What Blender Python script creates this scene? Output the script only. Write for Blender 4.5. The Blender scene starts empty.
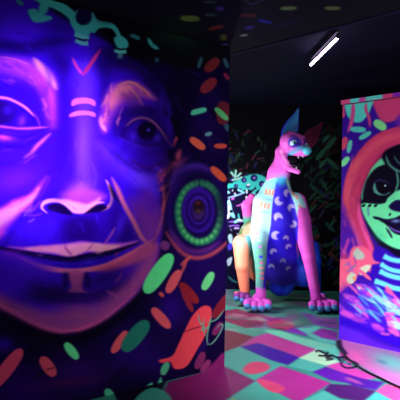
import bpy, math, numpy as np
from mathutils import Matrix, Vector
S = bpy.context.scene
COL = S.collection

# ------------------------------------------------------------------ camera
cam_data = bpy.data.cameras.new('camera'); cam = bpy.data.objects.new('camera', cam_data); COL.objects.link(cam)
cam_data.sensor_width = 36; cam_data.lens = 36 * 503.0 / 400; cam_data.clip_start = 0.05
pi_, ro_ = math.radians(0.35), math.radians(1.086)
fw = Vector((0, math.cos(pi_), math.sin(pi_))); u0 = Vector((0, -math.sin(pi_), math.cos(pi_))); r0 = Vector((1, 0, 0))
rt = r0 * math.cos(ro_) + u0 * math.sin(ro_); up = u0 * math.cos(ro_) - r0 * math.sin(ro_)
cam.matrix_world = Matrix(((rt.x, up.x, -fw.x, 0), (rt.y, up.y, -fw.y, 0), (rt.z, up.z, -fw.z, 1.36), (0, 0, 0, 1)))
S.camera = cam
# ------------------------------------------------------------------ world, exposure
wd = bpy.data.worlds.new('world'); S.world = wd; wd.use_nodes = True
wd.node_tree.nodes['Background'].inputs[0].default_value = (0.02, 0.01, 0.06, 1); wd.node_tree.nodes['Background'].inputs[1].default_value = 0.12
S.view_settings.view_transform = 'Standard'; S.view_settings.look = 'None'; S.view_settings.gamma = 1; S.view_settings.use_curve_mapping = False
S.view_settings.exposure = 0.0
# ------------------------------------------------------------------ lights: blacklight floods of the room, and unseen fill lamps added to them
def lamp(kind, name, loc, target, energy, color, **kw):
    d = bpy.data.lights.new(name, kind); d.energy = energy; d.color = color
    for k, v in kw.items(): setattr(d, k, v)
    o = bpy.data.objects.new(name, d); COL.objects.link(o); o.location = loc
    o.rotation_euler = (Vector(target) - Vector(loc)).to_track_quat('-Z', 'Y').to_euler(); return o
lamp('SPOT', 'blacklight_flood', (.30, 1.0, 1.75), (-.98, 3.24, 1.70), 1050, (.56, .27, 1.0), spot_size=math.radians(34), spot_blend=1.0, shadow_soft_size=.15)
lamp('AREA', 'blacklight_bank', (1.35, 1.7, .55), (-.1, 4.0, .8), 17, (1.0, .86, .88), size=.8, size_y=.4, shape='RECTANGLE')
lamp('AREA', 'blacklight_low', (2.05, 3.3, .42), (1.75, 4.7, .25), 40, (.95, .80, 1.0), size=.5)
lamp('AREA', 'blacklight_dog', (-.15, 6.1, 1.1), (.9, 6.4, 1.0), 44, (.9, .9, 1.0), size=.6)
lamp('POINT', 'fill_corner', (.12, 7.5, 1.4), (0, 0, 0), 26, (.85, .88, 1.0), shadow_soft_size=.08)  # extra unseen lamp, added to brighten the back wall graffiti
lamp('AREA', 'fill_room', (1.9, 2.6, 2.5), (1.2, 6.2, .8), 24, (.95, .76, 1.0), size=.6)  # added fill, an unseen general wash over the room
lamp('SPOT', 'fill_floor', (.7, 2.9, 2.6), (1.1, 4.5, 0), 280, (1.0, .82, 1.0), spot_size=math.radians(62), spot_blend=.9, shadow_soft_size=.2)  # added fill with no fixture, brightens the floor from above
lamp('SPOT', 'fill_statue', (.35, 2.5, 2.5), (1.05, 6.4, 1.45), 260, (.85, .80, 1.0), spot_size=math.radians(30), spot_blend=.9, shadow_soft_size=.12)  # added narrow fill with no fixture, lifts the dog's head and front

# ------------------------------------------------------------------ helpers
def lin(c):
    c = np.asarray(c, float) / 255.0
    return np.where(c <= 0.04045, c / 12.92, ((c + 0.055) / 1.055) ** 2.4)
MATS = {}
def mat(name, rgb=(128, 128, 128), rough=0.6, spec=0.3, noise=0.0, scale=8.0, emit=None, metal=0.0, attr=None, bump=0.0):
    if name in MATS: return MATS[name]
    m = bpy.data.materials.new(name); m.use_nodes = True; nt = m.node_tree; b = nt.nodes['Principled BSDF']; MATS[name] = m
    b.inputs['Roughness'].default_value = rough; b.inputs['Specular IOR Level'].default_value = spec; b.inputs['Metallic'].default_value = metal
    src = None
    if attr:
        a = nt.nodes.new('ShaderNodeAttribute'); a.attribute_name = attr; src = a.outputs['Color']
    else:
        b.inputs['Base Color'].default_value = (*lin(rgb), 1)
    tc = nt.nodes.new('ShaderNodeTexCoord'); n = nt.nodes.new('ShaderNodeTexNoise'); n.inputs['Scale'].default_value = scale; n.inputs['Detail'].default_value = 6
    nt.links.new(tc.outputs['Object'], n.inputs['Vector'])
    if noise:
        mx = nt.nodes.new('ShaderNodeMix'); mx.data_type = 'RGBA'; mx.blend_type = 'MULTIPLY'; mx.inputs[0].default_value = 1
        rp = nt.nodes.new('ShaderNodeMapRange'); rp.inputs[1].default_value = 0.12; rp.inputs[2].default_value = 0.7; rp.inputs[3].default_value = 1 - noise; rp.inputs[4].default_value = 1 + noise * 0.3
        nt.links.new(n.outputs['Fac'], rp.inputs[0]); nt.links.new(rp.outputs[0], mx.inputs[7])
        if src: nt.links.new(src, mx.inputs[6])
        else: mx.inputs[6].default_value = (*lin(rgb), 1)
        src = mx.outputs[2]
    if src: nt.links.new(src, b.inputs['Base Color'])
    if bump:
        bp = nt.nodes.new('ShaderNodeBump'); bp.inputs['Strength'].default_value = bump; bp.inputs['Distance'].default_value = 0.01
        nt.links.new(n.outputs['Fac'], bp.inputs['Height']); nt.links.new(bp.outputs[0], b.inputs['Normal'])
    if emit:
        b.inputs['Emission Color'].default_value = (*emit[0], 1); b.inputs['Emission Strength'].default_value = emit[1]
    return m
def mesh_obj(name, V, Fc, m, parent=None, smooth=False, colors=None):
    me = bpy.data.meshes.new(name); V = np.asarray(V, np.float32)
    me.from_pydata([] if len(V) > 5000 else V.tolist(), [], [] if len(V) > 5000 else [list(map(int, f)) for f in Fc])
    if len(V) > 5000:
        Fc = np.asarray(Fc, np.int32); nf = len(Fc)
        me.vertices.add(len(V)); me.vertices.foreach_set('co', V.ravel())
        me.loops.add(nf * 4); me.loops.foreach_set('vertex_index', Fc.ravel())
        me.polygons.add(nf); me.polygons.foreach_set('loop_start', np.arange(nf, dtype=np.int32) * 4); me.update(calc_edges=True)
    if colors is not None:
        at = me.color_attributes.new('paint', 'FLOAT_COLOR', 'POINT')
        at.data.foreach_set('color', np.concatenate([colors, np.ones((len(colors), 1))], 1).astype(np.float32).ravel())
    me.materials.append(m)
    if smooth: me.polygons.foreach_set('use_smooth', np.ones(len(me.polygons), bool))
    me.update(); me.validate()
    o = bpy.data.objects.new(name, me); COL.objects.link(o)
    if parent: o.parent = parent
    return o
def box(name, c, size, m, parent=None, bevel=0.0, rotz=0.0):
    x, y, z = [s / 2 for s in size]
    V = [(sx * x, sy * y, sz * z) for sx in (-1, 1) for sy in (-1, 1) for sz in (-1, 1)]
    Fc = [(0, 1, 3, 2), (4, 6, 7, 5), (0, 4, 5, 1), (2, 3, 7, 6), (0, 2, 6, 4), (1, 5, 7, 3)]
    o = mesh_obj(name, V, Fc, m, parent); o.location = c; o.rotation_euler = (0, 0, rotz)
    if bevel:
        b = o.modifiers.new('bevel', 'BEVEL'); b.width = bevel; b.segments = 2
    return o
def tag(o, label, cat, group=None):
    o['label'] = label; o['category'] = cat
    if group: o['group'] = group
    return o
def empty(name, loc, rz=0):
    o = bpy.data.objects.new(name, None); COL.objects.link(o); o.location = loc; o.rotation_euler = (0, 0, rz); o.empty_display_size = 0.2; return o
def structure(o): o['kind'] = 'structure'; return o
# ------------------------------------------------------------------ painter: layers of painted shapes in a surface's own metres
def cr(p, n=4):
    a, b, c, d = np.roll(p, 1, 0), p, np.roll(p, -1, 0), np.roll(p, -2, 0); out = []
    for t in np.arange(n) / n:
        out.append(.5 * (2 * b + (c - a) * t + (2 * a - 5 * b + 4 * c - d) * t * t + (3 * b - a - 3 * c + d) * t ** 3))
    return np.stack(out, 1).reshape(-1, 2)
def paint(u, v, base, layers, aniso=1.0, col=None):
    if col is None: col = np.tile(np.asarray(base, float), (len(u), 1)) / 255.0
    k = np.array([aniso, 1.0]); X = np.stack([u, v], 1) * k
    for L in layers:
        if L[0] == 'g':
            _, c, a, q = L; q = np.array(q) / 1000.0; M = np.linalg.inv(np.array([q[2:4], q[4:6]]).T)
            e = (np.stack([u, v], 1) - q[:2]) @ M.T; r2 = (e ** 2).sum(1); i = np.where(r2 < 4.5)[0]; w = a * np.exp(-r2[i] * 1.2)
        else:
            t_, c, a, fe, q = L; P = np.array(q, float).reshape(-1, 2) / 1000.0 * k
            if t_ == 's': P = cr(P)
            fe *= 1.0; lo, hi = P.min(0) - 2 * fe, P.max(0) + 2 * fe
            i = np.where((X[:, 0] > lo[0]) & (X[:, 0] < hi[0]) & (X[:, 1] > lo[1]) & (X[:, 1] < hi[1]))[0]
            if not len(i): continue
            p = X[i]; d2 = np.full(len(i), 1e9); ins = np.zeros(len(i), bool)
            for A, Bq in zip(P, np.roll(P, -1, 0)):
                ab = Bq - A; l2 = ab @ ab
                if l2 < 1e-14: continue
                t = np.clip(((p - A) @ ab) / l2, 0, 1); e = p - A - t[:, None] * ab; d2 = np.minimum(d2, (e ** 2).sum(1))
                cr_ = (A[1] > p[:, 1]) != (Bq[1] > p[:, 1])
                if A[1] != Bq[1]: ins ^= cr_ & (p[:, 0] < (Bq[0] - A[0]) * (p[:, 1] - A[1]) / (Bq[1] - A[1]) + A[0])
            sd = np.sqrt(d2) * np.where(ins, 1, -1); w = a * np.clip(0.5 + sd / (2 * fe), 0, 1); w = a * ((w / a) ** 2 * (3 - 2 * w / a))
        col[i] += (np.asarray(c, float) / 255.0 - col[i]) * w[:, None]
    return col
def sheet(name, us, vs, to3, base, layers, m, parent=None, aniso=1.0, flip=False):
    u, v = np.meshgrid(us, vs, indexing='ij'); nu, nv = u.shape; u = u.ravel(); v = v.ravel()
    idx = np.arange(nu * nv).reshape(nu, nv); q = np.stack([idx[:-1, :-1], idx[1:, :-1], idx[1:, 1:], idx[:-1, 1:]], -1).reshape(-1, 4)
    if flip: q = q[:, ::-1]
    return mesh_obj(name, to3(u, v), q, m, parent, colors=lin(paint(u, v, base, layers, aniso) * 255))
LAYERS_LEFT = [
('g',(34,4,95),0.9,[1695,172,-297,-64,-4,-175]),
('g',(40,6,100),0.8,[1294,206,-243,-47,-4,-162]),
('g',(30,5,95),0.9,[910,327,-225,-36,-4,-188]),
('g',(28,4,90),0.8,[302,986,-433,-19,-17,-719]),
('g',(24,6,80),0.7,[307,2023,-275,32,-8,-319]),
('g',(30,5,95),0.7,[736,188,-277,-49,-3,-134]),
('g',(45,10,160),0.9,[1799,469,-61,-10,-1,-55]),
('g',(40,6,120),0.8,[563,538,-134,-16,-4,-153]),
('g',(60,14,70),0.7,[1350,151,-250,-18,-6,-34]),
('s',(52,8,190),1,0.017,[2198,2706,1752,2847,1475,2698,1236,2585,998,2406,785,2322,639,2173,568,1915,617,1644,667,1415,643,1189,700,913,851,696,1061,561,1242,495,1421,487,1576,542,1736,644,1887,753,2161,839]),
('s',(10,3,35),0.95,0.0532,[974,2432,787,2396,622,2252,550,1956,574,1762,452,1850,313,2262,418,2481,702,2539]),
('s',(22,4,80),0.9,0.0433,[1195,2415,1023,2436,873,2379,649,2210,597,1989,709,2065,871,2278,1052,2303,1162,2311]),
('g',(14,4,60),0.9,[697,2315,-128,22,-2,-105]),
('g',(70,20,235),0.9,[1792,2434,-201,47,-3,-135]),
('g',(40,6,160),0.9,[1471,2489,-106,-12,52,-159]),
('s',(24,2,105),0.9,0.0311,[2029,2237,1953,2246,1860,2262,1786,2268,1708,2275,1638,2299,1574,2328,1493,2370,1426,2413,1429,2426,1503,2417,1590,2394,1653,2364,1710,2343,1779,2337,1861,2329,1958,2290,2031,2248]),
('g',(24,2,110),0.8,[1480,2265,-56,48,-82,-93]),
('g',(80,30,240),0.95,[1295,2232,-81,14,-3,-135]),
('g',(28,3,115),0.85,[1162,2297,-93,17,-2,-97]),
('s',(100,55,235),0.75,0.0472,[1368,2259,1252,2280,1217,2053,1203,1780,1190,1506,1247,1380,1363,1391,1394,1530,1364,1765,1377,2030]),
('g',(120,75,235),0.8,[1305,1703,-51,4,-6,-256]),
('g',(44,5,170),0.9,[1455,1757,-62,-3,36,-294]),
('g',(60,20,215),0.8,[1085,1650,-141,-62,82,-137]),
('g',(42,5,180),0.6,[1395,1563,-50,3,-3,-133]),
('s',(165,60,205),0.85,0.0312,[2084,2220,1859,2229,1727,2243,1599,2229,1504,2143,1488,2015,1498,1857,1531,1840,1560,1953,1608,2049,1705,2122,1858,2144,2082,2150]),
('s',(200,80,195),0.7,0.019,[1859,2193,1738,2203,1649,2156,1583,2091,1541,2007,1519,1893,1515,2011,1557,2121,1650,2194,1769,2222]),
('s',(245,180,160),0.95,0.016,[1651,2257,1572,2215,1511,2141,1496,2085,1530,2099,1584,2148,1631,2198]),
('s',(230,120,190),0.7,0.0062,[1859,2222,1823,2221,1777,2222,1728,2215,1689,2212,1688,2213,1725,2225,1774,2232,1822,2231,1859,2224]),
('s',(44,4,165),0.9,0.0307,[2081,2093,1857,2096,1723,2069,1620,1996,1565,1862,1603,1794,1669,1913,1795,1983,2079,1977]),
('s',(36,2,130),0.9,0.0122,[2078,1942,1854,1963,1745,1953,1657,1902,1616,1831,1730,1812,1850,1805,2075,1792]),
('s',(24,1,90),0.85,0.0182,[1768,1894,1781,1856,1815,1825,1862,1810,1909,1814,1943,1837,1956,1871,1944,1908,1911,1939,1865,1955,1818,1952,1782,1930]),
('g',(115,45,200),0.9,[1718,1851,-24,-6,12,-37]),
('g',(60,20,190),0.7,[1805,1908,-30,4,-1,-31]),
('s',(235,140,170),0.95,0.0061,[2078,1947,1974,1958,1854,1970,1804,1969,1773,1961,1734,1946,1700,1928,1669,1906,1645,1890,1642,1892,1661,1916,1690,1942,1727,1961,1767,1976,1800,1985,1854,1986,1974,1969,2078,1950]),
('s',(120,45,205),0.8,0.0063,[1651,1915,1640,1891,1623,1866,1614,1839,1604,1819,1602,1820,1602,1843,1611,1872,1629,1899,1649,1916]),
('s',(190,90,215),0.9,0.0074,[2075,1791,1972,1792,1851,1795,1788,1795,1742,1795,1690,1800,1641,1808,1590,1819,1551,1830,1551,1833,1591,1829,1642,1822,1691,1814,1742,1808,1787,1808,1850,1809,1972,1801,2075,1793]),
('g',(210,80,190),0.9,[1825,1741,-60,0,2,-24]),
('s',(40,3,150),0.8,0.0123,[2020,1744,1945,1747,1850,1753,1776,1746,1703,1743,1622,1773,1563,1809,1565,1812,1628,1788,1705,1762,1773,1764,1849,1772,1945,1762,2020,1747]),
('s',(220,120,160),0.85,0.0101,[1700,1619,1677,1624,1650,1642,1632,1667,1612,1696,1570,1742,1535,1786,1538,1789,1583,1755,1629,1710,1650,1679,1665,1657,1686,1640,1702,1623]),
('s',(36,2,140),0.8,0.0153,[2018,1643,1941,1654,1847,1672,1778,1675,1712,1683,1639,1723,1588,1768,1590,1772,1649,1742,1718,1707,1779,1700,1849,1696,1944,1674,2018,1648]),
('s',(38,2,140),0.8,0.0184,[2016,1550,1939,1552,1845,1562,1779,1569,1721,1583,1662,1622,1624,1663,1627,1666,1674,1639,1730,1606,1782,1594,1847,1586,1940,1572,2016,1554]),
('g',(95,28,235),0.8,[1754,1481,-170,54,-24,-83]),
('s',(205,75,190),0.95,0.0185,[2063,1206,1840,1307,1757,1357,1659,1397,1596,1462,1544,1516,1556,1464,1607,1373,1706,1283,1790,1185,1836,1125,2059,992]),
('s',(248,190,180),0.85,0.0185,[2009,1200,1828,1295,1732,1333,1633,1398,1602,1437,1620,1379,1707,1302,1791,1221,2007,1094]),
('s',(34,2,140),0.8,0.0157,[1534,1543,1561,1495,1594,1430,1627,1368,1667,1303,1715,1234,1763,1167,1807,1102,1837,1053,1833,1050,1793,1091,1743,1152,1694,1219,1646,1289,1605,1355,1570,1419,1543,1488,1529,1542]),
('g',(60,18,215),0.8,[1654,1182,-144,-2,-2,-88]),
('s',(40,3,150),0.85,0.0335,[1540,1335,1446,1343,1361,1285,1274,1278,1216,1333,1125,1341,1077,1272,1105,1132,1180,1072,1454,1081,1563,1168,1592,1271]),
('s',(170,75,195),0.9,0.027,[1474,1389,1378,1431,1218,1436,1126,1397,1171,1347,1260,1285,1332,1285,1404,1324]),
('s',(245,190,170),0.95,0.0162,[1447,1370,1348,1351,1261,1339,1172,1382,1201,1340,1267,1292,1332,1291,1390,1324]),
('s',(248,190,170),0.95,0.0066,[1544,1279,1560,1295,1572,1312,1568,1323,1559,1332,1542,1340,1519,1346,1492,1347,1464,1344,1438,1331,1413,1314,1391,1296,1366,1279,1333,1273,1300,1275,1271,1286,1244,1301,1221,1322,1198,1339,1167,1346,1141,1349,1141,1354,1168,1357,1205,1355,1235,1340,1261,1323,1285,1310,1307,1301,1332,1299,1356,1303,1374,1316,1395,1334,1424,1353,1456,1369,1491,1373,1523,1371,1552,1364,1575,1351,1588,1330,1587,1306,1567,1288,1547,1276]),
('s',(245,175,160),0.95,0.007,[1231,1317,1206,1304,1170,1292,1134,1297,1101,1312,1078,1340,1067,1376,1072,1418,1086,1457,1107,1489,1127,1509,1131,1507,1120,1483,1107,1450,1095,1413,1091,1378,1100,1349,1117,1328,1141,1317,1170,1313,1202,1316,1230,1321]),
('s',(14,0,52),1,0.0085,[1540,1323,1500,1339,1446,1333,1403,1304,1375,1265,1431,1271,1492,1284,1533,1297]),
('s',(14,0,52),1,0.0089,[1281,1271,1245,1305,1193,1333,1140,1334,1117,1313,1162,1289,1222,1282]),
('s',(8,0,30),0.8,0.0113,[1105,1481,1056,1427,998,1329,1023,1343,1088,1412]),
('s',(26,2,100),0.85,0.0403,[1374,1245,1273,1244,1198,1203,1241,1094,1399,1099,1443,1192]),
('g',(60,22,215),0.7,[1524,1193,-68,-1,-2,-91]),
('s',(225,70,170),0.95,0.008,[1395,2306,1389,2277,1370,2247,1345,2220,1318,2206,1315,2209,1328,2235,1352,2261,1371,2290,1392,2309]),
('s',(225,55,120),0.95,0.0082,[1314,2207,1286,2234,1256,2280,1217,2343,1192,2400,1197,2402,1238,2352,1277,2289,1306,2243,1318,2209]),
('s',(235,120,190),1,0.0067,[1391,2022,1349,2048,1277,2058,1224,2045,1224,2011,1276,2021,1348,2008,1390,1989]),
('s',(235,125,190),1,0.0067,[1403,1934,1347,1961,1275,1970,1222,1963,1222,1936,1274,1943,1346,1931,1403,1914]),
('s',(170,75,165),0.95,0.0284,[1159,1839,1177,1934,1164,2061,1112,2152,1018,2210,903,2228,800,2186,728,2123,867,2118,982,2072,1076,1961,1121,1857]),
('s',(225,135,135),0.9,0.024,[1126,2066,1088,2142,1018,2188,936,2194,1000,2120,1062,2047,1116,1998]),
('s',(240,165,150),0.9,0.0104,[1134,1851,1141,1877,1157,1899,1161,1926,1174,1949,1180,1948,1192,1921,1186,1888,1166,1859,1139,1847]),
('s',(225,140,120),0.9,0.0072,[1049,2182,1006,2197,954,2212,905,2204,857,2186,811,2162,774,2145,771,2147,800,2174,846,2200,897,2220,952,2228,1010,2209,1050,2184]),
('s',(220,135,125),0.85,0.0072,[970,2188,946,2160,908,2128,870,2087,833,2056,830,2058,854,2098,894,2140,933,2173,967,2190]),
('s',(210,110,150),0.8,0.0073,[904,2220,877,2194,839,2169,808,2151,782,2144,780,2146,799,2161,829,2179,867,2204,902,2222]),
('g',(120,50,165),0.7,[908,2068,-113,-20,22,-57]),
('g',(60,25,200),0.85,[655,2095,-43,19,-26,-54]),
('g',(24,3,95),0.8,[779,2027,-88,11,-1,-44]),
('s',(20,1,75),0.9,0.022,[1011,1883,947,1955,847,1989,724,1974,632,1894,593,1791,684,1783,807,1765,927,1798,1025,1811]),
('s',(34,6,130),0.9,0.0147,[993,1814,946,1905,863,1950,759,1947,687,1888,649,1816,755,1777,876,1781]),
('s',(6,1,24),1,0.0118,[718,1892,729,1856,759,1827,800,1814,841,1819,871,1842,882,1875,873,1911,844,1939,803,1953,761,1949,730,1926]),
('s',(2,0,8),1,0.011,[771,1887,776,1868,790,1853,809,1846,829,1849,843,1861,849,1879,844,1897,830,1912,811,1919,791,1917,777,1905]),
('g',(80,70,215),1,[789,1892,-17,2,0,-15]),
('g',(75,45,225),0.95,[712,1840,-29,-6,12,-29]),
('g',(70,30,215),0.9,[919,1828,-33,3,-1,-36]),
('s',(190,115,130),0.95,0.0074,[977,1900,952,1920,917,1944,879,1960,838,1969,802,1966,766,1953,731,1933,696,1904,657,1862,621,1822,594,1797,576,1783,572,1786,583,1804,604,1832,638,1875,678,1917,715,1948,753,1971,794,1985,838,1988,884,1978,927,1957,959,1927,980,1902]),
('s',(70,25,200),0.8,0.0109,[1042,1815,1004,1794,947,1774,880,1759,808,1749,737,1754,684,1766,684,1770,737,1769,806,1767,874,1776,939,1791,997,1808,1040,1818]),
('s',(88,40,225),0.85,0.0509,[1180,1768,1039,1724,906,1634,786,1582,681,1640,646,1711,608,1637,695,1497,852,1462,986,1529,1147,1646]),
('s',(60,10,90),0.7,0.0223,[925,1659,879,1623,807,1596,735,1606,670,1636,616,1691,589,1744,595,1746,641,1706,692,1659,746,1634,801,1625,865,1645,922,1664]),
('g',(110,75,240),0.9,[853,1535,-79,-28,24,-47]),
('s',(200,80,100),0.85,0.0191,[503,1769,534,1738,558,1699,588,1670,627,1637,673,1590,700,1545,693,1539,640,1565,588,1607,547,1640,510,1677,489,1726,493,1767]),
('s',(205,90,90),0.85,0.0114,[570,1519,613,1506,650,1481,675,1471,686,1455,684,1450,660,1444,631,1456,590,1482,566,1515]),
('s',(190,70,80),0.8,0.0077,[522,1875,545,1861,560,1837,571,1809,567,1786,562,1785,544,1804,534,1829,520,1852,517,1873]),
('s',(150,60,130),0.6,0.023,[442,1712,496,1684,551,1638,589,1596,623,1558,660,1520,680,1485,674,1480,632,1498,588,1534,552,1574,515,1615,467,1662,435,1708]),
('g',(15,2,60),0.75,[601,1341,-84,1,-7,-305]),
('s',(26,2,105),0.7,0.0285,[1079,1398,981,1286,878,1112,943,1056,1041,1088,1091,1202]),
('g',(70,30,220),0.75,[1011,1186,-38,-13,41,-105]),
('s',(215,120,130),0.9,0.0108,[1085,1523,1070,1485,1048,1435,1026,1389,998,1336,956,1271,913,1207,882,1152,850,1103,800,1060,758,1033,753,1037,783,1073,820,1119,849,1166,881,1221,925,1287,966,1350,993,1402,1017,1448,1051,1494,1079,1526]),
('s',(190,95,170),0.7,0.0084,[1133,1055,1107,1079,1082,1113,1060,1145,1049,1172,1052,1174,1074,1153,1095,1121,1120,1087,1135,1057]),
('s',(120,45,150),0.5,0.0444,[884,1403,765,1450,693,1377,688,1167,757,1079,828,1169]),
('s',(185,80,110),0.7,0.0135,[653,1483,653,1421,651,1341,662,1268,683,1193,717,1106,740,1035,736,1033,696,1098,657,1186,635,1263,624,1340,630,1422,647,1484]),
('s',(205,85,90),0.8,0.0091,[587,1456,612,1426,631,1382,651,1331,657,1288,652,1287,628,1325,609,1375,589,1419,583,1455]),
('s',(180,85,195),0.95,0.0134,[1788,1068,1664,1063,1521,1070,1385,1079,1299,1089,1180,1072,992,1065,860,1075,959,1021,1117,993,1254,1013,1368,978,1493,1011,1651,1031]),
('s',(232,165,170),0.9,0.0134,[1677,1057,1521,1064,1370,1071,1240,1074,1103,1055,1008,1044,1133,1007,1261,1020,1368,985,1493,1017,1625,1036]),
('s',(120,40,120),0.6,0.008,[1427,1060,1419,1041,1403,1022,1387,1003,1370,991,1368,992,1376,1011,1392,1030,1408,1049,1425,1061]),
('s',(120,40,120),0.5,0.0082,[1219,1067,1245,1048,1262,1021,1260,1019,1234,1038,1217,1065]),
('s',(38,4,165),0.98,0.0134,[1689,1026,1520,993,1368,972,1238,992,1102,992,975,1015,1053,948,1192,907,1324,902,1505,934,1624,979]),
('g',(62,40,225),0.95,[1252,959,-52,-3,-1,-27]),
('g',(50,15,200),0.7,[1451,956,-98,-6,0,-20]),
('s',(14,0,48),0.95,0.0093,[2008,1115,1931,1088,1837,1055,1775,1036,1716,1020,1638,1004,1555,987,1472,970,1396,959,1346,960,1308,967,1268,971,1221,976,1148,981,1066,989,989,1009,922,1031,872,1050,841,1064,844,1070,878,1063,930,1051,999,1035,1075,1020,1154,1011,1226,1006,1274,1001,1315,997,1352,990,1396,988,1469,999,1551,1015,1634,1031,1712,1047,1771,1059,1833,1072,1929,1098,2007,1120]),
('s',(215,110,150),0.9,0.0095,[1702,993,1653,963,1588,927,1527,903,1466,889,1409,879,1351,874,1285,874,1218,878,1156,885,1093,898,1025,921,949,959,835,1020,737,1076,741,1082,846,1035,966,983,1044,954,1107,932,1166,919,1225,912,1290,908,1353,907,1408,912,1462,921,1521,935,1581,950,1647,976,1699,998]),
('s',(200,80,105),0.85,0.0244,[1221,895,1085,928,941,984,756,1064,685,1032,771,947,939,898,1099,866]),
('s',(120,40,180),0.7,0.0314,[1835,1035,1797,1008,1746,987,1700,962,1645,932,1571,907,1506,903,1503,912,1559,948,1628,977,1678,1005,1729,1033,1788,1048,1834,1044]),
('s',(20,2,70),0.85,0.0542,[1647,842,1447,773,1188,749,1002,803,903,766,999,675,1186,666,1446,694,1606,736]),
('g',(60,14,210),0.75,[1758,832,-163,-14,-3,-124]),
('g',(52,12,185),0.6,[1656,691,-170,-19,-2,-88]),
('g',(45,8,130),0.6,[938,826,-152,-11,-2,-72]),
('s',(170,75,130),0.9,0.0107,[1394,887,1280,879,1292,772,1262,742,1392,754,1371,792]),
('s',(16,1,58),0.75,0.0159,[1429,876,1394,880,1386,807,1427,784]),
('s',(16,1,58),0.75,0.0163,[1272,872,1243,863,1226,780,1278,784]),
('g',(120,50,130),0.8,[1318,627,-194,-23,-2,-81]),
('s',(150,62,120),0.8,0.0267,[2002,871,1829,771,1693,670,1551,590,1415,546,1273,560,1094,635,920,782,754,975,684,1002,734,855,868,690,1061,561,1242,488,1420,484,1576,535,1736,638,2000,788]),
('s',(215,80,140),0.8,0.0117,[2002,822,1925,771,1832,709,1776,668,1723,632,1655,587,1581,543,1503,508,1421,484,1337,479,1252,491,1161,517,1069,561,965,632,883,697,887,701,976,644,1084,580,1176,543,1263,518,1343,506,1421,510,1497,532,1572,566,1644,608,1712,652,1765,688,1824,724,1920,780,2000,826]),
('s',(24,3,88),0.75,0.0366,[1091,1917,997,1999,849,2062,690,2038,596,1928,574,1762,683,1738,649,1846,724,1944,847,1981,947,1940,1010,1855,1073,1806]),
('g',(20,2,75),0.6,[627,1682,-74,5,-4,-152]),
('g',(26,4,80),0.5,[907,2010,-153,1,6,-44]),
('g',(70,30,60),0.4,[950,2105,-100,15,-1,-57]),
('s',(96,48,240),0.6,0.0359,[1215,1761,1173,1711,1109,1653,1038,1601,960,1547,869,1497,791,1453,740,1422,700,1403,687,1411,697,1453,741,1506,827,1553,916,1601,991,1652,1063,1704,1142,1746,1207,1770]),
('s',(30,4,100),0.5,0.0216,[1136,1742,1090,1692,1017,1641,942,1603,861,1575,769,1570,698,1583,697,1590,766,1602,849,1611,922,1636,994,1671,1069,1717,1131,1747]),
('g',(22,2,80),0.75,[1528,767,-163,7,-10,-59]),
('g',(20,2,72),0.7,[1121,826,-163,41,-25,-61]),
('g',(110,48,120),0.7,[1643,652,-162,-77,14,-40]),
('g',(115,50,120),0.6,[1063,667,-144,76,-38,-50]),
('g',(115,50,110),0.5,[839,921,-79,-36,61,-114]),
('g',(125,55,120),0.8,[1360,578,-222,-28,-1,-40]),
('g',(28,4,100),0.6,[1376,700,-298,-31,-1,-33]),
('s',(18,1,60),0.7,0.0133,[1701,1019,1643,1000,1561,979,1475,962,1382,949,1286,950,1190,959,1094,979,1022,1001,1024,1004,1099,993,1195,979,1289,970,1382,969,1473,981,1558,998,1640,1013,1701,1023]),
('s',(36,3,150),0.5,0.0192,[1588,2243,1575,2191,1557,2134,1573,2077,1584,2028,1579,2026,1548,2072,1531,2138,1551,2204,1584,2246]),
('g',(22,3,78),0.55,[772,1746,-188,-42,73,-185]),  # dark glow painted in where the flood spreads too wide
('g',(26,3,90),0.3,[1007,1727,-54,-29,88,-122]),
('g',(20,2,70),0.4,[948,2005,-179,65,-18,-53]),
('g',(150,60,205),0.55,[1762,2149,-212,-8,10,-56]),
('g',(130,50,210),0.5,[1567,1978,-33,9,-23,-138]),
('g',(26,3,96),0.5,[1462,2071,-41,4,10,-198]),
('g',(24,2,90),0.5,[1165,2116,-37,-3,44,-180]),
('s',(40,4,150),0.5,0.0262,[1482,2211,1472,2128,1454,2018,1453,1890,1462,1758,1477,1637,1481,1546,1474,1545,1443,1633,1420,1757,1411,1893,1412,2027,1438,2140,1475,2214]),
('g',(28,3,100),0.5,[1474,1389,-62,1,-1,-39]),
('g',(200,110,190),0.5,[1321,1446,-88,3,-1,-40]),
('s',(200,80,200),0.36523627034098904,0.0061,[1818,2212,1815,2196,1803,2183,1791,2170,1776,2165,1774,2168,1777,2184,1789,2197,1801,2210,1815,2214]),
('s',(200,80,200),0.23301732351904542,0.0061,[1853,2090,1838,2078,1816,2072,1793,2065,1773,2067,1771,2070,1786,2083,1809,2089,1832,2096,1852,2093]),
('s',(235,130,200),0.23794054138481435,0.0063,[1719,2213,1708,2209,1696,2209,1686,2203,1674,2202,1672,2204,1678,2215,1691,2221,1707,2222,1719,2215]),
('s',(235,130,200),0.28033529612613045,0.0061,[1811,2090,1800,2086,1789,2087,1778,2083,1767,2082,1765,2085,1771,2095,1785,2101,1800,2100,1811,2092]),
('s',(200,80,200),0.2854304370230969,0.0063,[1686,2159,1667,2146,1641,2134,1623,2113,1605,2097,1603,2099,1611,2123,1632,2146,1660,2159,1685,2161]),
('s',(90,20,200),0.38476997135594654,0.0062,[1763,2215,1759,2204,1752,2193,1744,2182,1735,2176,1734,2177,1738,2187,1746,2198,1753,2209,1762,2216]),
('s',(90,20,200),0.3465650672696352,0.0063,[1698,2100,1692,2093,1684,2089,1678,2081,1670,2076,1667,2077,1667,2089,1674,2099,1686,2105,1697,2103]),
('s',(90,20,200),0.3865809254374692,0.0061,[1863,2197,1849,2182,1827,2172,1802,2167,1780,2170,1779,2174,1797,2183,1820,2188,1841,2197,1861,2199]),
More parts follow.
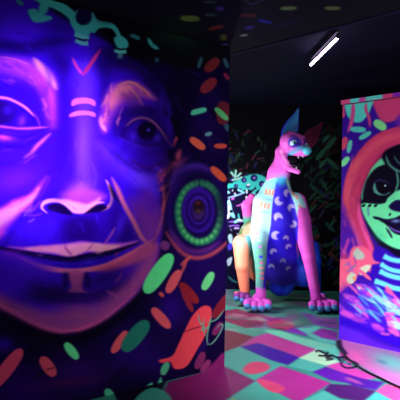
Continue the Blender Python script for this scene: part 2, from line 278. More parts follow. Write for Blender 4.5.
('s',(200,80,200),0.2667748842902185,0.0062,[1782,2174,1768,2162,1748,2155,1732,2142,1713,2136,1711,2139,1718,2158,1737,2173,1760,2181,1781,2178]),
('s',(235,130,200),0.2580922872945696,0.0063,[1695,2110,1685,2102,1671,2095,1657,2085,1645,2080,1644,2081,1651,2093,1665,2102,1681,2110,1695,2112]),
('s',(90,20,200),0.23380576211815046,0.0061,[1844,2169,1830,2166,1811,2168,1793,2168,1777,2173,1777,2176,1791,2180,1810,2180,1829,2178,1844,2172]),
('s',(235,130,200),0.3030737075105579,0.0063,[1689,2142,1674,2129,1654,2116,1640,2096,1627,2082,1625,2083,1631,2103,1646,2124,1668,2139,1688,2144]),
('s',(225,120,200),0.2636374387974096,0.0064,[1586,2014,1594,2003,1593,1987,1586,1974,1574,1970,1571,1972,1573,1983,1578,1992,1578,2004,1583,2014]),
('s',(120,30,210),0.2702752546752912,0.0064,[1588,1947,1588,1933,1581,1917,1574,1902,1564,1893,1562,1894,1565,1907,1572,1922,1578,1937,1587,1948]),
('s',(120,30,210),0.3651304458144501,0.0064,[1596,2108,1600,2089,1595,2067,1586,2047,1572,2036,1569,2037,1571,2055,1580,2074,1584,2094,1594,2109]),
('s',(225,120,200),0.23475496280776154,0.0064,[1568,1938,1571,1920,1564,1901,1552,1884,1535,1878,1532,1880,1536,1897,1546,1911,1553,1928,1565,1940]),
('s',(120,30,210),0.368137086077729,0.0065,[1532,1976,1531,1952,1521,1927,1517,1900,1507,1880,1503,1880,1497,1905,1501,1934,1511,1961,1528,1977]),
('s',(225,120,200),0.28246146327010707,0.0064,[1603,2007,1593,1996,1579,1986,1574,1969,1566,1956,1564,1957,1563,1974,1570,1993,1585,2005,1601,2009]),
('s',(225,120,200),0.3043146982791607,0.0064,[1574,1983,1578,1969,1577,1958,1583,1947,1586,1933,1584,1932,1570,1938,1560,1955,1560,1973,1570,1984]),
('s',(225,120,200),0.2719969978299576,0.0064,[1564,2100,1557,2091,1549,2081,1550,2068,1549,2056,1547,2055,1541,2068,1541,2085,1551,2097,1563,2101]),
('s',(215,110,150),0.29014832882909114,0.0069,[1133,2011,1143,1997,1147,1980,1157,1965,1160,1950,1157,1948,1140,1957,1129,1975,1123,1995,1129,2011]),
('s',(235,150,140),0.39990439503495334,0.0071,[1024,1959,1044,1950,1058,1930,1058,1908,1047,1894,1043,1895,1037,1911,1037,1927,1027,1940,1022,1956]),
('s',(110,40,140),0.3439882848349174,0.007,[1072,1985,1087,1967,1099,1941,1105,1913,1103,1892,1101,1892,1092,1912,1086,1938,1075,1963,1070,1985]),
('s',(235,150,140),0.46919059765262683,0.0069,[1134,1979,1149,1964,1158,1943,1167,1922,1166,1904,1162,1902,1145,1916,1135,1937,1127,1959,1130,1978]),
('s',(215,110,150),0.44172712327726044,0.0071,[1006,2034,1023,2008,1038,1974,1047,1938,1047,1910,1045,1910,1035,1937,1026,1972,1012,2005,1004,2033]),
('s',(215,110,150),0.3571446660006202,0.007,[1118,1968,1133,1955,1144,1935,1147,1913,1142,1897,1139,1898,1133,1914,1131,1933,1121,1950,1116,1966]),
('s',(235,150,140),0.4363936425985996,0.0069,[1130,2102,1146,2082,1158,2056,1172,2030,1177,2007,1174,2006,1157,2024,1143,2051,1130,2078,1127,2101]),
('s',(235,150,140),0.49315256711815464,0.0069,[1132,2109,1139,2092,1143,2071,1151,2050,1153,2032,1151,2032,1139,2047,1131,2069,1127,2092,1130,2109]),
('s',(110,40,140),0.521679237570618,0.007,[1111,1996,1121,1985,1126,1971,1134,1958,1136,1945,1134,1944,1121,1952,1112,1967,1106,1983,1108,1996]),
('s',(110,40,140),0.45874703112362086,0.007,[1028,2012,1047,2005,1065,1988,1076,1967,1075,1950,1072,1949,1061,1964,1053,1981,1037,1995,1026,2010]),
('s',(235,150,140),0.47632394353171337,0.007,[1094,2194,1108,2176,1115,2151,1108,2128,1094,2113,1092,2115,1094,2133,1100,2153,1094,2174,1091,2194]),
('s',(110,40,140),0.5190952476974161,0.007,[1122,2039,1125,2020,1124,1997,1125,1974,1122,1955,1119,1955,1112,1974,1110,1999,1111,2023,1119,2040]),
('s',(120,50,110),0.33120146759780045,0.0073,[881,2227,870,2200,845,2173,811,2154,779,2146,778,2149,802,2166,833,2184,857,2210,878,2228]),
('s',(120,50,110),0.47503500896424733,0.0073,[856,2166,848,2157,837,2153,831,2143,821,2137,818,2138,817,2151,825,2163,840,2170,854,2168]),
('s',(120,50,110),0.33467211759400495,0.0072,[968,2110,941,2099,904,2089,873,2071,845,2058,844,2060,865,2080,898,2098,936,2109,968,2111]),
('s',(120,50,110),0.3291222963125826,0.0072,[923,2141,913,2133,900,2127,892,2116,882,2108,880,2109,882,2122,891,2135,907,2143,922,2143]),
('s',(120,50,110),0.3022750764094628,0.0071,[1049,2150,1042,2129,1024,2108,998,2094,973,2091,971,2093,989,2106,1013,2118,1030,2138,1046,2151]),
('s',(215,130,120),0.38704869459037694,0.0071,[1044,2168,1025,2158,1000,2152,981,2137,960,2128,957,2130,966,2150,989,2167,1018,2175,1043,2171]),
('s',(215,130,120),0.41613724819484654,0.0073,[886,2203,880,2191,868,2181,857,2169,843,2164,841,2165,845,2178,857,2190,870,2201,884,2205]),
('s',(120,50,110),0.4480901629895489,0.0071,[1010,2148,1016,2132,1009,2115,991,2108,973,2112,972,2115,983,2124,994,2128,998,2138,1007,2148]),
('s',(250,200,190),0.2903756552395542,0.0062,[1777,1324,1761,1321,1742,1327,1726,1338,1719,1353,1721,1356,1736,1352,1750,1342,1766,1337,1778,1327]),
('s',(250,200,190),0.32156674782353717,0.0063,[1694,1254,1680,1263,1668,1277,1652,1289,1642,1302,1644,1304,1661,1301,1678,1288,1692,1272,1696,1256]),
('s',(225,120,200),0.3261312531514329,0.0063,[1680,1346,1670,1348,1662,1357,1655,1366,1653,1376,1655,1378,1665,1374,1672,1365,1679,1357,1681,1347]),
('s',(225,120,200),0.23626840059211182,0.0063,[1671,1310,1657,1311,1645,1323,1638,1338,1641,1352,1645,1353,1655,1345,1660,1334,1669,1325,1673,1312]),
('s',(225,120,200),0.3011018550639424,0.0062,[1725,1292,1713,1297,1705,1305,1694,1308,1685,1316,1685,1319,1698,1324,1714,1319,1725,1308,1727,1294]),
('s',(225,120,200),0.31857907254052764,0.0063,[1713,1286,1691,1283,1664,1291,1641,1305,1628,1324,1630,1327,1651,1322,1673,1309,1696,1302,1714,1290]),
('s',(225,120,200),0.3879978443314464,0.0063,[1663,1270,1641,1283,1618,1306,1600,1333,1591,1357,1593,1358,1610,1339,1627,1313,1649,1291,1664,1272]),
('s',(225,120,200),0.24817284836703424,0.0063,[1681,1262,1657,1255,1624,1255,1592,1262,1570,1275,1570,1277,1596,1275,1626,1268,1656,1268,1681,1264]),
('s',(250,200,190),0.2947430903961391,0.0063,[1664,1217,1653,1218,1641,1224,1630,1232,1625,1242,1626,1244,1637,1241,1647,1234,1659,1228,1665,1219]),
('s',(225,120,200),0.30013180286750435,0.0062,[1809,1306,1790,1309,1771,1322,1757,1341,1753,1360,1756,1361,1769,1349,1781,1333,1798,1322,1810,1308]),
('s',(190,80,190),0.19121628840158886,0.0062,[1748,1581,1727,1588,1702,1603,1684,1627,1674,1648,1675,1649,1690,1631,1707,1609,1730,1595,1749,1582]),
('s',(60,8,190),0.2354673652276059,0.0062,[1768,1620,1750,1624,1729,1631,1707,1634,1689,1640,1689,1641,1707,1642,1730,1639,1753,1631,1768,1622]),
('s',(120,40,220),0.32801113282432637,0.0063,[1644,1649,1636,1657,1628,1668,1617,1677,1609,1687,1610,1688,1622,1684,1634,1674,1643,1661,1646,1649]),
('s',(60,8,190),0.23591425970892005,0.0061,[1853,1558,1839,1565,1824,1577,1807,1585,1794,1595,1794,1596,1811,1595,1829,1586,1845,1573,1854,1559]),
('s',(60,8,190),0.1938890885995343,0.0061,[1861,1568,1846,1569,1831,1576,1814,1580,1801,1588,1802,1591,1816,1594,1835,1590,1852,1582,1862,1570]),
('s',(120,40,220),0.2858185167588201,0.0061,[1837,1651,1821,1653,1802,1660,1782,1658,1765,1660,1765,1662,1780,1670,1803,1671,1824,1664,1838,1653]),
('s',(120,40,220),0.2985091743464042,0.0063,[1703,1705,1687,1719,1669,1738,1646,1749,1627,1760,1627,1762,1649,1758,1675,1746,1694,1726,1704,1706]),
('s',(190,80,190),0.2870243365007141,0.0063,[1707,1582,1685,1593,1660,1613,1634,1631,1616,1649,1617,1651,1641,1641,1667,1623,1693,1603,1709,1584]),
('s',(140,90,240),0.18433694754145988,0.0069,[1208,1571,1216,1545,1217,1513,1223,1482,1222,1456,1218,1455,1203,1479,1196,1512,1195,1546,1204,1571]),
('s',(140,90,240),0.2722573769611131,0.0068,[1238,1625,1236,1608,1230,1589,1228,1568,1222,1552,1220,1552,1215,1570,1217,1592,1224,1613,1236,1626]),
('s',(70,25,210),0.21830452867144715,0.0066,[1407,1665,1414,1650,1412,1631,1402,1615,1387,1608,1385,1610,1391,1623,1399,1636,1400,1651,1404,1665]),
('s',(140,90,240),0.33427850072582144,0.0067,[1314,1490,1322,1477,1322,1460,1318,1444,1306,1434,1303,1435,1298,1449,1301,1463,1302,1478,1310,1490]),
('s',(140,90,240),0.20282127049555257,0.0068,[1260,1673,1261,1649,1258,1620,1261,1591,1260,1567,1258,1567,1250,1590,1248,1621,1250,1651,1258,1673]),
('s',(70,25,210),0.31680713023993673,0.0067,[1322,1543,1330,1532,1328,1516,1320,1503,1306,1499,1304,1501,1307,1513,1313,1521,1314,1532,1319,1543]),
('s',(140,90,240),0.26959630679470503,0.0067,[1365,1772,1365,1756,1361,1737,1364,1717,1364,1700,1362,1700,1353,1716,1350,1738,1355,1759,1364,1773]),
('s',(70,25,210),0.1979397255748797,0.0068,[1223,1927,1237,1919,1244,1901,1242,1884,1229,1876,1225,1877,1220,1891,1222,1901,1217,1912,1219,1925]),
('s',(100,50,240),0.3610181342890992,0.0075,[738,1629,719,1615,693,1602,671,1583,650,1571,647,1573,657,1594,681,1614,710,1629,736,1632]),
('s',(100,50,240),0.3182213808048962,0.0071,[1029,1601,1017,1593,1003,1587,996,1575,987,1565,984,1565,985,1580,994,1595,1012,1603,1028,1602]),
('s',(45,8,150),0.2853357310753518,0.0072,[961,1570,942,1549,913,1525,885,1499,859,1482,858,1484,875,1507,904,1533,933,1557,959,1572]),
('s',(45,8,150),0.3153233207134527,0.0072,[976,1661,973,1644,958,1629,940,1618,920,1617,917,1621,925,1636,941,1646,954,1659,972,1664]),
('s',(45,8,150),0.3160871299453283,0.0072,[947,1672,934,1652,913,1632,893,1610,873,1596,870,1598,879,1619,900,1642,922,1663,944,1674]),
('s',(45,8,150),0.21772195959432203,0.0073,[892,1691,880,1686,866,1683,857,1673,846,1666,845,1667,848,1679,860,1691,878,1695,892,1693]),
('s',(45,8,150),0.2776542015028628,0.007,[1085,1725,1072,1717,1057,1712,1046,1702,1032,1695,1029,1697,1032,1712,1047,1726,1067,1732,1084,1728]),
('s',(45,8,150),0.31778680347753263,0.0075,[709,1538,701,1527,686,1518,672,1507,657,1502,656,1504,663,1515,677,1526,693,1536,708,1540]),
('s',(45,8,150),0.2556451796435824,0.0073,[928,1671,910,1665,886,1663,865,1655,844,1653,843,1655,857,1668,882,1676,908,1679,928,1674]),
('s',(100,50,240),0.20867754042350964,0.0073,[909,1636,889,1613,856,1590,819,1571,786,1563,784,1565,810,1584,846,1602,878,1624,907,1638]),
('s',(75,25,220),0.2973257100776742,0.0067,[1322,1214,1321,1198,1311,1181,1303,1163,1290,1152,1286,1153,1285,1170,1293,1188,1304,1206,1319,1216]),
('s',(30,4,120),0.22458309980688923,0.0065,[1468,1277,1476,1259,1475,1235,1470,1212,1458,1196,1454,1197,1453,1216,1459,1237,1459,1259,1465,1277]),
('s',(75,25,220),0.2558088730398102,0.0069,[1199,1275,1201,1251,1195,1221,1180,1193,1162,1175,1161,1176,1171,1198,1185,1224,1191,1252,1197,1275]),
('s',(75,25,220),0.2421109391363855,0.0066,[1466,1141,1460,1120,1452,1095,1453,1069,1453,1048,1451,1047,1444,1068,1442,1096,1452,1123,1465,1142]),
('s',(30,4,120),0.2753502983962096,0.0068,[1297,1205,1286,1182,1269,1155,1256,1127,1243,1105,1240,1106,1244,1131,1257,1161,1275,1188,1295,1206]),
('s',(75,25,220),0.20078331005643948,0.0069,[1197,1273,1205,1256,1201,1236,1192,1217,1176,1206,1172,1208,1172,1225,1180,1241,1183,1259,1193,1273]),
('s',(30,4,120),0.2536443026044034,0.0066,[1446,1134,1449,1114,1442,1088,1425,1066,1405,1055,1402,1057,1412,1076,1427,1094,1433,1116,1443,1135]),
('s',(30,4,120),0.3319692062552278,0.0067,[1317,1197,1316,1185,1309,1177,1307,1167,1297,1159,1293,1159,1287,1171,1291,1185,1301,1197,1315,1200]),
('s',(240,180,180),0.38561389719231065,0.0069,[1191,1000,1175,994,1157,998,1141,1004,1133,1017,1135,1020,1151,1022,1165,1016,1181,1013,1192,1004]),
('s',(200,110,160),0.3247842514001471,0.0064,[1606,1055,1599,1043,1582,1039,1570,1050,1571,1064,1574,1065,1585,1061,1588,1057,1593,1059,1604,1058]),
('s',(240,180,180),0.20668444272757985,0.0069,[1213,1059,1195,1057,1177,1059,1159,1051,1142,1046,1140,1048,1153,1062,1175,1072,1198,1070,1214,1061]),
('s',(200,110,160),0.26505832554395853,0.0065,[1552,1054,1537,1048,1517,1050,1502,1062,1495,1076,1497,1077,1510,1070,1522,1060,1538,1059,1552,1056]),
('s',(200,110,160),0.3676845988785206,0.0069,[1227,1016,1216,1006,1198,999,1179,998,1165,1003,1166,1005,1180,1007,1197,1008,1212,1014,1226,1017]),
('s',(200,110,160),0.3441737437558541,0.0064,[1600,1068,1591,1064,1581,1063,1570,1062,1562,1066,1562,1068,1570,1073,1581,1074,1592,1074,1600,1070]),
('s',(200,110,160),0.33549432029814413,0.0064,[1604,1015,1597,1004,1583,998,1568,1003,1562,1014,1563,1016,1575,1015,1583,1012,1592,1016,1603,1017]),
('s',(200,110,160),0.3029220988543804,0.0064,[1578,1040,1570,1027,1554,1018,1536,1017,1523,1023,1523,1025,1537,1029,1551,1030,1564,1037,1577,1041]),
('s',(40,6,110),0.37984664515137007,0.0069,[1239,721,1222,700,1194,681,1164,664,1138,658,1136,661,1157,679,1185,695,1212,713,1237,723]),
('s',(150,70,130),0.35428760850234736,0.0062,[1752,661,1742,654,1731,650,1723,640,1714,632,1713,632,1715,645,1725,658,1740,664,1752,663]),
('s',(150,70,130),0.4355500509397111,0.0071,[1112,736,1091,715,1060,696,1033,673,1005,658,1001,661,1016,688,1046,713,1080,733,1110,740]),
('s',(40,6,110),0.3905023155813994,0.0071,[1030,549,1010,543,989,545,969,538,948,539,947,543,963,559,990,566,1016,565,1031,553]),
('s',(150,70,130),0.3023865921368459,0.007,[1100,598,1094,587,1082,576,1068,567,1055,564,1054,565,1063,575,1076,583,1087,593,1098,599]),
('s',(110,40,120),0.3483110239175873,0.0068,[1306,648,1285,627,1252,609,1217,595,1188,591,1187,594,1212,611,1246,624,1277,641,1304,650]),
('s',(150,70,130),0.44286942603786544,0.0068,[1357,602,1333,587,1300,578,1266,569,1238,569,1237,573,1263,589,1296,599,1330,608,1357,606]),
('s',(150,70,130),0.4382177020056926,0.0062,[1751,684,1743,675,1731,669,1718,664,1706,666,1706,668,1715,677,1727,681,1739,687,1750,687]),
('s',(40,6,110),0.3879609945859212,0.0062,[1776,712,1766,696,1747,683,1726,676,1709,679,1708,682,1723,692,1742,698,1758,709,1774,715]),
('s',(110,40,120),0.33977191184642597,0.0062,[1740,658,1728,655,1715,653,1703,646,1691,642,1690,643,1699,652,1714,660,1729,662,1740,659]),
('s',(110,40,120),0.42574354343126025,0.0068,[1273,738,1248,732,1216,734,1189,746,1172,762,1173,764,1195,754,1220,742,1249,741,1273,740]),
('s',(40,6,110),0.2501284735459237,0.0069,[1195,703,1173,698,1145,697,1116,697,1095,701,1095,703,1118,707,1146,707,1174,708,1195,705]),
('s',(150,70,115),0.3337508145402782,0.0074,[753,1111,774,1101,793,1083,805,1061,808,1041,806,1041,795,1057,784,1078,766,1095,752,1110]),
('s',(60,16,100),0.36113442701679255,0.0075,[705,1134,721,1112,730,1081,738,1050,736,1023,731,1022,715,1044,706,1075,697,1106,701,1133]),
('s',(150,70,115),0.305033989574383,0.0074,[764,1006,779,994,792,975,803,955,807,938,805,937,794,951,783,970,770,989,763,1005]),
('s',(40,6,110),0.3986202426747493,0.0075,[674,1125,685,1108,695,1087,714,1073,730,1059,729,1058,707,1064,684,1081,673,1104,672,1124]),
('s',(150,70,115),0.4474195991985588,0.0071,[1016,999,1031,1002,1045,994,1053,982,1050,969,1046,967,1034,972,1029,981,1020,985,1014,996]),
('s',(60,16,100),0.48880419903644534,0.0073,[847,857,857,841,862,818,861,794,855,776,852,776,849,794,850,816,845,838,844,856]),
('s',(150,70,115),0.41618257667086245,0.0071,[992,862,1005,844,1016,821,1036,806,1050,788,1048,786,1023,792,999,811,987,837,988,861]),
('s',(60,16,100),0.2607218666998677,0.0072,[909,802,929,784,942,755,956,727,958,701,954,699,933,716,919,744,905,773,905,800]),
('s',(60,16,100),0.48797849077421784,0.0072,[907,796,927,790,948,775,956,753,954,733,953,732,946,750,939,770,921,783,905,795]),
('s',(40,6,110),0.4962008613481798,0.0073,[858,1133,874,1125,884,1107,877,1088,862,1078,859,1079,861,1094,866,1106,860,1117,856,1131]),
('s',(40,8,150),0.2733686170979411,0.0064,[1575,876,1578,853,1569,824,1550,799,1528,786,1526,788,1536,809,1553,830,1560,855,1572,876]),
('s',(75,20,225),0.34509097984375675,0.0061,[1843,918,1826,906,1805,893,1787,875,1771,861,1770,862,1781,880,1800,900,1823,913,1842,919]),
('s',(75,20,225),0.21005572028149327,0.0064,[1577,814,1564,806,1552,804,1543,796,1528,790,1525,792,1528,809,1544,823,1564,826,1578,818]),
('s',(40,8,150),0.25593864723924636,0.0062,[1746,804,1735,792,1717,786,1698,785,1686,792,1686,795,1700,803,1715,804,1731,808,1745,807]),
('s',(75,20,225),0.3069014850810498,0.0062,[1744,913,1727,907,1708,906,1690,898,1673,896,1671,899,1684,914,1706,923,1728,924,1744,917]),
('s',(75,20,225),0.24461466495129108,0.0061,[1834,839,1818,831,1797,826,1777,817,1759,814,1758,816,1774,827,1795,835,1817,841,1834,841]),
('s',(40,8,150),0.29540064313895736,0.0065,[1563,833,1548,817,1524,805,1499,796,1477,796,1477,799,1496,810,1520,818,1542,830,1562,835]),
('s',(40,8,150),0.24666486304035706,0.0062,[1760,945,1751,928,1734,913,1716,898,1698,891,1696,894,1705,911,1723,926,1740,941,1758,948]),
('s',(80,30,245),0.2130365273923612,0.0063,[1713,2304,1700,2298,1691,2301,1683,2298,1668,2303,1665,2308,1669,2325,1686,2330,1705,2325,1715,2308]),
('s',(30,4,130),0.27664874742810325,0.0064,[1618,2376,1621,2356,1610,2342,1596,2329,1577,2331,1573,2335,1575,2353,1587,2364,1596,2376,1613,2379]),
('s',(80,30,245),0.33365802018506546,0.0063,[1682,2534,1676,2523,1666,2520,1658,2513,1645,2512,1642,2515,1642,2530,1653,2539,1666,2544,1680,2538]),
('s',(30,4,130),0.26022053603269263,0.0062,[1765,2405,1757,2389,1738,2382,1716,2380,1698,2390,1697,2394,1711,2402,1729,2403,1745,2410,1762,2408]),
('s',(80,30,245),0.2516961843324458,0.0062,[1801,2475,1788,2456,1765,2439,1737,2429,1711,2429,1711,2431,1731,2442,1758,2450,1779,2467,1799,2477]),
('s',(30,4,130),0.34014183929694675,0.0065,[1582,2574,1564,2565,1539,2564,1516,2557,1493,2559,1491,2564,1504,2580,1530,2587,1558,2589,1581,2579]),
('s',(80,30,245),0.3100043750873972,0.0062,[1799,2533,1795,2515,1778,2504,1757,2502,1739,2513,1739,2517,1752,2526,1767,2527,1779,2535,1796,2536]),
('s',(80,30,245),0.34971325538550746,0.0063,[1702,2469,1690,2453,1670,2439,1651,2424,1633,2416,1631,2419,1642,2436,1661,2451,1681,2465,1700,2471]),
('s',(30,4,130),0.2570020760308911,0.0064,[1584,2396,1564,2391,1540,2390,1518,2382,1498,2378,1497,2380,1511,2394,1535,2403,1562,2405,1583,2398]),
('s',(30,4,130),0.19146251143852236,0.0062,[1796,2344,1796,2331,1789,2326,1785,2318,1774,2315,1771,2317,1766,2330,1772,2341,1781,2350,1793,2347]),
('s',(90,45,245),0.27320170034672064,0.0067,[1312,2217,1319,2201,1321,2180,1315,2161,1304,2150,1302,2151,1303,2167,1308,2183,1307,2201,1309,2217]),
('s',(90,45,245),0.17847052746363315,0.0067,[1378,2290,1368,2281,1357,2274,1354,2261,1349,2249,1347,2249,1343,2264,1348,2281,1362,2290,1377,2291]),
('s',(40,6,160),0.2802842784018976,0.0067,[1321,2389,1328,2366,1329,2337,1330,2309,1324,2288,1322,2288,1317,2311,1317,2339,1315,2368,1319,2389]),
('s',(40,6,160),0.26406655080971964,0.0067,[1374,2175,1374,2157,1367,2143,1370,2127,1367,2109,1363,2109,1349,2124,1345,2148,1353,2169,1371,2177]),
('s',(90,45,245),0.29640890222664096,0.0068,[1275,2196,1283,2171,1282,2141,1274,2112,1260,2093,1257,2094,1258,2118,1265,2145,1266,2174,1272,2196]),
('s',(90,45,245),0.24346821243225025,0.0067,[1375,2134,1367,2110,1353,2084,1346,2054,1336,2031,1334,2032,1331,2059,1338,2091,1353,2119,1372,2136]),
('s',(40,6,160),0.18901617754207248,0.0066,[1409,2105,1408,2094,1403,2083,1400,2070,1393,2062,1391,2063,1388,2074,1392,2088,1397,2100,1407,2107]),
('s',(40,6,160),0.18751117370151318,0.0066,[1396,2110,1394,2098,1388,2092,1390,2084,1387,2072,1383,2071,1370,2081,1368,2099,1378,2113,1394,2113]),
('s',(150,55,90),0.57950971667196,0.0076,[604,1447,621,1441,638,1429,648,1412,649,1397,647,1396,637,1408,629,1423,614,1434,603,1445]),
('s',(150,55,90),0.48949290271703516,0.0076,[629,1603,636,1587,639,1568,653,1553,662,1537,660,1536,641,1545,625,1563,620,1586,626,1603]),
('s',(190,75,70),0.3104644273161555,0.0075,[656,1619,676,1610,694,1592,708,1572,712,1553,709,1552,692,1564,678,1582,661,1599,653,1617]),
('s',(190,75,70),0.4272954681794425,0.0076,[561,1646,582,1638,599,1621,611,1600,609,1582,605,1581,590,1594,580,1612,565,1627,558,1644]),
('s',(190,75,70),0.5666753906014553,0.0075,[624,1578,645,1573,666,1558,675,1536,672,1519,669,1518,660,1534,654,1551,637,1563,623,1576]),
('s',(150,55,90),0.4281271087978438,0.0075,[647,1482,659,1475,667,1466,678,1458,685,1449,683,1447,669,1448,656,1457,646,1469,645,1480]),
('s',(190,75,70),0.35837444437642324,0.0075,[644,1530,662,1535,684,1528,701,1516,705,1500,702,1497,684,1502,672,1511,656,1515,643,1526]),
('s',(4,1,14),0.3158675068098633,0.0079,[430,1820,409,1773,361,1730,321,1681,269,1652,259,1657,267,1709,311,1762,362,1808,421,1827]),
('s',(4,1,14),0.5381412509819968,0.0076,[619,1766,624,1732,601,1699,566,1674,524,1673,518,1679,532,1709,561,1728,579,1754,611,1769]),
('s',(26,8,70),0.42662983365855467,0.0082,[211,2308,200,2265,162,2223,120,2183,70,2163,62,2169,80,2210,122,2249,159,2290,204,2313]),
('s',(26,8,70),0.3018413925301122,0.0079,[457,2060,421,2036,369,2019,326,1992,280,1977,274,1982,296,2019,344,2050,402,2068,454,2066]),
('s',(4,1,14),0.4035153945552569,0.0077,[587,2033,589,2001,568,1980,554,1955,520,1942,509,1947,496,1980,513,2011,538,2037,578,2040]),
('s',(26,8,70),0.4669776490539478,0.0082,[139,1904,139,1865,115,1832,104,1794,71,1766,59,1768,40,1807,54,1853,82,1894,129,1910]),
('s',(4,1,14),0.3999094873148827,0.008,[367,1950,355,1922,320,1900,276,1891,237,1899,236,1904,265,1920,301,1927,329,1945,362,1954]),
('s',(26,8,70),0.537561785414174,0.0081,[226,1939,222,1892,199,1837,185,1780,160,1737,152,1738,143,1788,157,1848,181,1905,218,1942]),
('s',(26,8,70),0.5645050110174128,0.0079,[447,2396,416,2382,375,2375,338,2360,300,2355,296,2360,317,2385,359,2401,405,2409,445,2401]),
('s',(4,1,14),0.580947474855713,0.0082,[246,2142,216,2106,165,2073,120,2033,73,2009,66,2013,86,2056,133,2098,187,2133,241,2147]),
('s',(4,1,14),0.34643444097610515,0.0076,[650,2148,676,2114,675,2071,663,2031,628,2010,618,2014,606,2050,617,2084,617,2120,639,2149]),
('s',(26,8,70),0.5916072099903847,0.0081,[292,1905,269,1863,222,1833,182,1795,128,1776,117,1782,124,1830,170,1873,223,1907,283,1913]),
('s',(4,1,14),0.5853788823549456,0.0077,[598,2005,587,1963,556,1919,534,1870,501,1836,493,1838,491,1885,515,1937,548,1984,591,2010]),
('s',(26,8,70),0.5486721472870821,0.0077,[577,2195,570,2154,541,2111,502,2073,459,2054,454,2058,475,2094,512,2129,539,2170,571,2197]),
('s',(32,6,88),0.38682368224710306,0.0071,[1077,184,1038,186,1000,205,960,221,936,247,940,253,982,254,1023,237,1062,218,1082,189]),
('s',(32,6,88),0.5197210179527483,0.0062,[1751,265,1724,270,1701,288,1673,297,1654,316,1657,323,1689,331,1722,320,1749,299,1756,270]),
('s',(4,1,18),0.3250274457576093,0.0071,[1078,85,1052,78,1026,83,999,83,979,94,980,100,1007,113,1037,112,1066,107,1081,91]),
('s',(4,1,18),0.37733958725958444,0.008,[403,15,368,-7,323,-11,279,-11,253,8,256,16,294,33,334,32,374,36,404,23]),
('s',(32,6,88),0.36752580390689077,0.0062,[1762,349,1734,347,1712,365,1692,385,1690,415,1697,421,1725,419,1743,400,1764,384,1768,356]),
('s',(32,6,88),0.5742217062220784,0.0081,[320,89,269,116,227,164,179,209,158,258,166,264,225,242,274,196,317,146,329,95]),
('s',(32,6,88),0.34290915922009524,0.0067,[1418,435,1388,431,1355,441,1323,453,1305,473,1308,478,1338,477,1368,465,1400,456,1420,439]),
('s',(32,6,88),0.3311550900010594,0.0074,[848,236,817,231,791,244,766,260,760,285,766,291,796,292,819,278,844,266,853,243]),
('s',(4,1,18),0.5248016947397208,0.0082,[185,228,145,237,105,259,60,278,32,301,36,305,80,302,127,283,168,260,189,232]),
('s',(4,1,18),0.37616286580505726,0.0072,[1026,99,996,108,969,129,935,141,911,160,914,165,950,167,988,153,1019,130,1030,103]),
('s',(4,1,18),0.5746744406192694,0.0071,[1083,358,1055,367,1028,385,995,396,970,411,972,415,1006,417,1043,406,1073,385,1086,361]),
('s',(32,6,88),0.5190021156427761,0.0072,[1017,250,986,244,960,253,931,257,912,276,915,284,947,298,980,292,1010,282,1022,257]),
('s',(4,1,18),0.5397940226739686,0.008,[419,120,356,110,282,113,204,108,143,118,144,125,211,144,292,148,369,145,421,126]),
('s',(32,6,88),0.5651004415124133,0.0066,[1473,433,1431,428,1388,439,1341,445,1308,466,1310,474,1354,488,1404,481,1451,468,1477,441]),
('s',(32,6,88),0.41674316620957813,0.0066,[1472,222,1443,214,1418,218,1390,213,1364,221,1363,227,1389,250,1426,256,1459,250,1475,229]),
('s',(32,6,88),0.5959455010283979,0.0062,[1808,434,1772,421,1726,421,1681,425,1649,441,1650,447,1689,457,1733,453,1777,453,1809,440]),
('s',(32,6,88),0.33792872797178264,0.0074,[826,275,789,279,753,301,726,332,720,365,726,368,755,352,779,324,811,304,830,280]),
('s',(4,1,18),0.5920068842093191,0.0064,[1595,226,1571,230,1548,241,1521,247,1501,259,1503,263,1529,268,1558,261,1584,248,1597,230]),
('s',(150,66,128),0.5,0.0469,[2002,883,1829,784,1682,694,1525,638,1375,633,1186,652,1017,733,855,878,737,1004,684,987,734,841,868,690,1061,568,1242,499,1421,494,1576,542,1736,644,2001,800]),
('s',(130,55,115),0.45,0.0444,[950,1372,849,1345,744,1272,674,1332,652,1182,703,1033,772,1006,861,1112]),
('s',(6,1,22),0.8,0.0265,[2002,761,1926,708,1835,646,1781,601,1729,563,1660,519,1585,478,1506,443,1420,418,1327,409,1229,417,1127,444,1022,488,921,551,829,635,747,751,692,849,705,857,778,770,872,668,968,601,1065,545,1160,504,1253,478,1339,470,1419,477,1494,498,1566,529,1637,568,1704,609,1757,643,1819,678,1917,729,1998,769]),
('s',(8,1,28),0.6,0.0228,[578,1762,596,1665,610,1547,619,1462,625,1379,621,1284,620,1190,629,1092,634,1016,626,1014,597,1087,574,1187,575,1284,578,1379,572,1460,564,1546,563,1665,569,1762]),
('g',(60,24,190),0.5,[1649,930,-144,-9,-2,-76]),
('g',(16,1,60),0.5,[1460,735,-155,-15,-1,-39]),
('s',(6,8,14),0.9,0.0285,[1748,2687,1461,2689,1201,2703,963,2679,614,2687,-19,2699,-23,2566,465,2394,654,2421,873,2394,1039,2419,1212,2494,1416,2542,1587,2604]),
('g',(12,38,26),0.9,[537,2628,-251,12,21,-95]),
('s',(60,185,175),1,0.0078,[1786,2646,1713,2632,1629,2617,1587,2612,1553,2605,1513,2598,1476,2588,1442,2571,1412,2551,1379,2531,1350,2515,1340,2522,1346,2557,1365,2599,1401,2626,1443,2646,1487,2658,1530,2665,1565,2671,1612,2675,1704,2667,1783,2657]),
('s',(60,185,175),1,0.0076,[1696,2550,1645,2570,1619,2544,1553,2548,1539,2532,1592,2500,1656,2484,1682,2510]),
('s',(60,185,170),1,0.0089,[1632,2554,1608,2637,1556,2664,1567,2583,1606,2535]),
('s',(45,140,150),0.9,0.0062,[1773,2604,1770,2583,1753,2569,1735,2567,1721,2579,1721,2584,1729,2593,1739,2593,1751,2604,1769,2608]),
('s',(60,185,175),1,0.0067,[1417,2555,1362,2635,1367,2540,1317,2552,1274,2589,1257,2525,1286,2485,1358,2462,1387,2495]),
